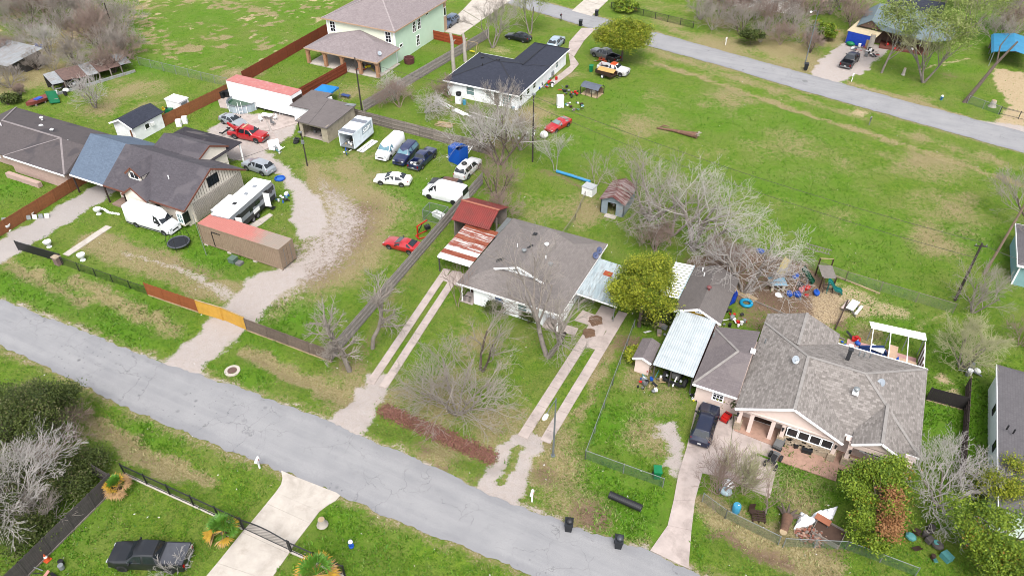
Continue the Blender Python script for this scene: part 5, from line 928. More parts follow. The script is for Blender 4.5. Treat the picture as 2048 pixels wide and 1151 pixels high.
    if 'bed' in k:
        a, b = k['bed']; W = k['W']; zt = 1.12; p_ = bedm or paint
        part('bed_floor', MB().bx(b, a, -W * .9, W * .9, .45, .62), BLACK, t)
        for sd in (1, -1): part('bed_side', MB().bx(b, a, min(sd * W, sd * W * .86), max(sd * W, sd * W * .86), .36, zt), p_, t)
        part('tailgate', MB().bx(b - .04, b + .06, -W * .86, W * .86, .5, zt - .02), p_, t); part('bed_front', MB().bx(a - .06, a - .0, -W * .86, W * .86, .5, zt - .02), p_, t)
    return t
def ctr(a, b): return (P(*a) + P(*b)) / 2
def at_wheels(f, r, kind, side=1, sc=1):  # centre and heading from the two visible wheels' ground points (front, rear), side: +1 if they are the vehicle's left wheels
    A_, B_ = P(*f), P(*r); k = KIND[kind]; d = (A_ - B_)[:2]; yaw = math.atan2(d[1], d[0]); c = (A_ + B_)[:2] / 2; n = np.array([-math.sin(yaw), math.cos(yaw)]); ex = np.array([math.cos(yaw), math.sin(yaw)])
    return c - n * side * (k['W'] - .08) * sc - ex * (k['ax'][0] + k['ax'][1]) / 2 * sc, yaw
def vw(name, label, cat, kind, paint, f, r, side, sc=1.0, **k):
    c, y = at_wheels(f, r, kind, side, sc); return vehicle(name, label, cat, kind, paint, c, k.pop('yaw', y), sc, **k)
def vc(name, label, cat, kind, paint, c, front, sc=1.0, **k):   # centre pixel on the ground and a pixel the nose points to
    return vehicle(name, label, cat, kind, paint, P(*c)[:2], yaw_of(c, front), sc, **k)
GY = 'vehicles parked in the gravel yard'
v_ = vw('cargo_van', 'long white high-roof cargo van parked before the cream house', 'van', 'sprinter', PW, (331, 471), (274, 454), -1, group=GY)
for s_ in (1, -1): part('side_moulding', MB().bx(-3.3, 2.0, min(s_ * .99, s_ * 1.015), max(s_ * .99, s_ * 1.015), .42, .56), BLACK, v_)
vw('sedan', 'silver sedan nosed in beside the round pool', 'car', 'sedan', PSV, (474, 258), (445, 247), -1, .98, group=GY)
vw('compact_suv', 'silver crossover with dark rear glass between trailer and yard', 'car', 'suv', PSV, (494, 341), (526, 352), 1, 1.0, group=GY)
vc('passenger_van', 'white cargo van with dark windscreen facing the camera by the grey back fence', 'van', 'van', PW, (782, 305), (758, 328), 1.0, group=GY, glass=mat('screen_blue', S(120, 160, 175), .15))
vc('large_suv', 'dark navy full-size utility vehicle next to the white cargo van', 'car', 'bigsuv', PNV, (813, 316), (793, 338), .98, group=GY, glass=mat('screen_blue', None))
vc('pickup_truck', 'dark navy pickup with junk piled in its open bed', 'pickup', 'pickup', PNV, (846, 325), (868, 305), .92, group=GY, bedm=PNV)
vw('sedan', 'pearl white sedan alone on the grass of the yard', 'car', 'sedan', PCL, (762, 370), (803, 374), 1, 1.0, group=GY)
vc('old_van', 'old white station van with a spare tyre on its roof near the bare trees', 'van', 'bigsuv', POW, (936, 345), (962, 320), .95, group=GY)
vc('compact_suv', 'dark dusty hatchback behind the white high-roof work van', 'car', 'suv', PDB, (893, 378), (862, 372), .95, group=GY, roofm=mat('rusty_roof_paint', S(130, 95, 80), .6, var=.4))
vw('work_van', 'white medium-roof work van by the side fence and dog cage', 'van', 'transit', PW, (855, 397), (911, 411), 1, .98, group=GY, rim=BLACK)
vc('coupe', 'bright red coupe beside the grey side fence', 'car', 'coupe', PR, (806, 496), (776, 488), 1.0, group=GY)
vc('sports_car', 'faded red sports car abandoned on grass near the power pole', 'car', 'coupe', PR, (1116, 256), (1093, 268), 1.0, glass=mat('screen_pale', S(150, 165, 165), .2))
vc('sport_utility', 'pale blue pickup-like utility car behind the charcoal-roofed house', 'car', 'suv', PPB, (1112, 92), (1122, 82), 1.05)
vc('sedan', 'black sedan parked under the bare tree near the far street', 'car', 'sedan', PK, (1037, 80), (1018, 76), 1.0)
vc('compact_suv', 'steel blue crossover on the pale drive of the mint house', 'car', 'suv', PGB, (900, 50), (888, 58), 1.02)
vc('pickup_truck', 'grey and black pickup under the round leafy tree', 'pickup', 'pickup', PGR, (1210, 117), (1186, 108), .95, bedm=PK)
vc('old_pickup', 'worn white pickup with an orange cab roof beside the far lawn', 'pickup', 'oldpickup', POW, (1226, 146), (1252, 152), 1.0, roofm=ORNG)
vc('pickup_truck', 'black pickup on the white gravel drive across the far street', 'pickup', 'pickup', PK, (1698, 128), (1716, 108), .98)
vw('dark_suv', 'blue-black utility car on the pink house driveway', 'car', 'suv', paint_m('blue_black', S(26, 36, 66), .3, .3, amt=.05), (1398, 822), (1379, 880), 1, 1.0)
v_ = vw('pickup_truck', 'glossy black crew-cab pickup with covered bed on the lawn at lower left', 'pickup', 'pickup', PK, (239, 1141), (352, 1145), 1, 1.0, rim=BLACK)
part('bed_cover', MB().bx(-2.84, -1.08, -.88, .88, 1.1, 1.16), mat('bed_cover_grey', S(92, 94, 102), .6), v_)
# junk in the navy pickup's bed and spare on the old van
pk = [o for o in bpy.data.objects if o.get('label', '').startswith('dark navy pickup')][0]
def junk(root_loc, rad, n, label, cat, name, mats, hmax=.5, seed=1, zb=0, group=None, big=.5):
    rr = random.Random(seed); t = thing(name, label, cat, (root_loc[0], root_loc[1], zb), rr.uniform(0, 6), group); nm = ('scrap_board', 'scrap_box', 'scrap_bag', 'scrap_pipe', 'scrap_drum')
    for i in range(n):
        a = rr.uniform(0, 6.28); d = rad * math.sqrt(rr.random()); x, y = d * math.cos(a), d * math.sin(a); s_ = rr.uniform(.4, 1) * big; k = rr.randrange(5); z = rr.uniform(0, hmax * (1 - d / rad * .7)); mb = MB()
        if k == 0: mb.box((x, y, z + s_ * .2), (s_ * 1.6, s_ * .5, .05), a, 0, rr.uniform(-.4, .4), rr.uniform(-.5, .5))
        elif k == 1: mb.box((x, y, z + s_ * .35), (s_, s_ * .8, s_ * .7), a)
        elif k == 2: mb.ball((x, y, z + s_ * .35), (s_ * .6, s_ * .5, s_ * .4), 8, 0, 5)
        elif k == 3: mb.cyl((x - s_ * math.cos(a), y - s_ * math.sin(a), z + .08), (x + s_ * math.cos(a), y + s_ * math.sin(a), z + rr.uniform(.1, .5)), .04, 6)
        else: mb.lathe([(s_ * .35, 0), (s_ * .38, s_ * .8), (s_ * .3, s_ * .82)], (x, y, z), 10)
        part(nm[k], mb, mats[i % len(mats)], t, 30 if k in (2, 4) else None)
    return t
JM = [WHITE, BLACK, STEEL, WOODT, BLUE, RUBBER, GALV, RED, mat('faded_teal', S(90, 160, 160), .6), mat('cardboard', S(190, 160, 120), .8), mat('dull_grey', S(130, 130, 130), .7)]
l_ = pk.matrix_world if False else None
ex = np.array([math.cos(pk.rotation_euler.z), math.sin(pk.rotation_euler.z)]); jp = np.array(pk.location[:2]) - ex * 1.8
junk(jp, .75, 14, 'heap of white and metal junk in the navy pickup bed', 'junk', 'junk_heap', [WHITE, STEEL, BLACK, GALV], .5, 3, .62)
ov = [o for o in bpy.data.objects if o.get('label', '').startswith('old white station van')][0]; ex = np.array([math.cos(ov.rotation_euler.z), math.sin(ov.rotation_euler.z)]); q_ = np.array(ov.location[:2]) - ex * .9
def torus(R_, r_, n=16, k=7):
    m = MB(); m.add([((R_ + r_ * math.cos(b)) * math.cos(a), (R_ + r_ * math.cos(b)) * math.sin(a), r_ * math.sin(b)) for a in (2 * math.pi * i / n for i in range(n)) for b in (2 * math.pi * j / k for j in range(k))], [(i * k + j, ((i + 1) % n) * k + j, ((i + 1) % n) * k + (j + 1) % k, i * k + (j + 1) % k) for i in range(n) for j in range(k)]); return m
solo('spare_tyre', torus(.28, .11), RUBBER, 'black spare tyre lying on the old white van roof', 'tyre', (q_[0], q_[1], 1.88), smooth=60)
# ---- tow truck
c, y = at_wheels((515, 287), (469, 278), 'pickup', -1); t = vehicle('tow_truck', 'red tow truck with boom and black wheels on the gravel', 'tow truck', 'pickup', PR, c, y, 1.0, group=GY)
for ch in list(t.children):
    if ch.name.split('.')[0] in ('bed_side', 'tailgate', 'bed_front'): bpy.data.objects.remove(ch)
part('wrecker_body', MB().bx(-2.9, -1.15, -1.0, -.55, .5, 1.0).bx(-2.9, -1.15, .55, 1.0, .5, 1.0).bx(-1.3, -1.1, -.95, .95, .6, 1.7), PR, t)
part('boom', MB().beam((-1.3, 0, 1.0), (-3.3, 0, 1.9), .25, .2).beam((-1.4, .35, 1.0), (-3.1, .1, 1.6), .1, .1).beam((-1.4, -.35, 1.0), (-3.1, -.1, 1.6), .1, .1), PR, t); part('wheel_lift', MB().beam((-2.6, 0, .6), (-3.9, 0, .5), .2, .15).bx(-4.0, -3.8, -.9, .9, .45, .6).bx(-4.4, -3.8, -.95, -.8, .45, .6).bx(-4.4, -3.8, .8, .95, .45, .6), BLACK, t)
part('winch', MB().cyl((-1.6, -.3, 1.15), (-1.6, .3, 1.15), .18, 10), BLACK, t); part('light_bar', MB().bx(-.35, -.1, -.6, .6, 1.86, 1.98), mat('amber', S(235, 190, 150), .3), t)
# ---- travel trailer
A_ = P(452, 466); B_ = P(548, 396); A_ = np.array([-67.0, 53.6, 0]); yaw = R(88)
q = [P(424, 424, 3.2), P(456, 437, 3.2), P(545, 359, 3.2), P(512, 352, 3.2)]
c = (q[0] + q[1] + q[2] + q[3])[:2] / 4; yaw = math.atan2((q[2] - q[1])[1], (q[2] - q[1])[0]); L_ = np.linalg.norm((q[2] - q[1])[:2]); W_ = 2.45
t = thing('travel_trailer', 'long white and grey travel trailer with open doors behind the tan container', 'travel trailer', (c[0], c[1], 0), yaw, GY)
RVG = mat('rv_grey', S(165, 170, 178), .4, var=.06); RVW = mat('rv_white', S(245, 245, 245, .8), .4, var=.04); h2, w2 = L_ / 2, W_ / 2
m_ = MB(); pr = [(-h2, .7), (-h2 + .05, 3.1), (h2 - .5, 3.1), (h2, 2.3), (h2 - .1, .7)]
m_.add([(x, s_ * w2, z) for s_ in (-1, 1) for x, z in pr], [(0, 1, 2, 3, 4)[::-1], (5, 6, 7, 8, 9), (0, 5, 6, 1)[::-1], (1, 6, 7, 2)[::-1], (2, 7, 8, 3)[::-1], (3, 8, 9, 4)[::-1], (4, 9, 5, 0)[::-1]]); part('body', m_, RVG, t)
part('roof', MB().bx(-h2 + .02, h2 - .45, -w2 - .03, w2 + .03, 3.1, 3.18), RVW, t); part('slide_out', MB().bx(-h2 + 1.0, -h2 + 4.6, w2, w2 + .8, .8, 2.9), RVG, t); part('slide_roof', MB().bx(-h2 + .98, -h2 + 4.62, w2, w2 + .83, 2.9, 2.96), RVW, t)
part('dark_skirt', MB().bx(-h2 + .3, h2 - .3, -w2 - .012, -w2, .7, 1.25).bx(-h2 + .3, h2 - .3, -w2 - .012, -w2, 1.9, 2.5), mat('rv_charcoal', S(52, 54, 60), .4), t); part('chassis', MB().bx(-h2 + .2, h2 - .2, -w2 + .2, w2 - .2, .4, .7), BLACK, t)
for xx in (-h2 + 1.5, h2 - 2.0):
    d_ = part('door', MB().box((xx - .45, -w2 - .4, 1.7), (.05, .8, 1.9), .15), RVW, t); part('doorway', MB().bx(xx - .35, xx + .35, -w2 - .02, -w2, .75, 2.65), SHADE, t); part('step', MB().bx(xx - .35, xx + .35, -w2 - .5, -w2, .5, .55).bx(xx - .35, xx + .35, -w2 - .8, -w2 - .45, .28, .33), BLACK, t)
for xx, ww, zz in ((-h2 + .6, .5, 1.9), (-.6, .6, 1.9), (.8, 1.0, 2.1), (h2 - .9, .4, 2.0)): part('window', MB().bx(xx - ww / 2, xx + ww / 2, -w2 - .03, -w2 - .005, zz - .3, zz + .3), GLASSD, t)
for yy in (-.5, .5): part('window', MB().bx(-h2 - .02, -h2 + .0, yy - .35, yy + .35, 1.8, 2.3), GLASSD, t)
part('front_locker', MB().bx(-.3, .9, -w2 - .05, -w2, 1.0, 1.5), RVW, t)
for xx, k_ in ((-1.8, .2), (.5, .2), (2.3, .2)): part('roof_vent', MB().bx(xx - k_, xx + k_, -.3, .1, 3.18, 3.3), BLACK if xx < 0 else RVG, t)
part('air_conditioner', MB().bx(-.9, -.1, -.4, .3, 3.18, 3.42), RVW, t)
tm, rm = wheel_meshes(.36, CHROME)
for xx in (-.5, .45):
    for s_ in (1, -1): w_ = link('wheel', tm, t, (xx, s_ * (w2 - .15), .36)); link('rim', rm, w_)
# ---- box-truck body with letters
q = [P(675, 258, 2.75), P(706, 270, 2.75), P(745, 237, 2.75), P(715, 232, 2.75)]
c = sum(q)[:2] / 4; yaw = math.atan2((q[2] - q[1])[1], (q[2] - q[1])[0]); L_ = 5.2; W_ = 2.4; h2, w2 = L_ / 2, W_ / 2
t = thing('truck_box', 'white truck box body with grey roof bands and lettering, open at the end', 'truck box', (c[0], c[1], 0), yaw, GY); BXW = mat('box_white', S(226, 236, 244, .75), .5, var=.06, dirt=S(150, 150, 150), dirtamt=.3)
part('side', MB().bx(-h2, h2, -w2, -w2 + .06, .5, 2.7), BXW, t); part('side', MB().bx(-h2, h2, w2 - .06, w2, .5, 2.7), BXW, t); part('front', MB().bx(h2 - .06, h2, -w2, w2, .5, 2.7), BXW, t); part('floor', MB().bx(-h2, h2, -w2, w2, .4, .5), GALV, t)
part('roof', MB().bx(-h2, h2, -w2, w2, 2.7, 2.76), BXW, t)
for a in (-h2 + .1, .7): part('roof_band', MB().bx(a, a + .9, -w2 + .02, w2 - .02, 2.76, 2.775), mat('roof_grey', S(140, 145, 155), .6), t)
part('rear_frame', MB().bx(-h2 - .03, -h2 + .05, -w2, -w2 + .12, .5, 2.7).bx(-h2 - .03, -h2 + .05, w2 - .12, w2, .5, 2.7).bx(-h2 - .03, -h2 + .05, -w2, w2, 2.5, 2.7), BXW, t)
def text(parent, body, size, loc, rot, m, name='lettering', ext=.005):
    cu = bpy.data.curves.new(name, 'FONT'); cu.body = body; cu.size = size; cu.extrude = ext; cu.align_x = 'CENTER'; cu.align_y = 'CENTER'; cu.materials.append(m)
    o = bpy.data.objects.new(name + '_tmp', cu); dg = bpy.context.evaluated_depsgraph_get(); COL.objects.link(o); me = bpy.data.meshes.new_from_object(o.evaluated_get(bpy.context.evaluated_depsgraph_get())); bpy.data.objects.remove(o)
    r = link(name, me, parent, loc); r.rotation_euler = rot; return r
text(t, 'sam', 1.3, (.9, -w2 - .01, 2.05), (R(90), 0, 0), mat('letter_white', S(255, 255, 255, .9), .5)); part('letter_panel', MB().bx(-.4, 2.2, -w2 - .008, -w2, 1.5, 2.6), mat('panel_blue_grey', S(190, 206, 220), .5), t)
c_ = c - np.array([math.cos(yaw), math.sin(yaw)]) * 1.4; junk(c_, .9, 14, 'pile of white boxes inside the open truck box', 'junk', 'junk_heap', [WHITE, GALV, WOODT, mat('dull_grey', None)], .8, 12, .5)
# ---- utility trailer with plywood, truck under the light blue carport, boats
a_ = P(1212, 153); yaw = yaw_of((1190, 145), (1232, 160)); t = thing('utility_trailer', 'small dark utility trailer carrying a leaning plywood sheet', 'trailer', (a_[0], a_[1], 0), yaw)
part('bed', MB().bx(-1.6, 1.6, -.9, .9, .5, .58), DOORB, t); part('side_board', MB().bx(-1.6, 1.6, -.92, -.86, .58, 1.1), DOORB, t); part('side_board', MB().bx(-1.6, 1.6, .86, .92, .58, 1.1), DOORB, t); part('end_board', MB().bx(-1.64, -1.58, -.9, .9, .58, 1.1), DOORB, t); part('plywood_sheet', MB().box((0, 0, 1.15), (3.0, 1.1, .04), .2, 0, .25), mat('plywood', S(225, 180, 110), .7), t); part('tongue', MB().beam((1.6, 0, .5), (2.7, 0, .45), .1, .1), BLACK, t)
tm, rm = wheel_meshes(.33, WHITE)
for s_ in (1, -1): w_ = link('wheel', tm, t, (0, s_ * 1.0, .33)); link('rim', rm, w_)
a_ = P(1352, 770); t = thing('stripped_truck', 'dark stripped truck nosing out from under the light blue carport', 'truck', (a_[0], a_[1] + 2.2, 0), R(-97))
part('cab', MB().bx(-1.4, 1.0, -.85, .85, .5, 1.25).bx(-1.2, .3, -.75, .75, 1.25, 1.85), PDB, t); part('frame_rail', MB().bx(.9, 2.6, -.55, -.42, .55, .72), BLACK, t); part('frame_rail', MB().bx(.9, 2.6, .42, .55, .55, .72), BLACK, t); part('engine', MB().bx(1.1, 2.0, -.35, .35, .5, 1.1), mat('dull_grey', None), t); part('bumper', MB().bx(2.55, 2.75, -.95, .95, .5, .75), BLACK, t); part('tow_bar', MB().beam((1.2, .1, 1.15), (3.0, .2, .5), .12, .1), WHITE, t); part('windshield', MB().bx(.3, .33, -.68, .68, 1.3, 1.75), GLASSD, t)
tm, rm = wheel_meshes(.46, BLACK, .3)
for xx, yy in ((1.9, 1.0), (1.9, -1.0), (-1.0, .95), (-1.0, -.95)): w_ = link('wheel', tm, t, (xx, yy, .46)); link('rim', rm, w_)
for s_ in (1, -1): part('headlight', MB().bx(2.3, 2.42, min(s_ * .6, s_ * .8), max(s_ * .6, s_ * .8), .85, 1.05), LAMP, t)
def boat(name, label, c, f, L, W, m, inner, z=.3):
    t = thing(name, label, 'boat', (*P(*c)[:2], z), yaw_of(c, f)); mb = MB(); n = 9; V = []
    for i in range(n):
        u = i / (n - 1); w_ = W / 2 * (1 - max(0, (u - .45) / .55) ** 2.2) + .02; x = (u - .5) * L; V += [(x, -w_, .5 + .1 * u), (x, -w_ * .8, .05), (x, w_ * .8, .05), (x, w_, .5 + .1 * u), (x, w_ * .85, .44 + .1 * u), (x, -w_ * .85, .44 + .1 * u)]
    mb.add(V, [(i * 6 + j, (i + 1) * 6 + j, (i + 1) * 6 + (j + 1) % 6, i * 6 + (j + 1) % 6) for i in range(n - 1) for j in range(6)] + [tuple(range(6)), tuple((n - 1) * 6 + j for j in range(6))[::-1]]); part('hull', mb, m, t); part('cover', MB().box((-.2, 0, .56), (L * .3, W * .5, .12), .2), inner, t); part('cradle', MB().bx(-L * .25, -L * .2, -W * .4, W * .4, -z, .08).bx(L * .15, L * .2, -W * .4, W * .4, -z, .08), WOODG, t); return t
boat('small_boat', 'faded red boat with a blue cloth lying by the brush', (78, 208), (62, 214), 3.6, 1.5, mat('faded_red_hull', S(150, 75, 68), .6), BLUE)
a_ = P(109, 203); t = thing('jon_boat', 'green flat-bottomed boat tipped up next to the red boat', 'boat', (a_[0], a_[1], 0), yaw_of((109, 203), (103, 190))); part('hull', MB().box((0, 0, .75), (2.8, 1.4, .12), 0, 0, .2, -.35), GREENP, t); part('rim', MB().box((0, .68, .95), (2.8, .06, .2), 0, 0, .2, -.35).box((0, -.68, .75), (2.8, .06, .2), 0, 0, .2, -.35), GREENP, t); part('trestle', MB().bx(-.6, -.5, -.6, .6, 0, .6).bx(.6, .7, -.6, .6, 0, .5), WOODG, t)
a_ = P(300, 222); t = thing('riding_mower', 'yellow and green riding mower between the white shed and locker', 'mower', (*P(337, 228)[:2], 0), R(20)); part('body', MB().bx(-.2, .8, -.35, .35, .4, .9), GREENP, t); part('seat', MB().bx(-.6, -.2, -.25, .25, .7, .8).bx(-.65, -.58, -.25, .25, .8, 1.15), mat('yellow_seat', S(235, 195, 40), .5), t); part('deck', MB().bx(-.5, .4, -.55, .55, .15, .35), GREENP, t); part('steering_wheel', MB().cyl((.0, 0, .9), (-.1, 0, 1.1), .16, 8), BLACK, t)
for xx, yy, r_ in ((.55, .4, .22), (.55, -.4, .22), (-.45, .42, .3), (-.45, -.42, .3)): w_ = link('wheel', wheel_meshes(r_, mat('yellow_seat', None), .2)[0], t, (xx, yy, r_)); link('rim', wheel_meshes(r_, mat('yellow_seat', None), .2)[1], w_)
# ================================================================ fences, poles, wires
BOARD = {}
def fence(name, label, pts, H=1.8, m=WOODG, single=False, rails='back', cap=None, base=None, gap=.004, bw=.15, postm=None, cat='fence', post_h=None, bay=2.4, world=False):
    W_ = [np.array(p, float) if world else P(*p) for p in pts]; o = W_[0]; t = thing(name, label, cat, (o[0], o[1], 0)); postm = postm or m
    for a, b in zip(W_, W_[1:]):
        d = (b - a)[:2]; L = np.hypot(*d); d = d / L; yaw = math.atan2(d[1], d[0]); nb = max(1, round(L / bay)); s = L / nb; sgn = 1 if rails == 'back' else -1
        key = (H, bw)
        if key not in BOARD: BOARD[key] = MB().bx(-bw / 2 + gap, bw / 2 - gap, -.012, .012, .04, H).bx(-bw / 2 + gap, bw / 2 - gap, -.0119, .0119, H, H + .002)
        for i in range(nb + 1):
            p = a[:2] + d * s * i; part('post', MB().bx(-.05, .05, -.05, .05, -.1, (post_h or H + .02)), postm, t, loc=(p[0] - o[0], p[1] - o[1], 0), rz=yaw)
        for i in range(nb):
            p = a[:2] + d * s * i; l = (p[0] - o[0], p[1] - o[1], 0)
            for z in ((.4, H - .35) if H < 1.6 else (.35, H / 2, H - .3)): part('rail', MB().bx(.05, s - .05, sgn * .045 - .03, sgn * .045 + .03, z - .045, z + .045), postm, t, loc=l, rz=yaw)
            n = max(1, round(s / bw)); bs = s / n
            if single:
                me = single.get('me')
                if me is None: me = single['me'] = MB().bx(-bs / 2 + gap, bs / 2 - gap, -.011, .011, .04, H).mesh('board', m)
                for j in range(n):
                    q = p + d * bs * (j + .5); ob = link('board', me, t, (q[0] - o[0], q[1] - o[1], random.uniform(-.03, .015)), yaw); ob.rotation_euler = (random.uniform(-.02, .02), random.uniform(-.008, .008), yaw)
            else:
                mb = MB()
                for j in range(n): x = bs * j; e = random.uniform(-.03, .02); y_ = random.uniform(-.006, .006); mb.bx(x + gap, x + bs - gap, y_ - .011, y_ + .011, .04, H + e)
                part('board_bay', mb, m, t, loc=l, rz=yaw)
            if cap: part('cap_rail', MB().bx(0, s, -.06, .06, H + .02, H + .06), cap, t, loc=l, rz=yaw)
            if base: part('kickboard', MB().bx(0, s, -.03 - .03 * sgn, .03 - .03 * sgn, 0, .14), base, t, loc=l, rz=yaw)
    return t
def wiremat(name, c, fill):
    g = NG(name); v = g.coord('UV'); sp = g.n('ShaderNodeSeparateXYZ'); g.l(v, sp.inputs[0]); k = math.pi / .07
    a = g.math('ABSOLUTE', g.math('SINE', g.math('MULTIPLY', g.math('ADD', sp.outputs[0], sp.outputs[1]), k))); b = g.math('ABSOLUTE', g.math('SINE', g.math('MULTIPLY', g.math('SUBTRACT', sp.outputs[0], sp.outputs[1]), k)))
    al = g.math('LESS_THAN', g.math('MINIMUM', a, b), fill); g.col(c); g.set(Roughness=.5, Alpha=al); return g.m
LINKM = wiremat('chain_link_wire', S(150, 156, 152), .16); LINKG = wiremat('green_chain_link_wire', S(96, 128, 110), .26); LINKK = wiremat('black_wire_mesh', S(40, 46, 44), .3)
def chain(name, label, pts, H=1.2, m=LINKM, postm=GALV, bay=3.0, cat='fence', toprail=True, pr=.04):
    W_ = [P(*p) for p in pts]; o = W_[0]; t = thing(name, label, cat, (o[0], o[1], 0))
    for a, b in zip(W_, W_[1:]):
        d = (b - a)[:2]; L = np.hypot(*d); yaw = math.atan2(d[1], d[0]); nb = max(1, round(L / bay)); s = L / nb; d = d / L
        for i in range(nb + 1):
            p = a[:2] + d * s * i; part('post', MB().cyl((0, 0, -.1), (0, 0, H + .05), pr, 6), postm, t, loc=(p[0] - o[0], p[1] - o[1], 0))
            if i < nb:
                l = (p[0] - o[0], p[1] - o[1], 0)
                mb = MB(); mb.add([(0, 0, .03), (s, 0, .03), (s, 0, H), (0, 0, H)], [(0, 1, 2, 3)]); me = mb.mesh('wire_mesh', m); uv = me.uv_layers.new(name='UVMap')
                for k, c in enumerate(((0, 0), (s, 0), (s, H), (0, H))): uv.data[k].uv = c
                link('wire_mesh', me, t, l, yaw)
                if toprail: part('top_rail', MB().cyl((0, 0, H), (s, 0, H), .028, 6), postm, t, loc=l, rz=yaw)
    return t
def iron(name, label, pts, H=1.5, step=.13, bay=2.4, kerb=False, cat='fence', arch=0, wd=.018):
    W_ = [P(*p) for p in pts]; o = W_[0]; t = thing(name, label, cat, (o[0], o[1], 0))
    for a, b in zip(W_, W_[1:]):
        d = (b - a)[:2]; L = np.hypot(*d); yaw = math.atan2(d[1], d[0]); nb = max(1, round(L / bay)); s = L / nb; d = d / L
        for i in range(nb + 1):
            p = a[:2] + d * s * i; part('post', MB().bx(-.05, .05, -.05, .05, 0, H + .12), IRON, t, loc=(p[0] - o[0], p[1] - o[1], 0), rz=yaw)
            if i < nb:
                l = (p[0] - o[0], p[1] - o[1], 0); up = lambda x: arch * math.sin(math.pi * (x + s * i) / L)
                mb = MB(); n = int(s / step)
                for j in range(1, n): x = s * j / n; mb.bx(x - wd / 2, x + wd / 2, -wd / 2, wd / 2, .12, H + up(x) + .05)
                r = part('picket', mb, IRON, t, loc=l, rz=yaw); r['kind'] = 'stuff'
                for z in (.18, H - .12): part('rail', MB().tube([(s * q / 8, 0, z + (up(s * q / 8) if z > 1 else 0)) for q in range(9)], .03, 4), IRON, t, loc=l, rz=yaw)
                part('rail', MB().tube([(s * q / 8, 0, H + up(s * q / 8)) for q in range(9)], .03, 4), IRON, t, loc=l, rz=yaw)
                if kerb: part('kerb', MB().bx(0, s, -.12, .12, -.05, .1), CONC, t, loc=l, rz=yaw)
    return t
fence('board_fence', 'dark weathered board fence between thicket and lawn at lower left', [(-60, 1262), (56, 1151), (232, 975)], 1.9, WOODD, {}, 'back', base=WOODG)
fence('board_fence', 'short dark board fence end meeting the iron fence at lower left corner', [(232, 975), (186, 948)], 1.8, WOODD, {}, 'back')
iron('iron_fence', 'black iron picket fence on concrete kerb along the near lawn', [(250, 948), (486, 1056)], 1.35, kerb=True)
iron('iron_gate', 'black arched iron gate across the concrete driveway', [(488, 1058), (580, 1101)], 1.35, bay=9, cat='gate', arch=.35, step=.12)
iron('iron_fence', 'short black iron fence right of the driveway gate by a palm', [(583, 1103), (632, 1125), (690, 1151)], 1.35, kerb=True)
t = iron('estate_gate', 'dark ornamental sheet-metal gate at the grey gravel drive', [(38, 500), (126, 526)], 1.25, .11, 2.2, cat='gate', wd=.09)
chain('mesh_fence', 'black wire mesh fence with dark posts before the sandy yard track', [(126, 530), (297, 590)], 1.15, LINKK, IRON, 2.5, pr=.05)
fence('board_fence', 'red-brown stained fence section left of the yellow gates', [(297, 590), (398, 625)], 1.75, mat('chestnut_wood', S(172, 96, 52), .8, var=.2, rnd=.15), {}, 'back', base=WOODT)
for a, b, nm in (((399, 626), (446, 640), 'left yellow new-timber gate leaf at the gravel entrance'), ((448, 640), (494, 660), 'right yellow new-timber gate leaf next to grey fence')): fence('timber_gate', nm, [a, b], 1.8, WOODY, {}, 'back', cat='gate', cap=WOODT, bay=4)
fence('board_fence', 'grey-brown board fence from yellow gate to the pruned tree', [(495, 661), (664, 724)], 1.7, mat('brown_grey_wood', S(138, 120, 108), .9, var=.3, scale=3, rnd=.4), {}, 'back', base=WOODT)
fence('board_fence', 'long grey board side fence between gravel yard and ribbon drive', [(666, 718), (965, 368)], 1.8, mat('side_fence_wood', S(188, 178, 172), .9, var=.3, scale=3, rnd=.3), None, 'front')
fence('board_fence', 'grey back fence behind the parked vans', [(706, 238), (985, 312)], 1.8, WOODG, {}, 'front')
fence('board_fence', 'grey board fence with open rails between mint house and white house', [(728, 224), (978, 76)], 1.8, mat('side_fence_wood', None), None, 'front')
fence('board_fence', 'brown stained fence running past the white shed to the trailer box', [(268, 284), (457, 190)], 1.8, WOODB, {}, 'back')
fence('board_fence', 'long rust-red fence edging the open field', [(488, 166), (668, 62)], 2.0, WOODR, None, 'back')
fence('board_fence', 'short rust-red fence touching the mint house porch', [(598, 200), (694, 146)], 1.8, WOODR, None, 'front')
fence('board_fence', 'orange-brown fence piece beside the mint house drive', [(868, 79), (932, 94)], 1.7, mat('orange_wood', S(180, 82, 42), .8, var=.15, rnd=.2), None, 'front')
fence('board_fence', 'orange-brown fence at left edge with stones leaning on it', [(-20, 486), (172, 366)], 1.7, WOODB, {}, 'back')
fence('board_fence', 'black-stained board fence beside the pink house', [(1852, 800), (1926, 820)], 1.7, mat('black_wood', S(52, 46, 46), .85, var=.2, rnd=.3), {}, 'back', base=WOODT)
t = fence('rail_fence', 'open-backed dark fence with bare rails right of the pink house', [(1931, 775), (1918, 965)], 1.6, mat('dark_rail_wood', S(104, 88, 82), .9, rnd=.3), None, 'front', bay=2.2)
chain('chain_link_fence', 'chain-link fence bounding the open field at upper left', [(279, 131), (457, 174)], 1.5, LINKM, GALV)
chain('chain_link_fence', 'chain-link fence with pale top rail right of the ribbon driveway', [(1170, 918), (1225, 770), (1268, 655)], 1.1, LINKM, GALV)
chain('chain_link_fence', 'green-tinted chain-link fence facing the near street', [(1170, 918), (1325, 974)], 1.2, LINKG, GALV)
chain('chain_link_fence', 'sagging chain-link fence before the pink house lawn', [(1404, 1002), (1450, 1036), (1556, 1088)], 1.1, LINKG, GALV); chain('chain_link_fence', 'chain-link fence piece behind the felled trunk and debris', [(1566, 1092), (1690, 1098), (1830, 1151)], 1.1, LINKG, GALV)
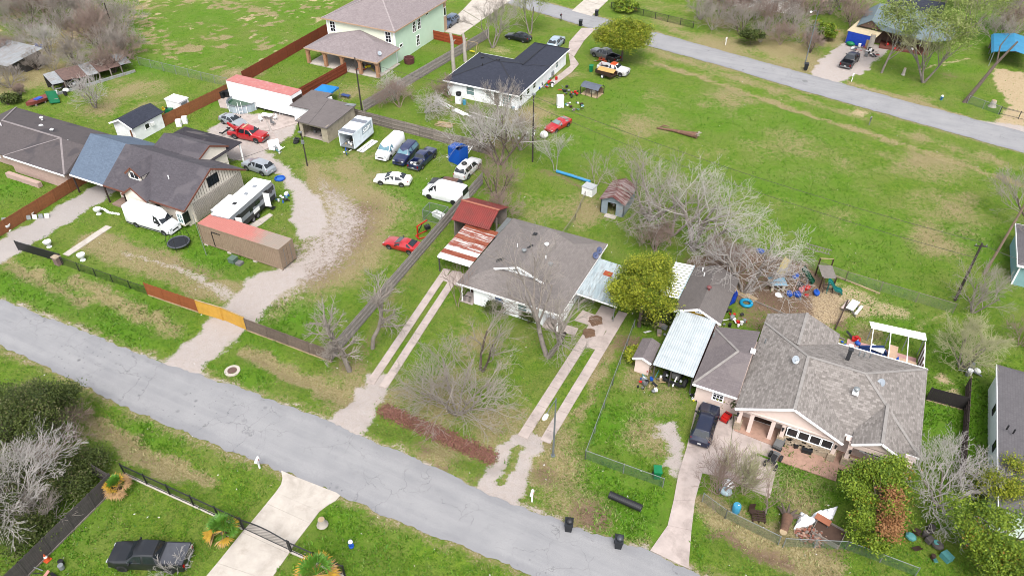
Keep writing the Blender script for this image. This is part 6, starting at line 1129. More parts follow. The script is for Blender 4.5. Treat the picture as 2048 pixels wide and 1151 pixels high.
chain('chain_link_fence', 'chain-link fence between playground and open field', [(1390, 492), (1600, 530), (1690, 562), (1905, 626)], 1.3, LINKM, WOODG, 4.0)
chain('lawn_fence', 'black mesh lawn fence across the far street', [(1222, 18), (1262, 27), (1386, 57)], 1.3, LINKK, IRON, 2.6, pr=.06)
chain('chain_link_fence', 'short chain-link fence at the sandy drive, right edge', [(1934, 207), (1996, 229)], 1.3, LINKG, GALV)
iron('bar_gate', 'long silver bar gate across the sandy drive', [(1998, 229), (2075, 248)], 1.2, 2.0, 3, cat='gate')
chain('garden_fence', 'thin wire garden fence crossing the back lawn by the grey shed', [(1170, 395), (1150, 440), (1125, 475)], .9, LINKM, WOODG, 3)
# ---- poles and lamps
POLE = mat('pole_wood', S(74, 66, 60), .9, var=.3, scale=2); POLEL = mat('pale_pole', S(150, 128, 110), .9, var=.25, scale=2)
def pole(label, base, H, r=.14, m=POLE, lean=(0, 0), arm=True, name='utility_pole'):
    b = P(*base); t = thing(name, label, 'utility pole', (b[0], b[1], 0)); part('shaft', MB().tube([(0, 0, -.2), (lean[0] * .5, lean[1] * .5, H / 2), (lean[0], lean[1], H)], [r, r * .85, r * .65], 8), m, t, 40)
    if arm: part('cross_arm', MB().box((lean[0], lean[1], H - .35), (1.2, .1, .12), .3), m, t); [part('insulator', MB().cyl((lean[0] + k * math.cos(.3), lean[1] + k * math.sin(.3), H - .3), (lean[0] + k * math.cos(.3), lean[1] + k * math.sin(.3), H - .1), .05, 6), GALV, t) for k in (-.5, .5)]
    return t
H1 = hgt((724, 223), (708, 115)); t = pole('tall dark pole on the lawn between blue tent and grey fence', (724, 223), H1, .13, arm=False)
H2 = hgt((1065, 324), (1074, 190)); t = pole('dark pole with a small lamp beside the red sports car', (1065, 324), H2, .13, arm=False); part('lamp_head', MB().box((0, 0, H2 + .1), (.5, .3, .2)), GALV, t)
H3 = hgt((615, 332), (605, 263)); t = pole('short dark service pole with meter box in the gravel yard', (615, 332), H3, .1, arm=False); part('meter_box', MB().box((.1, -.15, H3 * .72), (.35, .25, .5)), GALV, t); part('lamp_head', MB().box((0, -.2, H3), (.5, .3, .15)), GALV, t)
H4 = hgt((1910, 598), (1973, 478)); pole('dark pole with white top behind the playground fence', (1910, 600), H4 * .95, .16, arm=True)
t = pole('pale bare pole leaning over the field edge at right', (1968, 548), 12.5, .15, POLEL, (1.2, 2.0), arm=False)
pole('thin dark pole standing in the brush at upper left', (233, 80), hgt((233, 80), (203, 6)), .13, arm=False)
t = pole('slender pale mast leaning beside the container front', (413, 510), 5.2, .04, GALV, (-.6, .3), False, 'antenna_mast'); t['category'] = 'mast'
def street_lamp(label, base, H, arm_dir, al):
    b = P(*base); t = thing('street_lamp', label, 'street lamp', (b[0], b[1], 0)); ALU = mat('pole_alu', S(150, 158, 164), .4, .4)
    part('shaft', MB().tube([(0, 0, 0), (0, 0, H)], [.1, .06], 8), ALU, t, 40); e = Vector((math.cos(arm_dir), math.sin(arm_dir), 0))
    part('arm', MB().tube([(0, 0, H - .1)] + [tuple(e * al * q / 5 + Vector((0, 0, H - .1 + .35 * math.sin(math.pi * .55 * q / 5)))) for q in range(1, 6)], .035, 6), ALU, t); hd = e * (al + .3)
    part('lamp_head', MB().ball((hd.x, hd.y, H + .22), (.42 if abs(e.x) > .7 else .2, .42 if abs(e.y) > .7 else .2, .09), 10), WHITE, t, 60); part('base_flange', MB().cyl((0, 0, 0), (0, 0, .12), .2, 8), ALU, t)
street_lamp('grey street lamp standing between ribbon driveway and chain-link fence', (1106, 911), 7.2, R(-88), 2.0)
street_lamp('grey street lamp at the white gravel drive on the far street', (1610, 128), hgt((1610, 128), (1629, 22)), R(-120), 1.6)
def wire(label, a, b, sag=.6, r=.024):
    a = Vector(a); b = Vector(b); pts = [a.lerp(b, k / 14) - Vector((0, 0, sag * 4 * (k / 14) * (1 - k / 14))) for k in range(15)]
    m = MB().tube([p - a for p in pts], r, 4); solo('power_line', m, mat('wire_grey', S(70, 68, 66), .6), label, 'wire', tuple(a))
p4 = P(1910, 600); p2 = P(1065, 324); p1 = P(724, 223); p3 = P(615, 332)
wire('upper wire strung over the open field to the right pole', (p4[0], p4[1] + .4, H4 * .93), (p2[0], p2[1], H2 - .2), 1.0); wire('lower wire strung over the playground fence line', (p4[0], p4[1] - .4, H4 * .75), (p2[0], p2[1], H2 - 1.5), 1.2)
wire('wire from lamp pole to the tall lawn pole', (p2[0], p2[1], H2 - .2), (p1[0], p1[1], H1 - .2), .8); wire('service drop from lamp pole to the charcoal roof', (p2[0], p2[1], H2 - .6), (-46.5, 98, 3.0), .5); wire('service drop from yard pole to the cream house gable', (p3[0], p3[1], H3 - .3), (-68.2, 57, 5.6), .4); wire('wire leaving the right pole beyond the frame', (p4[0], p4[1], H4 * .93), (p4[0] + 30, p4[1] - 6, H4 * .93), .8); wire('wire from the lawn pole toward the yard service pole', (p1[0], p1[1], H1 - .3), (p3[0], p3[1], H3 - .1), .5)
# ================================================================ trees
def tubes_np(p0, p1, r0, r1, n):
    d = p1 - p0; L = np.linalg.norm(d, axis=1, keepdims=True) + 1e-9; d = d / L
    ref = np.where(np.abs(d[:, 2:3]) < .9, np.array([[0, 0, 1.]]), np.array([[1., 0, 0]])); a = np.cross(d, ref); a /= np.linalg.norm(a, axis=1, keepdims=True); b = np.cross(d, a)
    k = len(p0); ang = 2 * np.pi * np.arange(n) / n; ring = a[:, None] * np.cos(ang)[None, :, None] + b[:, None] * np.sin(ang)[None, :, None]
    V = np.concatenate([p0[:, None] + ring * r0[:, None, None], p1[:, None] + ring * r1[:, None, None]], 1).reshape(-1, 3)
    base = np.arange(k)[:, None] * 2 * n; j = np.arange(n); F = np.stack([base + j, base + (j + 1) % n, base + n + (j + 1) % n, base + n + j], -1).reshape(-1, 4); return V, F
def mesh_np(name, V, F, m, cols=None, smooth=True):
    me = bpy.data.meshes.new(name); k = F.shape[1]; me.vertices.add(len(V)); me.vertices.foreach_set('co', np.ascontiguousarray(V, np.float32).ravel()); me.loops.add(F.size); me.loops.foreach_set('vertex_index', F.ravel().astype(np.int32)); me.polygons.add(len(F)); me.polygons.foreach_set('loop_start', np.arange(0, F.size, k, dtype=np.int32))
    if smooth: me.polygons.foreach_set('use_smooth', np.ones(len(F), bool))
    if cols is not None: at = me.attributes.new('lc', 'FLOAT_COLOR', 'POINT'); at.data.foreach_set('color', np.ascontiguousarray(cols, np.float32).ravel())
    me.materials.append(m); me.update(calc_edges=True); return me
def grow(rr, H, stems=1, spread=.5, r=.22, trunk=.3, nb=(6, 6, 5, 4), up=.25, wander=.22, droop=0, twig=.009, lean=(0, 0), lens=(.8, .66, .62, .6), start_z=0.):
    thick = []; thin = []
    def rv(): return np.array([rr.gauss(0, 1), rr.gauss(0, 1), rr.gauss(0, 1)])
    def branch(p, d, L, ra, lev):
        k = 5 if lev < 2 else (4 if lev < 3 else 3); s = L / k; pts = [p]; rad = [ra]; re = max(twig, ra * (.5 if lev else .6)); q = p; dirs = [d]
        for i in range(k):
            d = d + rv() * wander * (1.0, .9, .6, .45, .4)[lev] * .6; d[2] += up * .25 - droop * lev * .06; d = d / np.linalg.norm(d); q = q + d * s; pts.append(q); dirs.append(d); rad.append(ra + (re - ra) * (i + 1) / k)
        tgt = thick if ra > .075 else thin
        for i in range(k): tgt.append((pts[i], pts[i + 1], rad[i], rad[i + 1]))
        if lev < len(nb):
            n = nb[lev]; n = max(2, n + rr.randint(-1, 1))
            for i in range(n):
                t = (i + .6) / n; t = (.35 if lev else trunk) + t * (1 - (.35 if lev else trunk)); t = min(.999, t); f = t * k; a = int(f); b = pts[a] + (pts[a + 1] - pts[a]) * (f - a); ra2 = rad[a] * (.56 if lev < 2 else .6)
                side = rv(); side -= side.dot(dirs[a]) * dirs[a]; side /= np.linalg.norm(side) + 1e-9; sp = spread * rr.uniform(.7, 1.3); nd = dirs[a] * math.cos(sp) + side * math.sin(sp); nd[2] += .05
                branch(b, nd / np.linalg.norm(nd), L * lens[lev] * rr.uniform(.7, 1.15) * (1.15 - .35 * t), max(twig, ra2), lev + 1)
    for s_ in range(stems):
        a = 6.28 * s_ / stems + rr.uniform(-.4, .4); tilt = 0 if stems == 1 else rr.uniform(.25, .55) * spread * 1.6
        d = np.array([math.cos(a) * math.sin(tilt) + lean[0], math.sin(a) * math.sin(tilt) + lean[1], math.cos(tilt)]); branch(np.array([math.cos(a) * .1 * (stems > 1), math.sin(a) * .1 * (stems > 1), start_z - .1]), d / np.linalg.norm(d), H * .55, r * .8 / (stems ** .5), 0)
    return thick, thin
def arr(segs): return np.array([s[0] for s in segs]), np.array([s[1] for s in segs]), np.array([s[2] for s in segs]), np.array([s[3] for s in segs])
BARK = mat('grey_bark', S(160, 149, 140), .9, var=.25, scale=4); BARKD = mat('dark_bark', S(110, 96, 86), .9, var=.3, scale=4); TWIG = mat('pale_twigs', S(186, 175, 165), .9, var=.15); TWIGW = mat('bleached_twigs', S(216, 209, 203), .9, var=.12); TWIGB = mat('brown_twigs', S(176, 152, 140), .9, var=.2); TWIGG = mat('budding_twigs', S(200, 198, 152), .9, var=.2)
def bare(label, base, seed, bark=BARK, twigm=TWIG, group=None, name='bare_tree', cat='tree', tw=None, **k):
    rr = random.Random(seed); b = P(*base) if len(base) == 2 else np.array(base); t = thing(name, label, cat, (b[0], b[1], 0), 0, group); th, tn = grow(rr, **k)
    if th: link('trunk', mesh_np('trunk', *tubes_np(*arr(th), 7), bark), t)
    if tn: link('crown', mesh_np('crown', *tubes_np(*arr(tn), 3), twigm), t)
    return t
def leafmat(name, a, b, c, tr=.25):
    g = NG(name); at = g.attr('lc'); s = g.n('ShaderNodeSeparateColor'); g.l(at.outputs['Color'], s.inputs[0]); x = g.mix(s.outputs[0], a, b); x = g.mix(s.outputs[1], x, c); g.col(x); g.set(Roughness=.6); g.b.inputs['Specular IOR Level'].default_value = .25
    if tr:
        q = g.n('ShaderNodeBsdfTranslucent'); g.put(q.inputs[0], x); ms = g.n('ShaderNodeMixShader'); ms.inputs[0].default_value = tr; g.l(g.b.outputs[0], ms.inputs[1]); g.l(q.outputs[0], ms.inputs[2]); g.l(ms.outputs[0], g.out.inputs[0])
    MATS[name] = g.m; return g.m
LEAF = leafmat('green_leaves', S(94, 122, 26), S(206, 212, 66), S(190, 172, 84)); LEAFD = leafmat('dark_leaves', S(62, 78, 34), S(116, 132, 62), S(150, 142, 104)); LEAFB = leafmat('bright_leaves', S(82, 118, 28), S(174, 198, 64), S(196, 120, 56)); LEAFP = leafmat('budding_leaves', S(130, 150, 70), S(180, 196, 110), S(190, 186, 140)); LEAFO = leafmat('dead_leaves', S(164, 108, 68), S(206, 156, 104), S(150, 100, 70))
def leaves(rng, lobes, nclump, nleaf, size, clump_r, brown=0, gap=.35, flat=.5):
    # lobes: (centre, radii); leaves sit near the lobes' shells, in clumps, with holes
    vol = np.array([r[0] * r[1] * r[2] for c, r in lobes]) ** .7; vol /= vol.sum(); C = []
    for (c, r), v_ in zip(lobes, vol):
        n = int(nclump * v_); u = rng.normal(size=(n * 2, 3)); u /= np.linalg.norm(u, axis=1, keepdims=True); u[:, 2] = np.where(u[:, 2] < -.35, -u[:, 2], u[:, 2]); s = rng.uniform(.55, 1.05, (n * 2, 1)); q = np.array(c) + u * np.array(r) * s; h_ = vnoise(q[:, 0] * 1.0 + q[:, 2], q[:, 1] + q[:, 2] * .7, .9, 77); C.append(q[h_ > gap][:n])
    C = np.concatenate(C); nc = len(C); off = rng.normal(size=(nc, nleaf, 3)) * clump_r * np.array([1, 1, .6]); pos = (C[:, None] + off).reshape(-1, 3); N = len(pos)
    nrm = rng.normal(size=(N, 3)); nrm[:, 2] = np.abs(nrm[:, 2]) + flat; nrm /= np.linalg.norm(nrm, axis=1, keepdims=True); a = np.cross(nrm, rng.normal(size=(N, 3))); a /= np.linalg.norm(a, axis=1, keepdims=True); b = np.cross(nrm, a); s = size * rng.uniform(.6, 1.3, (N, 1))
    V = np.stack([pos - a * s, pos + b * s * .5, pos + a * s, pos - b * s * .5], 1).reshape(-1, 3); F = np.arange(N * 4).reshape(-1, 4)
    tone = np.repeat(np.clip(rng.normal(.45, .28, nc), 0, 1), nleaf) + rng.normal(0, .15, N); br = np.repeat((rng.random(nc) < brown).astype(float), nleaf) * rng.random(N); cols = np.stack([np.clip(tone, 0, 1), np.clip(br, 0, 1), np.zeros(N), np.ones(N)], 1); return V, F, np.repeat(cols, 4, 0), C
def leafy(label, base, H, R_, seed, m=LEAF, nclump=700, nleaf=26, size=.16, clump_r=.32, bark=BARKD, name='leafy_tree', cat='tree', lobes=None, trunk_r=.22, brown=.05, twigm=None, group=None, gap=.35, z0=.35, extra=None):
    rng = np.random.default_rng(seed); rr = random.Random(seed); b = P(*base) if len(base) == 2 else np.array(base); t = thing(name, label, cat, (b[0], b[1], 0), 0, group)
    if lobes is None:
        lobes = [((0, 0, H * .62), (R_ * .8, R_ * .8, H * .36))] + [((R_ * .55 * math.cos(a), R_ * .55 * math.sin(a), H * rr.uniform(z0, .75)), (R_ * .5, R_ * .5, H * .22)) for a in (6.28 * i / 6 + rr.uniform(-.4, .4) for i in range(6))]
    V, F, cols, C = leaves(rng, lobes, nclump, nleaf, size, clump_r, brown, gap); link('crown', mesh_np('crown', V, F, m, cols, False), t)
    th = [(np.array([0, 0, -.1]), np.array([.05, 0, H * .35]), trunk_r, trunk_r * .75)]; tn = []; top = np.array([.05, 0, H * .35])
    for c in C[rng.choice(len(C), min(60, len(C)), replace=False)]:
        mid = top + (c - top) * .5 + rng.normal(size=3) * .25; (th if False else tn).append((top, mid, .07, .045)); tn.append((mid, c, .045, .02))
    link('trunk', mesh_np('trunk', *tubes_np(*arr(th), 8), bark), t); link('limbs', mesh_np('limbs', *tubes_np(*arr(tn), 4), bark), t)
    if extra:
        V, F, cols, C = leaves(rng, extra, int(nclump * .12), nleaf, size, clump_r, 0, .3); link('dead_foliage', mesh_np('dead_foliage', V, F, LEAFO, cols, False), t)
    return t
# leafy trees
leafy('dense yellow-green tree between pale carport and chain-link fence', (1278, 652), 8.3, 3.4, 101, LEAF, 1300, 40, .10, .36)
leafy('round leafy green tree at the far street over the parked pickups', (1243, 122), 7.0, 4.6, 102, LEAF, 1000, 34, .15, .45, z0=.4)
rr_ = random.Random(4)
def ragged(n, x0, x1, y0, y1, z0, z1, a, b): return [((rr_.uniform(x0, x1), rr_.uniform(y0, y1), rr_.uniform(z0, z1)), tuple(rr_.uniform(a, b) for _ in range(3))) for _ in range(n)]
leafy('broad green tree with orange dead branches before the pink house', (1748, 1062), 6.0, 4.4, 103, LEAFB, 1250, 34, .10, .34, gap=.46, lobes=ragged(7, -2.6, .6, 1.6, 3.6, 3, 4.6, .6, 1.2) + ragged(7, -2.4, -.2, -.4, 1.6, 3, 4.8, .5, 1.2) + ragged(4, 1.2, 2.4, -.2, 1.8, 2.6, 3.8, .5, 1.0) + ragged(5, -1.8, .8, -3, -1.2, 1.8, 3.0, .5, .9), extra=ragged(4, -.2, .9, -.6, 1.0, 3.4, 4.2, .35, .7) + ragged(4, -1.2, .6, -2.2, -.6, 2.6, 3.4, .35, .7))
leafy('dark green tree mass in the bottom right corner', (1960, 1130), 5.2, 4.2, 104, LEAFB, 1150, 34, .10, .38, gap=.48, lobes=ragged(22, -2.8, 3.8, -3.4, 1.8, 2.2, 4.4, .6, 1.4))
leafy('small pale green tree beside the right-hand white house', (1985, 1010), 4.5, 2.2, 105, LEAF, 380, 26, .09, .34, gap=.45)
EV = 'dark evergreen trees by the near street'
leafy('dark evergreen oak at the left edge below the near street', (40, 915), 7.2, 4.6, 106, LEAFD, 900, 30, .09, .36, gap=.4, brown=.15, group=EV); leafy('dark evergreen oak nearest the street bend at lower left', (118, 878), 5.6, 3.2, 107, LEAFD, 640, 30, .09, .34, gap=.4, brown=.12, group=EV); leafy('low dark evergreen behind the bleached tree at lower left', (15, 1040), 5.0, 4.0, 108, LEAFD, 450, 30, .09, .36, gap=.42, brown=.1, group=EV); leafy('evergreen thicket against the dark board fence', (140, 985), 3.0, 2.6, 109, LEAFD, 315, 30, .09, .32, gap=.4, brown=.15, group=EV); leafy('evergreen shrub filling the fence corner at lower left', (190, 935), 2.2, 1.6, 110, LEAFD, 195, 30, .09, .26, gap=.35, group=EV); leafy('evergreen thicket below the bleached tree by the dark fence', (60, 1075), 2.8, 2.6, 111, LEAFD, 315, 30, .09, .32, gap=.4, brown=.12, group=EV)
# bare trees, nearest first
FT = 'bare trees in the centre front yard'
bare('vase-shaped bare tree with fine pale twigs in the centre front lawn', (914, 828), 11, BARK, TWIG, FT, H=10, stems=9, spread=.85, r=.34, trunk=.15, nb=(7, 6, 4), up=.1, wander=.2, twig=.011, lens=(.6, .62, .62))
bare('dark leaning bare tree behind the vase-shaped one', (962, 742), 12, BARKD, TWIG, FT, H=8.5, stems=2, spread=.6, r=.24, nb=(6, 6, 5), lean=(.12, .1), twig=.009)
bare('twin-trunked bare tree close to the white house front', (1095, 712), 13, BARK, TWIG, FT, H=11.5, stems=2, spread=.75, r=.48, nb=(6, 6, 5, 4), trunk=.4, twig=.009, up=.3)
bare('pruned stubby bare tree at the corner of the grey-brown fence', (700, 742), 14, BARK, TWIG, FT, H=13.5, stems=1, spread=.95, r=.32, nb=(15, 7, 6), trunk=.3, lens=(.30, .6, .6), twig=.009)
bare('tall pruned bare tree on grass beside the grey side fence', (745, 696), 15, BARK, TWIG, FT, H=13.5, stems=1, spread=.8, r=.28, nb=(13, 7, 6), trunk=.4, lens=(.36, .6, .6), twig=.009, lean=(-.02, .06))
bare('slim dark bare sapling by the ribbon path near the porch', (915, 612), 16, BARKD, TWIGB, FT, H=5.5, stems=2, spread=.4, r=.1, nb=(5, 4, 3), twig=.009)
BT = 'large bare trees behind the centre lots'
bare('largest bare pale tree behind the leafy tree', (1385, 500), 21, BARK, TWIGW, BT, H=12, stems=5, spread=.85, r=.55, nb=(5, 5, 4, 3), twig=.011, up=.1)
bare('wide bare tree left of the largest one by the grey shed', (1300, 440), 22, BARK, TWIG, BT, H=10.5, stems=4, spread=.85, r=.45, nb=(5, 5, 4, 3), twig=.011, up=.1)
bare('bare tree with drooping pale twigs over the cottage roof', (1487, 585), 23, BARK, TWIGW, BT, H=9, stems=5, spread=.85, r=.5, nb=(5, 5, 4, 2), twig=.011, up=.06, lean=(.1, .1))
bare('bare tree reaching over the back lawn toward the grey shed', (1345, 470), 24, BARK, TWIG, BT, H=9.5, stems=4, spread=.9, r=.4, nb=(5, 5, 4, 2), twig=.011, up=.08, lean=(-.25, -.1))
bare('bare tree crowding the back fence beside the blue bin', (1000, 330), 25, BARKD, TWIGW, BT, H=11, stems=4, spread=.85, r=.4, nb=(5, 5, 4, 3), twig=.012, up=.1); bare('dead brown bare tree tangled in the side fence end', (995, 395), 26, BARKD, TWIGB, BT, H=6.5, stems=5, spread=.8, r=.25, nb=(6, 6, 5), twig=.010); bare('grey bare tree before the charcoal-roofed house', (1000, 250), 27, BARK, TWIG, BT, H=7.5, stems=3, spread=.55, r=.25, nb=(6, 6, 5), twig=.010)
bare('greenish fan-shaped bare tree right of the patio frame', (1920, 735), 28, BARK, TWIGG, None, H=6.5, stems=10, spread=.8, r=.3, nb=(7, 6, 6), up=.15, twig=.011, lens=(.75, .55, .5))
bare('bare tree at the right end of the playground fence', (1945, 625), 29, BARK, TWIG, None, H=6, stems=4, spread=.7, r=.25, nb=(6, 6, 5), twig=.010); bare('bare brown tree leaning in from the right edge of the field', (2062, 470), 30, BARKD, TWIG, None, H=9, stems=3, spread=.7, r=.3, nb=(6, 6, 5, 3), lean=(-.2, 0), twig=.010); bare('bare brown bush at the right edge near the fan-shaped tree', (2040, 690), 45, BARKD, TWIGB, None, H=4, stems=6, spread=.8, r=.15, nb=(5, 5, 5), twig=.010)
bare('bleached bare tree sprawling over the evergreens at lower left', (40, 1040), 31, BARK, TWIGW, None, H=8.5, stems=4, spread=.62, r=.2, nb=(6, 5, 5, 3), up=.05, twig=.011, lean=(.25, .05)); bare('small bare tree in front of the black pickup', (352, 1148), 32, BARK, TWIGW, None, H=2.6, stems=5, spread=.7, r=.06, nb=(5, 4, 3), twig=.009)
bare('bare multi-stem tree at the pink house driveway', (1437, 985), 33, BARK, TWIGB, None, H=5.2, stems=6, spread=.6, r=.2, nb=(6, 6, 5), twig=.009); bare('budding thin-stemmed tree right of the driveway tree', (1487, 985), 34, BARK, TWIGG, None, H=5.0, stems=6, spread=.45, r=.16, nb=(6, 6, 5), twig=.009); bare('slender bare sapling by the pink house lawn edge', (1530, 1028), 35, BARK, TWIGB, None, H=5.0, stems=1, spread=.7, r=.1, nb=(7, 5, 4), twig=.009)
bare('twisted pale bare tree beside the rail fence', (1880, 1015), 36, BARK, TWIGW, None, H=6.5, stems=4, spread=.75, r=.25, nb=(6, 6, 5, 3), wander=.4, twig=.010); bare('second twisted bare tree close to the right-hand house', (1945, 985), 37, BARK, TWIGW, None, H=5.0, stems=4, spread=.8, r=.2, nb=(6, 5, 5), wander=.45, twig=.010)
bare('thin bare vine-hung tree at the end of the blue pipe', (1110, 342), 38, BARK, TWIGW, None, H=6, stems=2, spread=.35, r=.12, nb=(7, 4, 4), twig=.010); bare('short dead tree at the right end of the blue pipe', (1192, 372), 39, BARK, TWIG, None, H=5, stems=2, spread=.5, r=.12, nb=(5, 4, 4), twig=.009)
# far side
bare('tall bare tree between black sedan and charcoal roof', (985, 96), 41, BARK, TWIG, None, H=9, stems=3, spread=.6, r=.3, nb=(6, 6, 5, 3), twig=.013)
def budding(label, base, seed, H, R_, lobes=None, n=260, **k):
    t = bare(label, base, seed, BARK, TWIGG, None, H=H, nb=(6, 6, 5), twig=.013, **k); rng = np.random.default_rng(seed); V, F, cols, C = leaves(rng, [((0, 0, H * .75), (R_, R_, H * .32))], n, 14, .16, .5, .1, .45); link('young_leaves', mesh_np('young_leaves', V, F, LEAFP, cols, False), t); return t
budding('pale budding tree on the verge near the black sedan', (1060, 68), 42, 9, 3.4, stems=2, spread=.5, r=.25); budding('budding tree with white-painted trunk on the far lawn', (1763, 146), 43, 11, 3.2, stems=1, spread=.55, r=.24, lean=(.1, .1)); budding('forked budding tree with wide pale trunk on the far lawn', (1846, 165), 44, 11, 5.0, stems=3, spread=.55, r=.4, n=420); budding('bright budding tree at the top right', (1935, 70), 46, 9, 5.5, stems=3, spread=.6, r=.3, n=420); budding('far budding tree behind the slate green roof', (1880, 20), 47, 8, 5, stems=3, spread=.6, r=.3, n=360)
t = thing('leaning_trunk', 'dark bare trunk leaning beside the sandy drive', 'tree trunk', (*P(1928, 205)[:2], 0)); part('trunk', MB().tube([(0, 0, -.2), (1.2, 1.5, 2.5), (2.6, 3.6, 5.5), (4.4, 5.5, 8.5)], [.35, .28, .22, .12], 8), BARKD, t, 40); part('limb', MB().tube([(2.6, 3.6, 5.5), (2.4, 5.5, 7.5), (3.2, 7, 9)], [.14, .1, .04], 6), BARKD, t, 40)
for i, (px, py, H, sd, lab) in enumerate(((2005, 60, 8, 51, 'grey bare tree at the top right corner'), (1700, 45, 7, 52, 'bare tree left of the slate green roof'), (1660, 30, 7, 53, 'bare thicket tree at the top by the far lamp'), (1580, 70, 6, 54, 'bare brown thicket tree beside the abandoned white house'), (1530, 60, 6, 55, 'bare thicket tree before the abandoned white house'), (1480, 70, 6.5, 56, 'bare tree with ivy at the far ditch'), (1440, 30, 7, 57, 'bare thicket tree at the left end of the abandoned house'), (1620, 105, 4, 58, 'low bare brush below the far street lamp'), (1400, 40, 5, 59, 'bare brush beside the black lawn fence'), (2040, 30, 7, 60, 'bare brown tree in the extreme top right'))):
    bare(lab, (px, py), sd, BARKD if i % 2 else BARK, TWIGB if i % 3 == 1 else TWIG, 'bare trees across the far street', H=H, stems=5, spread=.7, r=.25, nb=(6, 6, 5), twig=.014)
for i, (px, py, H, sd, lab) in enumerate(((192, 216, 6, 61, 'pale bare tree on the lawn before the collapsing lean-to'), (60, 60, 9, 62, 'dark bare tree near the upper left corner'), (130, 60, 9, 63, 'tall grey bare tree in the upper left thicket'), (200, 100, 8, 64, 'bare brown tree where thicket meets the field'), (250, 120, 6, 65, 'dense brown bare bush at the end of the chain-link fence'), (30, 20, 9, 66, 'bare tree in the extreme upper left'), (100, 110, 6, 67, 'pale bare tree beside the metal-roofed shed'), (150, 130, 5, 68, 'bare bush over the collapsing lean-to'), (190, 30, 8, 69, 'grey bare tree beside the thin dark pole'), (230, 145, 5, 70, 'brown bare bush over the lean-to end'), (20, 175, 4, 71, 'low bare brush below the metal-roofed shed'), (75, 140, 3.5, 79, 'yellowish bare bush on dry grass at upper left'), (40, 190, 2, 80, 'round bare bush on the dry grass behind the left house'))):
    bare(lab, (px, py), sd, BARKD if i % 2 else BARK, (TWIGW if i in (0, 6) else (TWIGB if i % 3 == 0 else TWIG)), 'bare trees in the upper left thicket', H=H, stems=5 if i else 3, spread=.7, r=.25, nb=(7, 6, 5), twig=.013)
# fallen brush behind the back fence, two dead trunks
for i, (px, py, lab, L) in enumerate(((800, 215, 'tangled fallen branches along the back fence', 5.5), (850, 225, 'fallen pale limbs beside the lumber behind the fence', 5.0), (900, 195, 'heap of bare branches before the charcoal roofed house', 4.5), (770, 190, 'brown fallen brush at the fence corner', 4.5))): bare(lab, (px, py), 90 + i, BARK, TWIGW if i % 2 else TWIGB, 'fallen branches behind the back fence', 'fallen_branches', 'branches', H=L, stems=6, spread=.9, r=.2, nb=(6, 6, 4), up=-.15, twig=.013, lean=(.8 if i % 2 else -.4, .2))
for px, py, tp, lab in ((908, 143, (898, 68), 'taller pale dead trunk by the grey board fence'), (931, 123, (928, 68), 'shorter pale dead trunk near the swing frame')):
    b = P(px, py); H = hgt((px, py), tp); t = thing('dead_trunk', lab, 'tree trunk', (b[0], b[1], 0)); part('trunk', MB().tube([(0, 0, -.1), (-.1, 0, H * .4), (-.15, .1, H * .8), (-.35, .1, H)], [.36, .3, .27, .22], 8), mat('bleached_trunk', S(205, 195, 184), .9, var=.2), t, 50); part('stub', MB().cyl((-.15, .1, H * .75), (.4, .2, H * .85), .09, 6), mat('bleached_trunk', None), t)
# palms
def palm(label, base, H, R_, seed, green=.6):
    rr = random.Random(seed); b = P(*base); t = thing('fan_palm', label, 'palm', (b[0], b[1], 0)); part('trunk', MB().lathe([(.2, 0), (.24, H * .4), (.2, H * .8), (.14, H)], n=9), mat('palm_trunk', S(110, 85, 65), .95, var=.35, scale=8), t)
    gm = [mat('palm_green', S(96, 150, 40), .55, var=.25), mat('palm_yellow', S(215, 170, 50), .7, var=.25), mat('palm_dry', S(205, 165, 115), .8, var=.25)]
    for i in range(34):
        a = rr.uniform(0, 6.28); lev = i / 34; el = R(80 - 105 * lev + rr.uniform(-8, 8)); d = Vector((math.cos(a) * math.cos(el), math.sin(a) * math.cos(el), math.sin(el))); o = Vector((0, 0, H)); st = R_ * .5; e = o + d * st; mb = MB(); mb.tube([o, e], .02, 4)
        sx = d.cross(Vector((0, 0, 1)) if abs(d.z) < .95 else Vector((1, 0, 0))).normalized(); up = sx.cross(d).normalized(); n = 11
        for j in range(n):
            f = -1.15 + 2.3 * j / (n - 1); dd = (d * math.cos(f) + sx * math.sin(f) + up * .12 * math.cos(j * 2.1)).normalized(); w_ = sx * math.cos(f) - d * math.sin(f); Lb = R_ * .55 * rr.uniform(.85, 1.1); tip = e + dd * Lb + Vector((0, 0, -.12 * Lb - .1 * rr.random())); mid = e + dd * Lb * .6
            mb.add([e, mid + w_ * .05, tip, mid - w_ * .05], [(0, 1, 2, 3)])
        part('frond', mb, gm[0 if lev < green else (1 if lev < green + .22 else 2)], t)
palm('ragged half-dry fan palm in the fence corner', (242, 985), .9, 1.2, 5, .25); palm('bushy green and yellow fan palm by the driveway gate', (450, 1072), .8, 1.5, 6, .62); palm('large fan palm with orange skirt right of the driveway', (638, 1168), 1.3, 1.8, 7, .4)
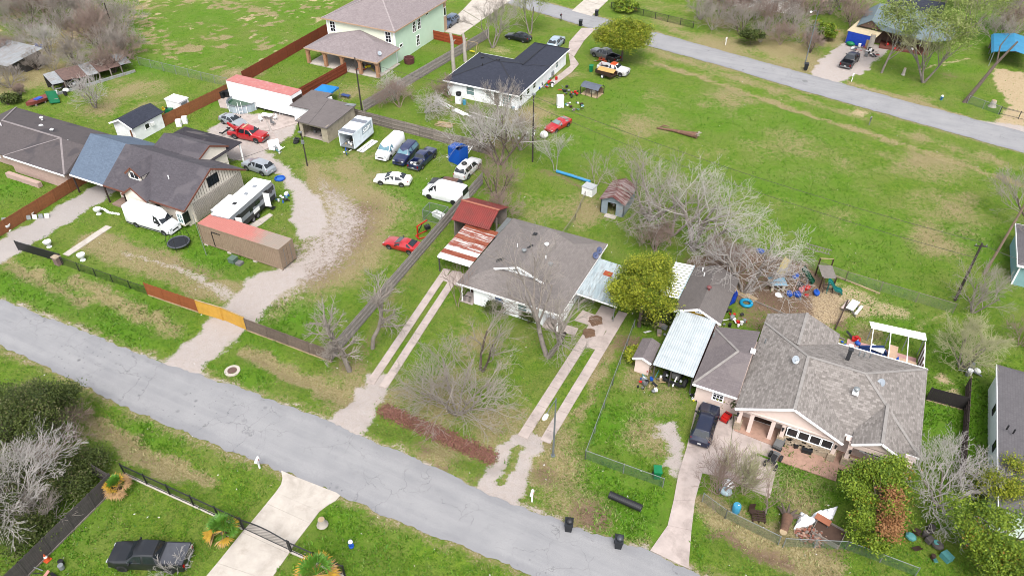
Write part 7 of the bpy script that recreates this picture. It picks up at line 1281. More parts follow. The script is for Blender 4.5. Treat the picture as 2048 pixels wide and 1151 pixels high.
# shrubs
for i, (px, py, H, R_, m_, n_, lab) in enumerate(((993, 622, 1.5, 1.0, LEAFD, 160, 'dark rounded shrub below the white house window'), (1058, 640, 1.2, .8, LEAFD, 110, 'small shrub right of the house window'), (1470, 815, 2.0, .7, LEAFD, 150, 'narrow dark conifer shrub at the pink garage corner'), (1452, 805, 1.5, .8, LEAF, 120, 'leafy shrub below the pink wing window'), (1640, 78, 3.2, 2.8, LEAFB, 320, 'bright green bush below the far street lamp'), (1500, 90, 3.0, 2.2, LEAFD, 220, 'dark ivy-covered bush in the far ditch'), (1270, 720, 1.1, .9, LEAF, 120, 'green weeds along the chain-link fence'), (1310, 640, 2.0, 1.8, LEAFD, 260, 'dark shrubs in the shade of the leafy tree'), (25, 207, 1.4, 1.4, LEAFD, 150, 'dark bush against the left house roof'), (1250, 20, 2, 3, LEAFB, 160, 'green hedge behind the black lawn fence'))): leafy(lab, (px, py), H, R_, 200 + i, m_, n_, 22, .12 if i < 4 else .2, .22, name='shrub', cat='shrub', trunk_r=.05, z0=.3, brown=.08)

for i, (px, py, H, lab) in enumerate(((60, 870, 5, 'brown bare brush among the evergreens near the street bend'), (20, 990, 5, 'grey bare brush at the left edge below the evergreens'), (110, 960, 4.5, 'pale bare brush between evergreens and the fence corner'), (90, 1050, 4, 'grey bare brush along the dark board fence'), (150, 880, 4, 'thin bare brush reaching over the near street'))): bare(lab, (px, py), 300 + i, BARKD, TWIG if i % 2 else TWIGB, 'bare brush at lower left', 'bare_bush', 'bush', H=H, stems=7, spread=.6, r=.15, nb=(6, 6, 5), twig=.010)
for i, (px, py, H, lab) in enumerate(((1440, 545, 5, 'bare brush beneath the largest bare tree'), (1310, 500, 4, 'low bare brush beside the leafy tree'), (1000, 440, 4, 'bare brush behind the deep red shed roof'), (960, 280, 6, 'bare brush over the blue crate'), (1040, 300, 6, 'bare brush around the lamp pole foot'))): bare(lab, (px, py), 320 + i, BARK, TWIGB if i < 3 else TWIG, 'bare brush behind the centre lots', 'bare_bush', 'bush', H=H, stems=6, spread=.75, r=.22, nb=(7, 6, 6), twig=.010, up=.15)

TM = []
for k, (tw, st) in enumerate(((TWIG, 6), (TWIGB, 7), (TWIG, 5))):
    TM.append([link('m', mesh_np('crown', *tubes_np(*arr(sum(grow(random.Random(400 + k), 5.5, st, .75, .16, nb=(6, 5, 5), twig=.014), [])), 3), tw))])
MS = [q[0].data for q in TM]
for q in TM: bpy.data.objects.remove(q[0])
def brush(label, group, pts):
    for i, (px, py, s_) in enumerate(pts):
        b_ = P(px, py); o = tag(link('bare_bush', MS[i % 3], None, (b_[0], b_[1], 0), i * 1.3), label, 'bush', group); o.scale = (s_ * 1.15, s_ * 1.15, s_)
brush('grey-brown bare brush filling the upper left thicket', 'brush of the upper left thicket', [(10, 45, 1.4), (50, 25, 1.5), (85, 15, 1.4), (120, 30, 1.5), (155, 15, 1.4), (170, 50, 1.4), (215, 65, 1.2), (95, 50, 1.3), (240, 95, 1.1), (225, 120, 1.1), (180, 85, 1.1), (140, 85, 1.2), (60, 85, .9), (265, 118, .9), (110, 145, .7), (180, 150, .8), (0, 120, .9), (45, 110, .8), (250, 60, 1.1)])
brush('grey-brown bare brush in the thicket across the far street', 'brush across the far street', [(1425, 60, .9), (1460, 45, 1.2), (1510, 40, 1.2), (1550, 50, 1.2), (1600, 45, 1.2), (1635, 30, 1.3), (1680, 20, 1.4), (1560, 90, .8), (1520, 85, .8), (1450, 15, 1.3), (1700, 60, 1.0), (1960, 20, 1.3), (1990, 90, 1.1), (2030, 70, 1.1), (1910, 15, 1.2), (1600, 85, .8), (1590, 15, 1.3), (1490, 15, 1.3)])
# ================================================================ yard things
def T(name, label, cat, px, rz=0, group=None, z=0): b = P(*px); return thing(name, label, cat, (b[0], b[1], z), rz, group)
def wheelie(label, px, m, rz=0, group='wheeled bins along the streets', bag=None):
    t = T('wheeled_bin', label, 'bin', px, rz, group); part('body', MB().add([(s * .24, u * .26, 0) for s, u in ((-1, -1), (1, -1), (1, 1), (-1, 1))] + [(s * .32, u * .36, 1.0) for s, u in ((-1, -1), (1, -1), (1, 1), (-1, 1))], [(3, 2, 1, 0), (4, 5, 6, 7), (0, 1, 5, 4), (1, 2, 6, 5), (2, 3, 7, 6), (3, 0, 4, 7)]), m, t)
    part('lid', MB().box((0, -.02, 1.05), (.68, .8, .08), 0, 0, .05), m, t); part('handle', MB().cyl((-.28, .42, .98), (.28, .42, .98), .025, 6), m, t)
    for s in (-1, 1): part('wheel', MB().cyl((s * .25, .3, .12), (s * .33, .3, .12), .12, 10), RUBBER, t)
    if bag: part('rubbish_bag', MB().ball((.05, 0, 1.2), (.3, .32, .2), 8), bag, t, 60)
    return t
GB = mat('dark_bin', S(40, 44, 50), .5)
wheelie('black overfull bin with bags at the near street, left of the other', (1137, 1058), GB, .3, bag=BLACK); wheelie('black bin with white bag edge at the near street weeds', (1236, 1092), GB, .3, bag=mat('grey_bag', S(70, 74, 82), .4)); wheelie('black bin on the far verge beside the white gravel drive', (1611, 139), GB, .2); wheelie('black bin at the far street end of the side drive', (1161, 52), GB, .2); wheelie('black bin on the far concrete drive', (1193, 32), GB, .2); wheelie('green bin at the corner of the green-tinted chain-link fence', (1313, 953), mat('bin_green', S(0, 140, 85), .5), .4); wheelie('green bin standing near the worn white pickup', (1182, 143), mat('bin_green', None), .2); wheelie('black bin beside the brown fence and round pool', (446, 196), GB, .2)
wheelie('second black bin next to the white trailer box', (457, 194), GB, .2); wheelie('blue barrel-like bin before the pink house porch', (1648, 905), mat('bin_blue', S(20, 70, 190), .5), .2)
def mailbox(label, px, m=WHITE, rz=0, H=1.05):
    t = T('mailbox', label, 'mailbox', px, rz, 'kerbside mailboxes'); part('post', MB().bx(-.06, .06, -.06, .06, 0, H), m, t); part('box', MB().bx(-.12, .12, -.32, .22, H, H + .18).tube([(0, -.32, H + .18), (0, .22, H + .18)], .12, 8), m, t); part('brace', MB().beam((0, 0, .5), (0, -.25, H), .05, .05), m, t); part('flag', MB().bx(.12, .14, -.1, .0, H + .1, H + .3), RED, t)
mailbox('white mailbox left of the concrete driveway mouth', (520, 936), rz=R(20)); mailbox('white mailbox right of the centre drive apron', (1064, 1002), rz=R(10)); mailbox('white mailbox at the far verge by the white gravel drive', (1703, 163)); mailbox('black mailbox at the far street beside the side drive', (1122, 42), IRON); mailbox('white mailbox at the edge of the far ditch', (1451, 90)); mailbox('grey mailbox on the near side of the far street', (1738, 250), GALV)
def hydrant(label, px, m):
    t = T('fire_hydrant', label, 'hydrant', px); part('barrel', MB().lathe([(.2, 0), (.2, .08), (.14, .1), (.14, .55), (.18, .57), (.18, .62)], n=12), m, t, 40); part('cap', MB().lathe([(.18, .62), (.15, .75), (.05, .84)], n=12), WHITE, t, 40); part('outlet', MB().cyl((-.25, 0, .42), (.25, 0, .42), .07, 8), m, t); part('outlet', MB().cyl((0, -.24, .42), (0, 0, .42), .08, 8), m, t)
hydrant('blue hydrant with white cap on the grass by the near street', (703, 1092), BLUE); hydrant('blue hydrant on the far verge below the forked tree', (1882, 200), mat('hydrant_teal', S(30, 110, 160), .5))
for lab, px, r_ in (('round manhole on concrete ring in the grass', (465, 742), .42),): 
    t = T('manhole', lab, 'manhole', px); part('ring', MB().lathe([(.75, -.1), (.75, .12), (.5, .13), (.45, .12)], n=18), CONC, t); part('cover', MB().cyl((0, 0, .05), (0, 0, .15), .45, 18), mat('rust_iron', S(120, 92, 84), .8), t)
o_ = P(1610, 163); solo('manhole_cover', MB().cyl((0, 0, .0), (0, 0, .07), .45, 18), mat('grey_iron', S(140, 140, 140), .7), 'round iron cover set in the far street', 'manhole', (o_[0], o_[1], 0))
a, b = P(1218, 993), P(1282, 1021); d = b - a; L = np.linalg.norm(d); t = thing('culvert_pipe', 'black plastic culvert pipe lying in lush weeds', 'pipe', (a[0], a[1], .05), math.atan2(d[1], d[0]))
m_ = MB()
V = []; n = 18; k = int(L / .08)
for i in range(k + 1): r_ = .31 if i % 2 else .302; V += [(L * i / k, r_ * math.cos(6.2832 * j / n), .31 + r_ * math.sin(6.2832 * j / n)) for j in range(n)]
m_.add(V, [(i * n + j, i * n + (j + 1) % n, (i + 1) * n + (j + 1) % n, (i + 1) * n + j)[::-1] for i in range(k) for j in range(n)]); part('barrel', m_, BLACK, t); m2 = MB(); rings = [(L + .01, .31), (L + .01, .26)]; m2.add([(x, r_ * math.cos(6.2832 * j / n), .31 + r_ * math.sin(6.2832 * j / n)) for x, r_ in rings for j in range(n)], [(j, (j + 1) % n, n + (j + 1) % n, n + j) for j in range(n)]); part('end_rim', m2, GALV, t)
# pool and patio
p_ = P(488, 214); t = thing('swimming_pool', 'round above-ground pool with green water beside the white trailer box', 'pool', (p_[0], p_[1], 0)); RP = 2.35; n = 20
ring = lambda r, z: [(r * math.cos(6.2832 * j / n), r * math.sin(6.2832 * j / n), z) for j in range(n)]
m_ = MB(); m_.add(ring(RP, 0) + ring(RP, 1.2) + ring(RP - .06, 1.2) + ring(RP - .06, .5), [(i * n + j, i * n + (j + 1) % n, (i + 1) * n + (j + 1) % n, (i + 1) * n + j) for i in range(3) for j in range(n)]); part('wall', m_, mat('pool_wall', S(205, 220, 230), .5), t)
m_ = MB(); m_.add(ring(RP + .08, 1.22) + ring(RP - .14, 1.22) + ring(RP - .14, 1.17) + ring(RP + .08, 1.17), [(i * n + j, i * n + (j + 1) % n, ((i + 1) % 4) * n + (j + 1) % n, ((i + 1) % 4) * n + j)[::-1] for i in range(4) for j in range(n)]); part('rim', m_, mat('pool_rim', S(120, 125, 130), .5), t); part('water', MB().add(ring(RP - .07, .85), [tuple(range(n))]), mat('green_water', S(60, 98, 74), .08, var=.2, scale=.6), t)
for j in range(10): a = 6.2832 * j / 10; part('upright', MB().cyl((RP * 1.03 * math.cos(a), RP * 1.03 * math.sin(a), 0), (RP * 1.03 * math.cos(a), RP * 1.03 * math.sin(a), 1.2), .05, 6), WHITE, t)
part('ladder', MB().beam((1.2, -2.3, 0), (1.0, -2.1, 1.9), .06, .06).beam((1.7, -2.1, 0), (1.5, -1.9, 1.9), .06, .06).beam((1.15, -2.25, .5), (1.65, -2.05, .5), .08, .04).beam((1.1, -2.2, 1.0), (1.6, -2.0, 1.0), .08, .04), WHITE, t)
def table(label, px, w_=1.6, d_=.8, h_=.74, m=WHITE, rz=0, group=None, lm=None):
    t = T('table', label, 'table', px, rz, group); part('table_top', MB().bx(-w_ / 2, w_ / 2, -d_ / 2, d_ / 2, h_ - .05, h_), m, t)
    for sx in (-1, 1):
        for sy in (-1, 1): part('leg', MB().bx(sx * (w_ / 2 - .1) - .03, sx * (w_ / 2 - .1) + .03, sy * (d_ / 2 - .08) - .03, sy * (d_ / 2 - .08) + .03, 0, h_ - .05), lm or STEEL, t)
    return t
def chair(label, px, rz, m=WHITE, group='chairs around the patio tables'):
    t = T('patio_chair', label, 'chair', px, rz, group); part('seat', MB().bx(-.24, .24, -.24, .24, .4, .45), m, t); part('backrest', MB().box((0, .24, .72), (.48, .05, .6), 0, 0, .15), m, t)
    for sx in (-1, 1):
        for sy in (-1, 1): part('leg', MB().bx(sx * .22 - .02, sx * .22 + .02, sy * .22 - .02, sy * .22 + .02, 0, .4), m, t)
table('white patio table nearest the white trailer box', (543, 222), 2.0, 1.0, rz=.1); table('white patio table nearest the garage', (535, 238), 1.8, .9, rz=.1)
chair('white chair left of the front patio table', (523, 243), 1.2); chair('white chair right of the front patio table', (551, 240), -1.3); chair('white chair behind the black grill', (563, 229), .4); chair('white chair right of the black grill', (578, 230), -.5); chair('grey metal chair in front of the patio tables', (547, 250), 3.0, STEEL)
def grill(label, px, rz=0):
    t = T('barbecue_grill', label, 'grill', px, rz); part('bowl', MB().ball((0, 0, .85), (.45, .3, .3), 12), BLACK, t, 60); part('shelf', MB().bx(.45, .85, -.22, .22, .8, .84), BLACK, t); part('chimney', MB().cyl((-.25, 0, 1.0), (-.25, 0, 1.5), .06, 8), BLACK, t)
    for sx in (-1, 1):
        for sy in (-1, 1): part('leg', MB().cyl((sx * .35, sy * .22, 0), (sx * .3, sy * .18, .7), .025, 5), BLACK, t)
grill('black barrel grill on the pool patio', (571, 225))
def appliance(label, px, w_, d_, h_, rz=0, m=WHITE, name='fridge', cat='fridge', tip=0, group=None):
    t = T(name, label, cat, px, rz, group); part('body', MB().box((0, 0, h_ / 2), (w_, d_, h_), 0, 0, tip), m, t); part('door', MB().box((0, -d_ / 2 - .02, h_ / 2), (w_ * .94, .04, h_ * .94), 0, 0, tip), m, t); part('handle', MB().box((w_ * .38, -d_ / 2 - .06, h_ * .6), (.03, .04, h_ * .3), 0, 0, tip), STEEL, t); return t
appliance('white freezer against the garage side wall', (584, 226), .8, .7, 1.1, .2, name='freezer', cat='freezer'); appliance('white stove left of another by the brown fence', (359, 252), .75, .7, 1.0, .7, name='stove', cat='stove'); appliance('white stove right of another by the brown fence', (371, 246), .75, .7, 1.0, .7, name='stove', cat='stove')
appliance('tall white fridge on the grass beside the junk', (1120, 214), 1.0, .8, 1.9, .6); appliance('white cabinet with black pot beside the charcoal-roofed house', (918, 206), .9, .8, 1.2, .1, name='cabinet', cat='cabinet'); t = T('bucket', 'sky blue bucket beside the white cabinet', 'bucket', (929, 209)); part('pail', MB().lathe([(.25, 0), (.32, .7), (.28, .7), (.22, .1)], n=14), CYANP, t, 40); part('bail', torus(.3, .015, 14, 4), STEEL, t, loc=(0, 0, .7)); t = T('cauldron', 'black pot sitting on the white cabinet', 'pot', (918, 206), z=1.22); part('bowl', MB().lathe([(.2, 0), (.42, .15), (.42, .5), (.36, .5), (.3, .12)], n=14), BLACK, t, 40); part('rim', torus(.41, .03, 14, 5), BLACK, t, loc=(0, 0, .5))
# blue tent
p_ = P(651, 177, 2.2); t = thing('canopy_tent', 'bright blue pop-up canopy tent behind the garage', 'tent', (p_[0], p_[1], 0), R(4)); TB = mat('tent_blue', S(20, 140, 220), .6, var=.06)
part('canopy', MB().add([(-1.5, -1.4, 2.1), (1.5, -1.4, 2.1), (1.5, 1.4, 2.1), (-1.5, 1.4, 2.1), (0, 0, 2.85), (-1.5, -1.4, 1.85), (1.5, -1.4, 1.85), (1.5, 1.4, 1.85), (-1.5, 1.4, 1.85)], [(0, 1, 4), (1, 2, 4), (2, 3, 4), (3, 0, 4), (5, 6, 1, 0), (6, 7, 2, 1), (7, 8, 3, 2), (8, 5, 0, 3)]), TB, t)
for sx in (-1, 1):
    for sy in (-1, 1): part('leg', MB().bx(sx * 1.45 - .03, sx * 1.45 + .03, sy * 1.35 - .03, sy * 1.35 + .03, 0, 2.1), GALV, t)
table('blue-topped bench right of the tent', (692, 196), 1.5, .7, .5, mat('bench_blue', S(60, 85, 150), .6))
# trampoline
t = T('trampoline', 'round black trampoline with safety poles before the white van', 'trampoline', (360, 492)); part('mat', MB().cyl((0, 0, .58), (0, 0, .6), 1.12, 24), mat('tramp_mat', S(34, 38, 46), .7), t); part('pad', torus(1.2, .09, 28, 6), mat('tramp_pad', S(96, 100, 108), .6), t, 60, loc=(0, 0, .6))
for j in range(6): a = 6.2832 * j / 6; part('safety_pole', MB().tube([(1.28 * math.cos(a), 1.28 * math.sin(a), 0), (1.3 * math.cos(a), 1.3 * math.sin(a), 1.3), (1.15 * math.cos(a), 1.15 * math.sin(a), 1.9)], .025, 5), IRON, t)
t = T('paddling_pool', 'small bright blue paddling pool on the gravel', 'paddling pool', (560, 358)); part('rim', torus(.62, .12, 20, 6), BLUE, t, 60, loc=(0, 0, .12)); part('floor', MB().cyl((0, 0, 0), (0, 0, .06), .6, 18), mat('pool_floor', S(60, 130, 220), .4), t)
def urn(label, px):
    t = T('urn_planter', label, 'planter', px, 0, 'white stone planters in the front yard'); part('bowl', MB().lathe([(.16, .35), (.42, .6), (.46, .85), (.38, .85), (.3, .6)], n=14), WHITE, t, 40); part('foot', MB().lathe([(.32, 0), (.3, .1), (.14, .2), (.14, .36)], n=14), WHITE, t, 40)
urn('white urn planter nearest the ornamental gate', (99, 494)); urn('white urn planter near the mesh fence', (166, 520)); urn('white urn planter by the grey gravel drive', (198, 428)); urn('white urn planter against the orange-brown fence', (17, 460))
t = T('stone_border', 'white stone bed edging before the cream house porch', 'stones', (217, 424)); 
for i in range(9): part('stone', MB().ball((-1.6 + i * .4, .12 * math.sin(i), .1), (.28, .2, .14), 7, 0, 4), WHITE, t, 60)
t = T('stone_stack', 'white stone slabs leaning along the orange-brown fence', 'stones', (60, 436))
for i in range(8): part('slab', MB().box((i * .55 - 2, i * .42 - 1.9, .3), (.5, .12, .55), .6, 0, -.35), WHITE if i % 2 else GALV, t)
t = T('stone_bench', 'pale stone bench beside the grey gravel drive', 'bench', (58, 432), R(35)); part('seat', MB().bx(-.7, .7, -.2, .2, .38, .46), CONC, t); part('leg', MB().bx(-.55, -.4, -.16, .16, 0, .38), CONC, t); part('leg', MB().bx(.4, .55, -.16, .16, 0, .38), CONC, t)
t = T('stone_post', 'pink stone gate post between dark gate and mesh fence', 'post', (118, 528)); part('shaft', MB().bx(-.35, .35, -.3, .3, 0, 1.0), mat('rough_pink_stone', S(150, 125, 118), .9, var=.35), t); part('cap', MB().bx(-.42, .42, -.36, .36, 1.0, 1.12), STONE, t)
t = T('utility_box', 'green utility boxes in grass before the container', 'utility box', (470, 524)); part('cabinet', MB().bx(-.6, .2, -.4, .4, 0, .55), mat('utility_green', S(110, 135, 122), .6), t); part('cabinet', MB().bx(.4, 1.1, -.4, .3, 0, .3), mat('dull_grey', None), t); part('lid', MB().bx(-.64, .24, -.44, .44, .55, .6), mat('utility_green', None), t)
# blue bin tower, ladder, cage, hoist
t = T('blue_crate', 'tall bright blue slatted crate by the back fence', 'crate', (917, 322), R(-12)); BC = mat('crate_blue', S(20, 100, 210), .5, var=.08)
for x0_, x1_, y0_, y1_ in ((-1.0, 1.0, -.9, -.84), (-1, 1, .84, .9), (-1.0, -.94, -.84, .84), (.94, 1.0, -.84, .84)): part('side', MB().bx(x0_, x1_, y0_, y1_, .1, 2.3), BC, t)
part('floor', MB().bx(-1, 1, -.9, .9, 0, .1), BC, t); part('lid', MB().bx(-1, .2, -.9, .9, 2.3, 2.34), BC, t)
for i in range(9): part('batten', MB().bx(-.95 + i * .22, -.88 + i * .22, -.94, -.9, .1, 2.3), BC, t)
def ladder(label, a, b, z0=.1, z1=.1, w_=.5, m=WHITE, name='ladder', cat='ladder'):
    A_, B_ = P(*a), P(*b); d = B_ - A_; L = math.hypot(d[0], d[1]); t = thing(name, label, cat, (A_[0], A_[1], 0), math.atan2(d[1], d[0])); f = lambda x: z0 + (z1 - z0) * x / L
    for s in (-1, 1): part('stile', MB().beam((0, s * w_ / 2, z0), (L, s * w_ / 2, z1), .06, .08), m, t)
    for i in range(int(L / .3)): x = .15 + i * .3; part('rung', MB().beam((x, -w_ / 2, f(x)), (x, w_ / 2, f(x)), .05, .04), m, t)
ladder('white ladder lying before the blue crate', (894, 316), (926, 322), .3, .3); ladder('white ladder propped between blue crate and old van', (926, 322), (942, 303), .3, .9); ladder('white ladder lying among fallen branches', (872, 204), (903, 218), .4, .2, .7); ladder('white ladder-like playset bridge beside the wooden deck', (1605, 512), (1655, 526), 1.5, 1.5, .9, mat('grey_timber', S(150, 142, 135), .85), 'monkey_bars', 'playset')
t = T('sheet_metal', 'white sheet of metal roofing lying behind the back fence', 'sheet', (920, 226)); part('sheet', MB().box((0, 0, .15), (2.6, .9, .04), -.35), WHITE, t); part('sheet', MB().box((1.8, -.3, .12), (2.6, .5, .04), -.3), WHITE, t)
t = T('lumber_stack', 'stack of pale lumber behind the grey back fence', 'lumber', (888, 250))
for i in range(7): part('plank', MB().box((random.uniform(-.3, .3), -.6 + i * .22, .08 + .05 * (i % 3)), (2.6, .18, .05), random.uniform(-.15, .15)), WOODT, t)
t = T('white_gutter', 'long white gutter pipe lying in the brush', 'pipe', (965, 234), R(-8)); part('pipe', MB().cyl((-2.5, 0, .15), (2.5, 0, .2), .07, 8), WHITE, t); part('pipe', MB().cyl((-2.0, .3, .1), (1.5, .1, .1), .05, 6), WHITE, t)
t = T('dog_cage', 'galvanised wire dog cage against the side fence', 'cage', (872, 437), yaw_of((850, 440), (890, 450)))
for a, b in (((-1.3, -.9), (1.3, -.9)), ((1.3, -.9), (1.3, .9)), ((1.3, .9), (-1.3, .9)), ((-1.3, .9), (-1.3, -.9))):
    part('frame', MB().beam((*a, 1.5), (*b, 1.5), .05, .05).beam((*a, .05), (*b, .05), .05, .05).beam((*a, 0), (*a, 1.5), .05, .05), GALV, t); mb = MB(); mb.add([(*a, .05), (*b, .05), (*b, 1.5), (*a, 1.5)], [(0, 1, 2, 3)]); me = mb.mesh('wire_mesh', LINKG); uv = me.uv_layers.new(name='UVMap'); L = math.dist(a, b)
    for k, c in enumerate(((0, 0), (L, 0), (L, 1.45), (0, 1.45))): uv.data[k].uv = c
    link('wire_mesh', me, t)
t = T('bathtub', 'white tub inside the wire dog cage', 'tub', (878, 434), R(-15)); part('shell', MB().bx(-.8, .8, -.4, -.34, 0, .5).bx(-.8, .8, .34, .4, 0, .5).bx(-.8, -.74, -.34, .34, 0, .5).bx(.74, .8, -.34, .34, 0, .5).bx(-.74, .74, -.34, .34, 0, .08), WHITE, t); part('rim', MB().bx(-.86, .86, -.46, -.38, .5, .54).bx(-.86, .86, .38, .46, .5, .54).bx(-.86, -.78, -.38, .38, .5, .54).bx(.78, .86, -.38, .38, .5, .54), WHITE, t)
t = T('engine_hoist', 'red engine hoist with a black motor near the red coupe', 'hoist', (845, 472), R(60)); part('base', MB().beam((-.7, -.4, .1), (.9, -.6, .1), .1, .1).beam((-.7, .4, .1), (.9, .6, .1), .1, .1).beam((-.7, -.4, .1), (-.7, .4, .1), .1, .1), RED, t); part('mast', MB().beam((-.6, 0, .1), (-.6, 0, 1.6), .12, .12), RED, t); part('boom', MB().beam((-.7, 0, 1.6), (.8, 0, 2.0), .1, .12), RED, t); part('ram', MB().beam((-.55, 0, .7), (.1, 0, 1.75), .08, .08), BLACK, t); part('chain', MB().cyl((.75, 0, 1.9), (.75, 0, 1.2), .03, 5), STEEL, t); part('motor', MB().bx(.45, 1.05, -.25, .25, .8, 1.25), BLACK, t)
solo('blue_pipe', MB().tube([(0, 0, .22), tuple((P(1180, 366) - P(1113, 345)) * .5 + [0, 0, .25]), tuple((P(1180, 366) - P(1113, 345)) + [0, 0, .22])], .2, 12), mat('pipe_blue', S(70, 165, 220), .5), 'long sky blue pipe lying on dirt behind the back lawn', 'pipe', P(1113, 345), smooth=40)
t = T('white_chest', 'white chest box at the end of the blue pipe', 'chest', (1178, 387), R(-8)); part('body', MB().bx(-.75, .75, -.65, .65, 0, 1.1), WHITE, t); part('lid', MB().bx(-.8, .8, -.7, .7, 1.1, 1.2), mat('lid_grey', S(205, 208, 210), .5), t); part('skid', MB().bx(-.7, -.6, -.68, .68, -.08, 0).bx(.6, .7, -.68, .68, -.08, 0), WOODG, t)
a, b = P(1313, 258), P(1394, 276); d = b - a; t = thing('fallen_log', 'fallen log with splintered root end in the open field', 'log', (a[0], a[1], 0), math.atan2(d[1], d[0])); L = np.linalg.norm(d); part('trunk', MB().tube([(0, 0, .2), (L * .4, .2, .25), (L * .75, 0, .35), (L, -.1, .45)], [.12, .2, .35, .5], 9), mat('log_bark', S(140, 105, 85), .9, var=.35), t, 40); part('branch', MB().tube([(.3, 0, .2), (.8, .8, .4), (1.6, 1.0, .3)], [.12, .1, .06], 6), mat('log_bark', None), t)
for i in range(7): part('splinter', MB().beam((L - .6, random.uniform(-.3, .3), .4), (L + random.uniform(-.1, .5), random.uniform(-.7, .7), random.uniform(.2, 1.0)), .12, .08), mat('bleached_trunk', None), t)
# felled trunk, tarp, bricks by the pink house
a, b = P(1560, 1080), P(1572, 1042); d = b - a; L = np.linalg.norm(d); t = thing('tree_stump', 'felled tree trunk leaning over the sagging chain-link fence', 'trunk', (a[0], a[1], 0), math.atan2(d[1], d[0])); part('trunk', MB().tube([(0, 0, 1.2), (L * .5, 0, .9), (L, 0, .5)], [.3, .34, .45], 10), mat('log_bark', None), t, 40); part('cut_face', MB().cyl((-.02, 0, 1.21), (.0, 0, 1.2), .28, 12), WOODT, t)
for i in range(9): aa = i * .7; part('root', MB().tube([(L - .1, 0, .5), (L + .5, .6 * math.cos(aa), .5 + .4 * math.sin(aa)), (L + .8 + .2 * math.sin(i), 1.0 * math.cos(aa), max(.0, .4 + .6 * math.sin(aa)))], [.2, .12, .04], 6), BARKD, t)
def tarp(label, pts, m, z=.5, seed=1, name='tarp', res=10):
    rr = random.Random(seed); q = [P(*p) for p in pts]; o = q[0]; V = []; n = res
    for i in range(n + 1):
        for j in range(n + 1):
            u, v = i / n, j / n; p = (q[0] * (1 - u) + q[1] * u) * (1 - v) + (q[3] * (1 - u) + q[2] * u) * v; e = min(u, 1 - u, v, 1 - v); V.append((p[0] - o[0], p[1] - o[1], .04 + z * min(1, e * 4) * (.6 + .5 * math.sin(i * 1.3 + seed) * math.cos(j * 1.7)) + rr.uniform(0, .08)))
    m_ = MB(); m_.add(V, [(i * (n + 1) + j, (i + 1) * (n + 1) + j, (i + 1) * (n + 1) + j + 1, i * (n + 1) + j + 1) for i in range(n) for j in range(n)]); ob = solo(name, m_, m, label, 'tarp', (o[0], o[1], 0), smooth=50); md = ob.modifiers.new('thickness', 'SOLIDIFY'); md.thickness = .015; return ob
TW = mat('tarp_white', S(245, 246, 250, .85), .5, var=.05); tarp('white tarp draped over debris before the pink house', [(1586, 1058), (1600, 1062), (1640, 1042), (1600, 1024)], TW, .7, 3); tarp('trailing end of white tarp reaching the green tree', [(1618, 1038), (1664, 1040), (1676, 1012), (1628, 1026)], TW, .5, 5)
t = T('brick_pile', 'heap of reddish broken bricks beside the white tarp', 'bricks', (1622, 1072)); BR = [mat('brick_pink', S(205, 165, 145), .9, var=.3), mat('brick_red', S(170, 110, 90), .9, var=.3), mat('brick_grey', S(165, 150, 140), .9, var=.3)]
bm = [MB().box((0, 0, 0), (.3, .15, .11)).mesh('brick', q) for q in BR]
for i in range(110):
    a = random.uniform(0, 6.28); d = 1.15 * math.sqrt(random.random()); o = link('brick', bm[i % 3], t, (d * math.cos(a) * 1.1, d * math.sin(a) * .75, .06 + max(0, .55 * (1 - d / 1.15)) * random.random() + .05)); o.rotation_euler = (random.uniform(-.6, .6), random.uniform(-.6, .6), random.uniform(0, 3))
t = T('flower_crate', 'open timber crate of dark soil right of the brick heap', 'crate', (1655, 1068), R(-12)); 
for x0_, x1_, y0_, y1_ in ((-1.1, 1.1, -.85, -.8), (-1.1, 1.1, .8, .85), (-1.1, -1.05, -.8, .8), (1.05, 1.1, -.8, .8)): part('side', MB().bx(x0_, x1_, y0_, y1_, 0, .5), WOODG, t)
part('soil', MB().bx(-1.05, 1.05, -.8, .8, 0, .3), mat('soil', S(95, 72, 60), .95), t); table('small orange-topped table beside the white tarp', (1642, 1048), 1.2, .6, .7, mat('orange_top', S(190, 120, 90), .6), R(-15))
t = T('barrel', 'sky blue plastic barrel behind the sagging fence', 'barrel', (1471, 1022)); part('drum', MB().lathe([(.28, 0), (.33, .1), (.33, .8), (.28, .9)], n=16), CYANP, t, 40); part('bung', MB().cyl((.1, 0, .9), (.1, 0, .94), .05, 8), WHITE, t)
def bag(label, px, m, s=.5): t = T('rubbish_bag', label, 'bag', px); part('sack', MB().ball((0, 0, s * .6), (s, s * .8, s * .65), 10), m, t, 60); part('knot', MB().ball((0, 0, s * 1.25), s * .18, 6, 0, 4), m, t)
bag('white plastic sack upper one at the driveway tree', (1455, 972), WHITE, .55); bag('pale blue-white sack below the other at the driveway tree', (1450, 986), mat('sack_blue', S(190, 215, 225), .5), .55)
t = T('wooden_chair', 'broken red-brown wooden chair by the sagging fence', 'chair', (1503, 1027), .5); part('seat', MB().bx(-.25, .25, -.25, .25, .42, .46), DOORB, t); part('backrest', MB().bx(-.25, .25, .22, .26, .46, 1.0), DOORB, t); [part('leg', MB().bx(sx * .22 - .02, sx * .22 + .02, sy * .22 - .02, sy * .22 + .02, 0, .42), DOORB, t) for sx in (-1, 1) for sy in (-1, 1)]
t = T('wood_pallet', 'small stack of brown pallets beside the broken chair', 'pallet', (1516, 1035), .3); [part('slat', MB().bx(-.55, .55, -.5 + i * .22, -.36 + i * .22, .3 + .0, .33), DOORB, t) for i in range(5)]; [part('bearer', MB().bx(x, x + .08, -.5, .52, 0, .3), DOORB, t) for x in (-.5, -.04, .42)]
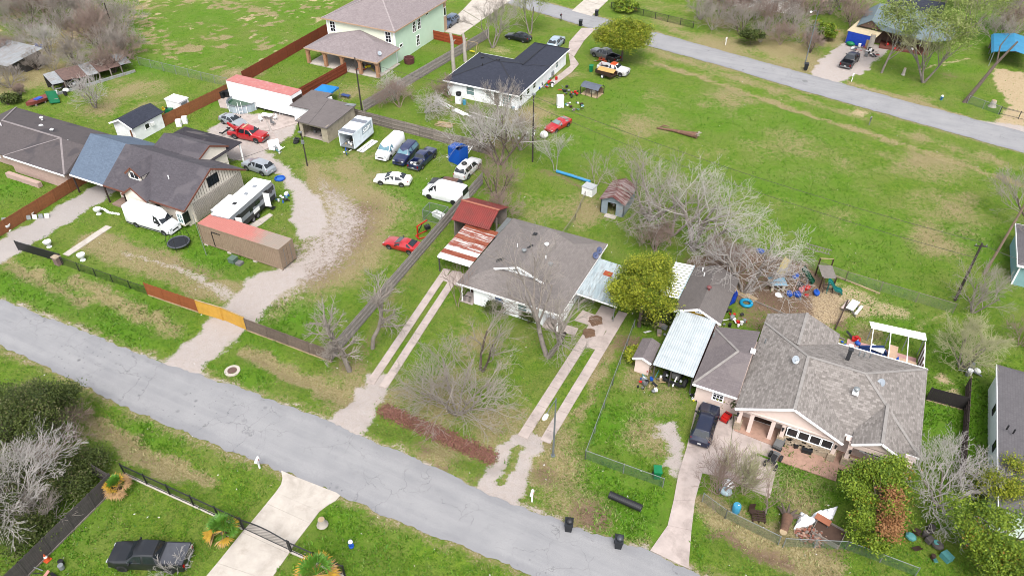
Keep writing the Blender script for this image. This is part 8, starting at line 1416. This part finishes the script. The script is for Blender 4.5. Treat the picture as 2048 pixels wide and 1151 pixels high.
# pink house front yard
t = T('quad_bike', 'dark quad bike on the pink house driveway edge', 'quad bike', (1545, 925), R(80)); part('body', MB().bx(-.6, .7, -.25, .25, .45, .8), mat('dull_grey', None), t); part('seat', MB().bx(-.5, .2, -.2, .2, .8, .92), BLACK, t); part('handlebar', MB().cyl((.35, -.4, 1.05), (.35, .4, 1.05), .03, 6), STEEL, t); part('rack', MB().bx(-.9, -.5, -.35, .35, .85, .9), BLACK, t)
for sx in (-.6, .6):
    for sy in (-.45, .45): w_ = link('wheel', wheel_meshes(.3, BLACK)[0], t, (sx, sy, .3)); link('rim', wheel_meshes(.3, BLACK)[1], w_)
t = T('hand_trailer', 'grey parts cart between quad bike and porch', 'cart', (1556, 893), R(80)); part('tray', MB().bx(-.6, .6, -.35, .35, .4, .7), mat('dull_grey', None), t); part('handle', MB().beam((.6, 0, .5), (1.2, 0, .8), .05, .05), STEEL, t); [part('wheel', MB().cyl((x, -.4, .2), (x, .4, .2), .2, 10), RUBBER, t) for x in (-.35, .35)]
t = T('ride_on_toy', 'red plastic ride-on toy car by the pink garage', 'toy car', (1451, 838), R(75)); part('body', MB().bx(-.55, .55, -.32, .32, .15, .45).bx(-.35, .15, -.3, .3, .45, .6), RED, t); part('windscreen', MB().box((.2, 0, .6), (.04, .5, .25), 0, 0, 0, -.4), GLASSD, t); [part('wheel', MB().cyl((x, y - .05, .16), (x, y + .05, .16), .16, 10), BLACK, t) for x in (-.35, .35) for y in (-.32, .32)]
for lab, px, rz in (('left black storage tub on the porch slab', (1594, 892), .5), ('right black storage tub on the porch slab', (1612, 903), .1)): t = T('storage_tub', lab, 'tub', px, rz, 'black tubs on the porch'); part('tub', MB().bx(-.4, .4, -.3, .3, .1, .5), BLACK, t); part('lid', MB().bx(-.44, .44, -.34, .34, .5, .56), GB, t)
def bike(label, px, rz, m):
    t = T('bicycle', label, 'bicycle', px, rz); [part('wheel', torus(.32, .03, 18, 5), RUBBER, t).__setattr__('location', (x, 0, .34)) for x in (-.5, .5)]
    for o in t.children: o.rotation_euler = (R(90), 0, 0)
    part('frame', MB().tube([(-.5, 0, .34), (-.15, 0, .85), (.35, 0, .85), (.05, 0, .35), (-.15, 0, .85)], .025, 5).tube([(.5, 0, .34), (.36, 0, .95)], .025, 5).tube([(-.5, 0, .34), (.05, 0, .35)], .02, 5), m, t); part('handlebar', MB().cyl((.36, -.28, .98), (.36, .28, .98), .02, 5), STEEL, t); part('saddle', MB().ball((-.17, 0, .92), (.13, .07, .04), 8), BLACK, t)
bike('orange bicycle leaning near the porch pillar', (1570, 884), .9, ORNG); bike('dark bicycle under the arched porch window', (1580, 876), 1.3, IRON); grill('black grill under the pink porch windows', (1589, 872), .3)
# junk heaps: each piece its own part
HG = 'heaps of yard junk'
junk(P(1303, 766), 1.5, 26, 'junk heap of tyres and white goods before the little pink shed', 'junk', 'junk_heap', JM, .6, 21, 0, HG); junk(P(1318, 655), 1.6, 16, 'scattered boards behind the little pink shed', 'junk', 'junk_heap', [WOODG, WHITE, GALV, WOODT], .4, 22, 0, HG, .6); junk(P(1390, 795), .5, 8, 'small bottles and jugs at the wing corner', 'junk', 'junk_heap', [BLACK, WHITE, mat('yellow_jug', S(240, 225, 40), .5)], .3, 23, 0, HG, .35)
junk(P(1140, 186), 2.0, 26, 'black machine parts heap beside the tall white fridge', 'junk', 'junk_heap', [BLACK, BLACK, STEEL, RED, GB], .8, 24, 0, HG); junk(P(1150, 215), 1.5, 18, 'heap of coloured rubbish and boards on the lush grass', 'junk', 'junk_heap', [mat('faded_teal', None), WHITE, WOODG, DOORB], .5, 25, 0, HG); junk(P(1088, 172), 1.6, 24, 'red and black clutter along the east wall of the white house', 'junk', 'junk_heap', [RED, BLACK, WHITE, STEEL, BLUE], .9, 26, 0, HG, .6); junk(P(1105, 157), 1.0, 10, 'grey and red clutter where the two wings meet', 'junk', 'junk_heap', [GALV, RED, GREENP], .8, 27, 0, HG, .7); junk(P(898, 178), 1.0, 10, 'black and white clutter at the west wall of the white house', 'junk', 'junk_heap', [BLACK, WHITE, GREENP], .7, 28, 0, HG)
junk(P(1030, 213), 1.4, 12, 'pale blue plastic clutter at the white house front', 'junk', 'junk_heap', [mat('sack_blue', None), GALV, WHITE, mat('faded_blue', S(120, 150, 190), .6)], .5, 29, 0, HG, .6); junk(P(1055, 270), 2.2, 20, 'bent pipes and white scrap around the lamp pole', 'junk', 'junk_heap', [WHITE, GALV, WOODG, mat('log_bark', None)], .4, 30, 0, HG); junk(P(1200, 125), 1.0, 10, 'rust-red machinery between the two far pickups', 'junk', 'junk_heap', [mat('rust_orange', None), WOODG, RED], .6, 31, 0, HG, .6)
junk(P(556, 303), .9, 14, 'white rubbish heap on gravel edge', 'junk', 'junk_heap', [WHITE, WHITE, mat('faded_teal', None), GALV], .5, 32, 0, HG); junk(P(566, 398), .9, 14, 'blue and white toys heap at the trailer end', 'junk', 'junk_heap', [BLUE, WHITE, mat('faded_teal', None), BLACK], .5, 33, 0, HG); junk(P(595, 280), .8, 6, 'tyres and scrap left of the garage door', 'junk', 'junk_heap', [RUBBER, BLACK, GALV], .4, 34, 0, HG); junk(P(690, 306), .9, 10, 'dark tools heap at the open end of the truck box', 'junk', 'junk_heap', [BLACK, WHITE, BLUE, STEEL], .3, 35, 0, HG, .4); junk((-68.7, 78.2), 1.5, 20, 'junk filling the old garage', 'junk', 'junk_heap', [STEEL, BLACK, GALV, WOODG, mat('dull_grey', None)], 1.2, 36, .05, HG, .7)
junk(P(1465, 640), 1.4, 18, 'black and white clutter behind the grey cottage corner', 'junk', 'junk_heap', [BLACK, WHITE, RED, GALV], .7, 37, 0, HG); junk(P(1730, 105), 2.2, 30, 'dark clutter and branches beside the plywood-roofed shelter', 'junk', 'junk_heap', [WOODG, STEEL, RED, BLACK, WHITE, WOODD], .8, 38, 0, HG, .7); junk(P(1800, 95), 2.4, 18, 'white and red clutter before the slate green roofed porch', 'junk', 'junk_heap', [WHITE, RED, WOODG, GALV], .5, 39, 0, HG, .7); junk(P(1860, 1085), 1.6, 14, 'dark boards and teal scrap under the corner trees', 'junk', 'junk_heap', [WOODD, mat('faded_teal', None), DOORB], .4, 40, 0, HG, .8); junk(P(82, 98), 1.2, 8, 'blue and pale scrap beside the metal-roofed shed', 'junk', 'junk_heap', [BLUE, GALV, WHITE], .5, 41, 0, HG, .8); junk(P(135, 180), 2.4, 24, 'pale and black scrap at the front of the collapsing lean-to', 'junk', 'junk_heap', [GALV, BLACK, WHITE, DOORB, RUBBER], .8, 42, 0, HG, .9); junk(P(705, 132, 0), 1.4, 12, 'orange and yellow toys on the arched brick porch', 'junk', 'junk_heap', [ORNG, BLACK, mat('yellow_jug', None)], .8, 43, .15, HG, .6) if 0 else junk((-75.5, 99.5), 1.6, 14, 'orange and yellow toys on the arched brick porch', 'junk', 'junk_heap', [ORNG, BLACK, mat('yellow_jug', None)], .8, 43, .15, HG, .6)
junk(P(1700, 690), .8, 8, 'white board and blue cloths at the pink patio corner', 'junk', 'junk_heap', [mat('sack_blue', None), BLUE, WHITE], .2, 44, 0, HG, .6); junk(P(100, 1145), 1.0, 8, 'pink box and black frame at the lower left fence', 'junk', 'junk_heap', [mat('pink_box', S(210, 140, 130), .6), BLACK, GALV], .3, 45, 0, HG, .7); junk(P(1940, 745), .9, 8, 'silver scrap below the fan-shaped tree', 'junk', 'junk_heap', [GALV, STEEL, WHITE], .4, 46, 0, HG, .7)
# clutter under the patio frame
t = thing('outdoor_sofa', 'navy blue sofa under the white patio frame', 'sofa', (8.2, 63.9, .04), R(25)); NV_ = mat('navy_cloth', S(30, 62, 120), .8); part('seat', MB().bx(-1.2, 1.2, -.45, .35, .1, .45), NV_, t); part('backrest', MB().bx(-1.2, 1.2, .35, .55, .1, .95), NV_, t); part('armrest', MB().bx(-1.35, -1.2, -.45, .55, .1, .65), NV_, t); part('armrest', MB().bx(1.2, 1.35, -.45, .55, .1, .65), NV_, t)
t = thing('outdoor_counter', 'L-shaped tan stone counter under the patio frame', 'counter', (10.3, 63.4, .04), R(-2)); TS_ = mat('tan_stone_top', S(225, 190, 160), .6, var=.12); part('counter_base', MB().bx(-.7, 1.7, -.3, .3, 0, .85), DOORB, t); part('counter_top', MB().bx(-.8, 1.8, -.4, .4, .85, .95), TS_, t); part('counter_base', MB().bx(-.7, -.1, .3, 1.8, 0, .85), DOORB, t); part('counter_top', MB().bx(-.8, 0, .4, 1.9, .853, .953), TS_, t)
table('white table nearest the roof edge under the patio frame', (1750, 708), 1.3, .8, .8, rz=R(-10)); t = thing('parasol', 'closed blue parasol under the patio frame', 'parasol', (10.2, 62.2, 0)); part('canopy', MB().lathe([(.35, .9), (.3, 1.5), (.1, 2.1), (.03, 2.3)], n=10), BLUE, t, 40); part('pole', MB().cyl((0, 0, 0), (0, 0, 2.3), .025, 6), GALV, t); part('base', MB().cyl((0, 0, 0), (0, 0, .08), .25, 12), BLACK, t)
t = thing('blue_cooler', 'stack of dark blue tubs at the right of the patio', 'tubs', (11.9, 62.6, 0)); part('tub', MB().bx(-.4, .4, -1.2, .9, 0, .5), NV_, t); part('lid', MB().bx(-.3, .3, -.9, .2, .5, .62), mat('faded_blue', None), t); t = thing('red_mower', 'red lawn machine at the left of the patio frame', 'mower', (6.6, 65.6, 0)); part('deck', MB().bx(-.4, .4, -.3, .3, .1, .35), RED, t); part('engine', MB().cyl((0, 0, .35), (0, 0, .6), .2, 10), RED, t); part('handle', MB().beam((-.4, 0, .3), (-1.1, 0, .9), .4, .03), BLACK, t)
# playground
t = T('playhouse', 'small play house with pale blue roof and cream legs', 'playhouse', (1552, 575), R(25)); CR = mat('cream_plastic', S(228, 218, 195), .5)
for sx in (-1, 1):
    for sy in (-1, 1): part('leg', MB().bx(sx * .6 - .12, sx * .6 + .12, sy * .5 - .12, sy * .5 + .12, 0, .95), CR, t)
part('roof', MB().add([(-.9, -.75, .9), (.9, -.75, .9), (.9, .75, .9), (-.9, .75, .9), (-.5, 0, 1.45), (.5, 0, 1.45)], [(0, 1, 5, 4), (2, 3, 4, 5), (1, 2, 5), (3, 0, 4), (3, 2, 1, 0)]), mat('play_blue', S(150, 195, 220), .5), t)
def slide(label, a, b, za, zb, m, w_=.55, bend=0, waves=0):
    A_, B_ = P(a[0], a[1], za), P(b[0], b[1], zb); d = B_ - A_; L = math.hypot(d[0], d[1]); t = thing('slide', label, 'slide', (A_[0], A_[1], 0), math.atan2(d[1], d[0])); n = 10; V = []
    for i in range(n + 1):
        u = i / n; x = L * u; z = za + (zb - za) * u + waves * .15 * math.sin(u * 9); y0_ = bend * math.sin(u * 1.57) * u
        V += [(x, y0_ - w_ / 2, z + .22), (x, y0_ - w_ / 2, z), (x, y0_ + w_ / 2, z), (x, y0_ + w_ / 2, z + .22), (x, y0_ + w_ / 2 + .04, z + .22), (x, y0_ + w_ / 2 + .04, z - .05), (x, y0_ - w_ / 2 - .04, z - .05), (x, y0_ - w_ / 2 - .04, z + .22)]
    mb = MB(); mb.add(V, [(i * 8 + j, i * 8 + (j + 1) % 8, (i + 1) * 8 + (j + 1) % 8, (i + 1) * 8 + j)[::-1] for i in range(n) for j in range(8)] + [tuple(range(8)), tuple(n * 8 + j for j in range(8))[::-1]]); part('chute', mb, m, t, 40); part('support', MB().cyl((.15, -w_ / 2, 0), (.15, -w_ / 2, za), .04, 6), m, t); part('support', MB().cyl((.15, w_ / 2, 0), (.15, w_ / 2, za), .04, 6), m, t); return t
slide('curved pale yellow slide above the play house', (1578, 518), (1552, 545), 1.4, .9, YELP, .75, .5); slide('dark green slide in the middle of the playground', (1606, 535), (1627, 566), 1.5, .2, mat('slide_green', S(10, 78, 55), .4), .55); slide('teal slide running off the wooden play deck', (1657, 562), (1684, 588), 1.5, .15, mat('slide_teal', S(30, 130, 125), .4), .5, 0, 1)
p_ = P(1648, 566); t = thing('wooden_playset', 'grey wooden play tower with slatted deck and ladder', 'playset', (p_[0], p_[1], 0), R(20)); GT = mat('grey_timber', None)
for sx in (-.7, .7):
    for sy in (-1.0, 1.3): part('post', MB().bx(sx - .06, sx + .06, sy - .06, sy + .06, 0, 1.6 if sy < 0 else 2.4), DOORB, t)
for i in range(13): part('deck_board', MB().bx(-.75, .75, -1.05 + i * .18, -.9 + i * .18, 1.5, 1.54), GT, t)
part('top_frame', MB().beam((-.7, 1.3, 2.4), (.7, 1.3, 2.4), .08, .08), WOODT, t); part('ladder_step', MB().bx(-.5, .5, -1.5, -1.4, .4, .45), DOORB, t); part('ladder_step', MB().bx(-.5, .5, -1.35, -1.25, .8, .85), DOORB, t); part('ladder_rail', MB().beam((-.5, -1.7, 0), (-.5, -1.0, 1.5), .07, .07), DOORB, t); part('ladder_rail', MB().beam((.5, -1.7, 0), (.5, -1.0, 1.5), .07, .07), DOORB, t)
for lab, px, H, m_ in (('pale pink swing post in the playground', (1582, 592), 2.3, mat('pale_pink_post', S(225, 190, 175), .6)), ('grey leaning swing post in the playground', (1600, 598), 2.6, GALV)): t = T('swing_post', lab, 'post', px); part('shaft', MB().tube([(0, 0, 0), (.2, .2, H)], .05, 6), m_, t); part('foot', MB().box((0, 0, .03), (.3, .3, .06)), m_, t); part('swing_seat', MB().box((.5, .3, .5), (.4, .2, .25), .3), BLUE if H < 2.5 else RED, t); part('chain', MB().beam((.2, .2, H), (.5, .3, .6), .02, .02), STEEL, t)
TG = 'toys scattered over the playground'
for i, (px, py, m_, lab) in enumerate(((1520, 505, BLUE, 'blue toy tub beneath the drooping bare tree'), (1590, 555, BLUE, 'blue ride-on toy beside the play house'), (1578, 590, BLUE, 'blue toy heap at the pink swing post'), (1594, 592, BLUE, 'blue toy boat beside the pink swing post'), (1612, 578, RED, 'red toddler seat in the playground'), (1632, 588, BLUE, 'blue and pink toy under the play tower'), (1600, 572, BLACK, 'black tyre swing lying in the playground'), (1558, 590, WHITE, 'white lid on the brown playground soil'), (1602, 583, mat('pink_toy', S(225, 150, 150), .5), 'pink toy beside the red seat'))):
    t = T('toy', lab, 'toy', (px, py), i, TG); part('body', MB().lathe([(.3, 0), (.42, .2), (.4, .35), (.2, .42)], n=10, sx=1.2, sy=.8) if i != 7 else MB().cyl((0, 0, 0), (0, 0, .08), .45, 8), m_, t, 40); part('grip', MB().tube([(-.3, 0, .3), (-.2, 0, .6), (.2, 0, .6), (.3, 0, .3)], .04, 5) if i != 7 else MB().cyl((0, 0, .08), (0, 0, .14), .1, 8), m_, t)
t = T('pool_float', 'turquoise ring float beside the grey cottage', 'pool ring', (1492, 608)); part('ring', torus(.55, .18, 20, 8), mat('turquoise', S(0, 160, 205), .4), t, 60, loc=(0, 0, .18)); part('valve', MB().cyl((.55, 0, .36), (.55, 0, .42), .04, 6), WHITE, t)
tarp('bright blue tarp hanging at the cottage side', [(1458, 612), (1470, 606), (1476, 590), (1466, 590)], mat('tarp_blue', S(25, 75, 200), .5), 1.2, 7); t = T('plank_walk', 'pale plank sheet lying behind the cottage', 'planks', (1488, 590), R(-22)); [part('plank', MB().bx(-1.4, 1.4, -.5 + i * .26, -.27 + i * .26, .05, .1), WOODT, t) for i in range(4)]
p_ = P(1702, 620); t = thing('picnic_table', 'white picnic table with two benches on sandy ground', 'picnic table', (p_[0], p_[1], 0), R(75)); part('table_top', MB().bx(-.9, .9, -.4, .4, .7, .76), WHITE, t); part('bench', MB().bx(-.9, .9, -.85, -.58, .42, .47), WHITE, t); part('bench', MB().bx(-.9, .9, .58, .85, .42, .47), mat('pinkish_bench', S(225, 205, 195), .6), t); [part('leg_frame', MB().beam((x, -.75, 0), (x, .2, .7), .08, .06).beam((x, .75, 0), (x, -.2, .7), .08, .06).beam((x, -.8, .4), (x, .8, .4), .06, .06), STEEL, t) for x in (-.65, .65)]
t = T('timber_edging', 'long dark timber lying between playground and patio', 'timber', (1672, 655), yaw_of((1668, 645), (1692, 592))); part('beam', MB().beam((-.5, 0, .15), (4.4, 0, .6), .12, .12), DOORB, t); part('prop', MB().bx(4.0, 4.1, -.1, .1, 0, .55), WOODG, t)
for lab, a, b in (('low timber border along the lower playground edge', (1480, 590), (1690, 680)), ('pale timber border along the upper playground edge', (1640, 540), (1760, 588))): A_, B_ = P(*a), P(*b); d = B_ - A_; L = np.linalg.norm(d); t = thing('timber_border', lab, 'border', (A_[0], A_[1], 0), math.atan2(d[1], d[0])); n = int(L / 2.4); [part('sleeper', MB().bx(L * i / n + .02, L * (i + 1) / n - .02, -.07, .07, -.02, .14), WOODT if 'pale' in lab else WOODG, t) for i in range(n)]
# far clutter: kennel, plywood shelter, stumps, cone
p_ = P(1184, 188); t = thing('kennel', 'dog kennel with curved grey cover and wire sides', 'kennel', (p_[0], p_[1], 0), R(-8)); KM = mat('kennel_cover', S(105, 112, 128), .6); V = []
for i in range(7): a = math.pi * (.18 + .64 * i / 6); V += [(x, -1.25 * math.cos(a), .75 + 1.0 * math.sin(a)) for x in (-1.6, 1.6)]
part('cover', MB().add(V, [(2 * i, 2 * i + 1, 2 * i + 3, 2 * i + 2) for i in range(6)]), KM, t)
for sx in (-1.5, -.5, .5, 1.5):
    for sy in (-1.1, 1.1): part('post', MB().bx(sx - .04, sx + .04, sy - .04, sy + .04, 0, 1.3), IRON, t)
part('tan_panel', MB().bx(-1.5, 1.4, 1.0, 1.05, .1, 1.0), mat('tan_board', None), t); part('bedding', MB().ball((.1, 0, .4), (.5, .4, .4), 8), mat('cream_plastic', None), t, 60); part('floor', MB().bx(-1.5, 1.5, -1.1, 1.1, 0, .08), WOODT, t)
p_ = P(1722, 88); t = thing('plywood_shelter', 'shelter with plywood roof and hanging blue tarp', 'shelter', (p_[0], p_[1], 0), R(-14)); PLY = mat('plywood_pale', S(226, 208, 172), .8, var=.15)
for i in range(3): part('roof_sheet', MB().slab([(-2.6 + i * 1.75, -1.6, 2.3), (-.87 + i * 1.75, -1.6, 2.3), (-.87 + i * 1.75, 4.2, 2.6), (-2.6 + i * 1.75, 4.2, 2.6)], .05), PLY, t)
[part('post', MB().bx(x - .06, x + .06, y - .06, y + .06, 0, 2.3), WOODG, t) for x in (-2.4, 2.4) for y in (-1.4, 4)]; part('tarp_wall', MB().box((-.2, -1.55, 1.2), (4.2, .1, 2.1)), mat('tarp_blue', None), t); part('ply_wall', MB().box((1.9, -1.7, .8), (1.4, .05, 1.6)), mat('cardboard', None), t); part('green_bag', MB().ball((-1.2, -2.2, .4), (.8, .5, .4), 8), mat('bin_green', None), t, 60)
def stump(label, px, H, r=.35): t = T('tree_stump', label, 'stump', px); part('stump', MB().lathe([(r * 1.6, 0), (r * 1.1, .3), (r, H * .6), (r * .9, H)], n=10), mat('bleached_trunk', None), t, 40); part('cut_face', MB().cyl((0, 0, H), (0, 0, H + .02), r * .85, 10), WOODT, t)
stump('pale short statue-like stump on the far lawn', (1806, 150), 1.2, .22); stump('pale stump with spread roots behind the short chain-link fence', (1984, 213), 1.0, .4); stump('thick bare stump trunk beside the plywood shelter', (1737, 105), 3.2, .45); stump('short concrete-like stump on the verge right of the driveway', (645, 1048), .7, .3)
t = T('traffic_cone', 'orange traffic cone with white band by the dark fence', 'cone', (95, 1119)); part('cone', MB().lathe([(.2, .04), (.12, .4), (.04, .75)], n=12), ORNG, t, 40); part('base', MB().bx(-.24, .24, -.24, .24, 0, .05), ORNG, t); part('band', MB().lathe([(.135, .38), (.095, .55)], n=12), WHITE, t)
t = T('water_tank', 'round white tank lying near the red sports car', 'tank', (1088, 276)); part('tank', MB().ball((0, 0, .55), (.6, .55, .55), 12), WHITE, t, 60); part('valve', MB().cyl((.6, 0, .5), (.75, 0, .5), .06, 6), STEEL, t)
t = T('garden_swing', 'pale A-frame swing behind the charcoal-roofed house', 'swing', (945, 108)); [part('leg', MB().tube([(x, s * .8, 0), (x, 0, 2.2)], .05, 6), WOODT, t) for x in (-1, 1) for s in (-1, 1)]; part('top_bar', MB().cyl((-1, 0, 2.2), (1, 0, 2.2), .05, 6), WOODT, t); part('seat', MB().box((0, 0, .5), (.9, .4, .08)), mat('yellow_jug', None), t); part('chain', MB().beam((-.4, 0, .5), (-.4, 0, 2.2), .02, .02), STEEL, t); part('chain', MB().beam((.4, 0, .5), (.4, 0, 2.2), .02, .02), STEEL, t)
t = T('white_trough', 'white sheet board lying beside the truck box', 'board', (735, 293), yaw_of((725, 300), (755, 278))); part('board', MB().bx(-1.8, 1.8, -.55, .55, .05, .12), WHITE, t); part('batten', MB().bx(-1.8, 1.8, -.05, .05, .12, .16), GALV, t)
t = T('tyre_stack', 'black tyres by the garage corner on grass', 'tyres', (592, 286)); [part('tyre', torus(.3, .12, 16, 7), RUBBER, t, 60, loc=(.1 * i, .05 * i, .12 + .24 * i)) for i in range(3)]
t = T('tilted_lid', 'white hot-tub cover leaning at the gravel edge', 'cover', (549, 296), R(50)); part('cover', MB().box((0, 0, .6), (1.5, .15, 1.3), 0, 0, -.5), WHITE, t); part('fold', MB().box((0, .02, .6), (.06, .17, 1.3), 0, 0, -.5), GALV, t)
for px_, r_, lab in (((1191, 641), .95, 'round brown oil stain on the ribbon driveway'), ((1178, 666), .85, 'lower brown stain on the ribbon driveway')):
    b_ = P(*px_); rr = random.Random(9); solo('oil_stain', MB().add([(r_ * rr.uniform(.7, 1.1) * math.cos(a) * .9, r_ * rr.uniform(.7, 1.1) * math.sin(a), .052) for a in (6.2832 * j / 22 for j in range(22))], [tuple(range(22))]), mat('oil_brown', S(128, 98, 76), .8, var=.3), lab, 'stain', (b_[0], b_[1], 0))
# ---- loose stuff: leaf litter, litter, grass
rng = np.random.default_rng(5); a, b = P(765, 818), P(985, 912); n = 9000; u = rng.random(n)[:, None]; pos = a + (b - a) * u + rng.normal(size=(n, 3)) * np.array([.3, .32, 0]); pos[:, 2] = [gh(x, y) for x, y in pos[:, :2]] + rng.random(n) * .06 + .03
def cards(name, pos, size, m, kind='stuff', rng=rng, up=1.2):
    N = len(pos); nrm = rng.normal(size=(N, 3)); nrm[:, 2] = np.abs(nrm[:, 2]) + up; nrm /= np.linalg.norm(nrm, axis=1, keepdims=True); a = np.cross(nrm, rng.normal(size=(N, 3))); a /= np.linalg.norm(a, axis=1, keepdims=True); b = np.cross(nrm, a); s = size * rng.uniform(.6, 1.3, (N, 1)); V = np.stack([pos - a * s, pos + b * s * .6, pos + a * s, pos - b * s * .6], 1).reshape(-1, 3); t = np.clip(rng.normal(.5, .3, N), 0, 1); return tag(link(name, mesh_np(name, V, np.arange(N * 4).reshape(-1, 4), m, np.repeat(np.stack([t, t * 0, t * 0, t * 0 + 1], 1), 4, 0), False)), kind=kind)
tag(cards('leaf_litter', pos, .09, leafmat('brown_litter', S(112, 72, 62), S(164, 116, 100), S(120, 90, 70), 0)), 'strip of red-brown fallen leaves in the front ditch', 'leaves')
pp = np.array([P(rng.uniform(0, 2048), rng.uniform(60, 1150)) for _ in range(420)]); pp[:, 2] = [gh(x, y) + .04 for x, y in pp[:, :2]]; tag(cards('litter', pp, .09, leafmat('white_litter', S(235, 235, 235), S(215, 205, 190), S(200, 190, 170), 0)), 'scattered pale litter over the yards and verges', 'litter')
# ---- grass and weeds: blades over the sheet, following its painted cover
NG_ = 300000
px = rng.uniform(-20, 2068, NG_); py = rng.uniform(-5, 1160, NG_) ; d_ = _fw[None] + _r[None] * ((px - 1024) / CAM_F)[:, None] + _up[None] * ((575.5 - py) / CAM_F)[:, None]; tt = -CAM_H / d_[:, 2]; gx_, gy_ = d_[:, 0] * tt, d_[:, 1] * tt
ii = np.clip(np.searchsorted(xs, gx_), 0, nx - 1); jj = np.clip(np.searchsorted(ys, gy_), 0, ny - 1); idx = jj * nx + ii
clump = vnoise(gx_, gy_, 1.4, 61) * .6 + vnoise(gx_, gy_, 4.0, 62) * .4
PADM = np.zeros(NV, bool)
for p_ in PADS: PADM |= sdist(p_, gx, gy) > -.35
keep = (~PADM[idx]) & (CH['gravel'][idx] < .45) & (rng.random(NG_) < (1 - .8 * CH['dirt'][idx] - .75 * CH['sand'][idx])) & (clump > .40 + .25 * (rng.random(NG_) - .5))
gx_, gy_, idx, clump = gx_[keep], gy_[keep], idx[keep], clump[keep]; N = len(gx_); gzz = gz[idx]; dry = CH['dry'][idx]; lush = CH['lush'][idx]
hh = (.05 + .10 * clump + .16 * lush * clump + rng.random(N) * .05) * 1.0; wd_ = .035 + .03 * rng.random(N) + .03 * lush; an = rng.uniform(0, 6.283, N); ln = rng.normal(size=(N, 2)) * hh[:, None] * .7
b0 = np.stack([gx_ - np.cos(an) * wd_, gy_ - np.sin(an) * wd_, gzz - .01], 1); b1 = np.stack([gx_ + np.cos(an) * wd_, gy_ + np.sin(an) * wd_, gzz - .01], 1); tp = np.stack([gx_ + ln[:, 0], gy_ + ln[:, 1], gzz + hh], 1)
V = np.stack([b0, b1, tp], 1).reshape(-1, 3); F = np.arange(N * 3).reshape(-1, 3); t1 = np.clip(dry * 1.2 - .32 + rng.normal(0, .28, N), 0, 1); t0 = np.clip(rng.normal(.45, .25, N), 0, 1); cols = np.repeat(np.stack([t0, t1, t0 * 0, t0 * 0 + 1], 1), 3, 0)
tag(link('grass', mesh_np('grass', V, F, leafmat('grass_blades', S(72, 128, 16), S(134, 184, 48), S(200, 188, 138), .2), cols, False)), 'rough mottled grass and weeds over the lots', 'grass', kind='stuff')
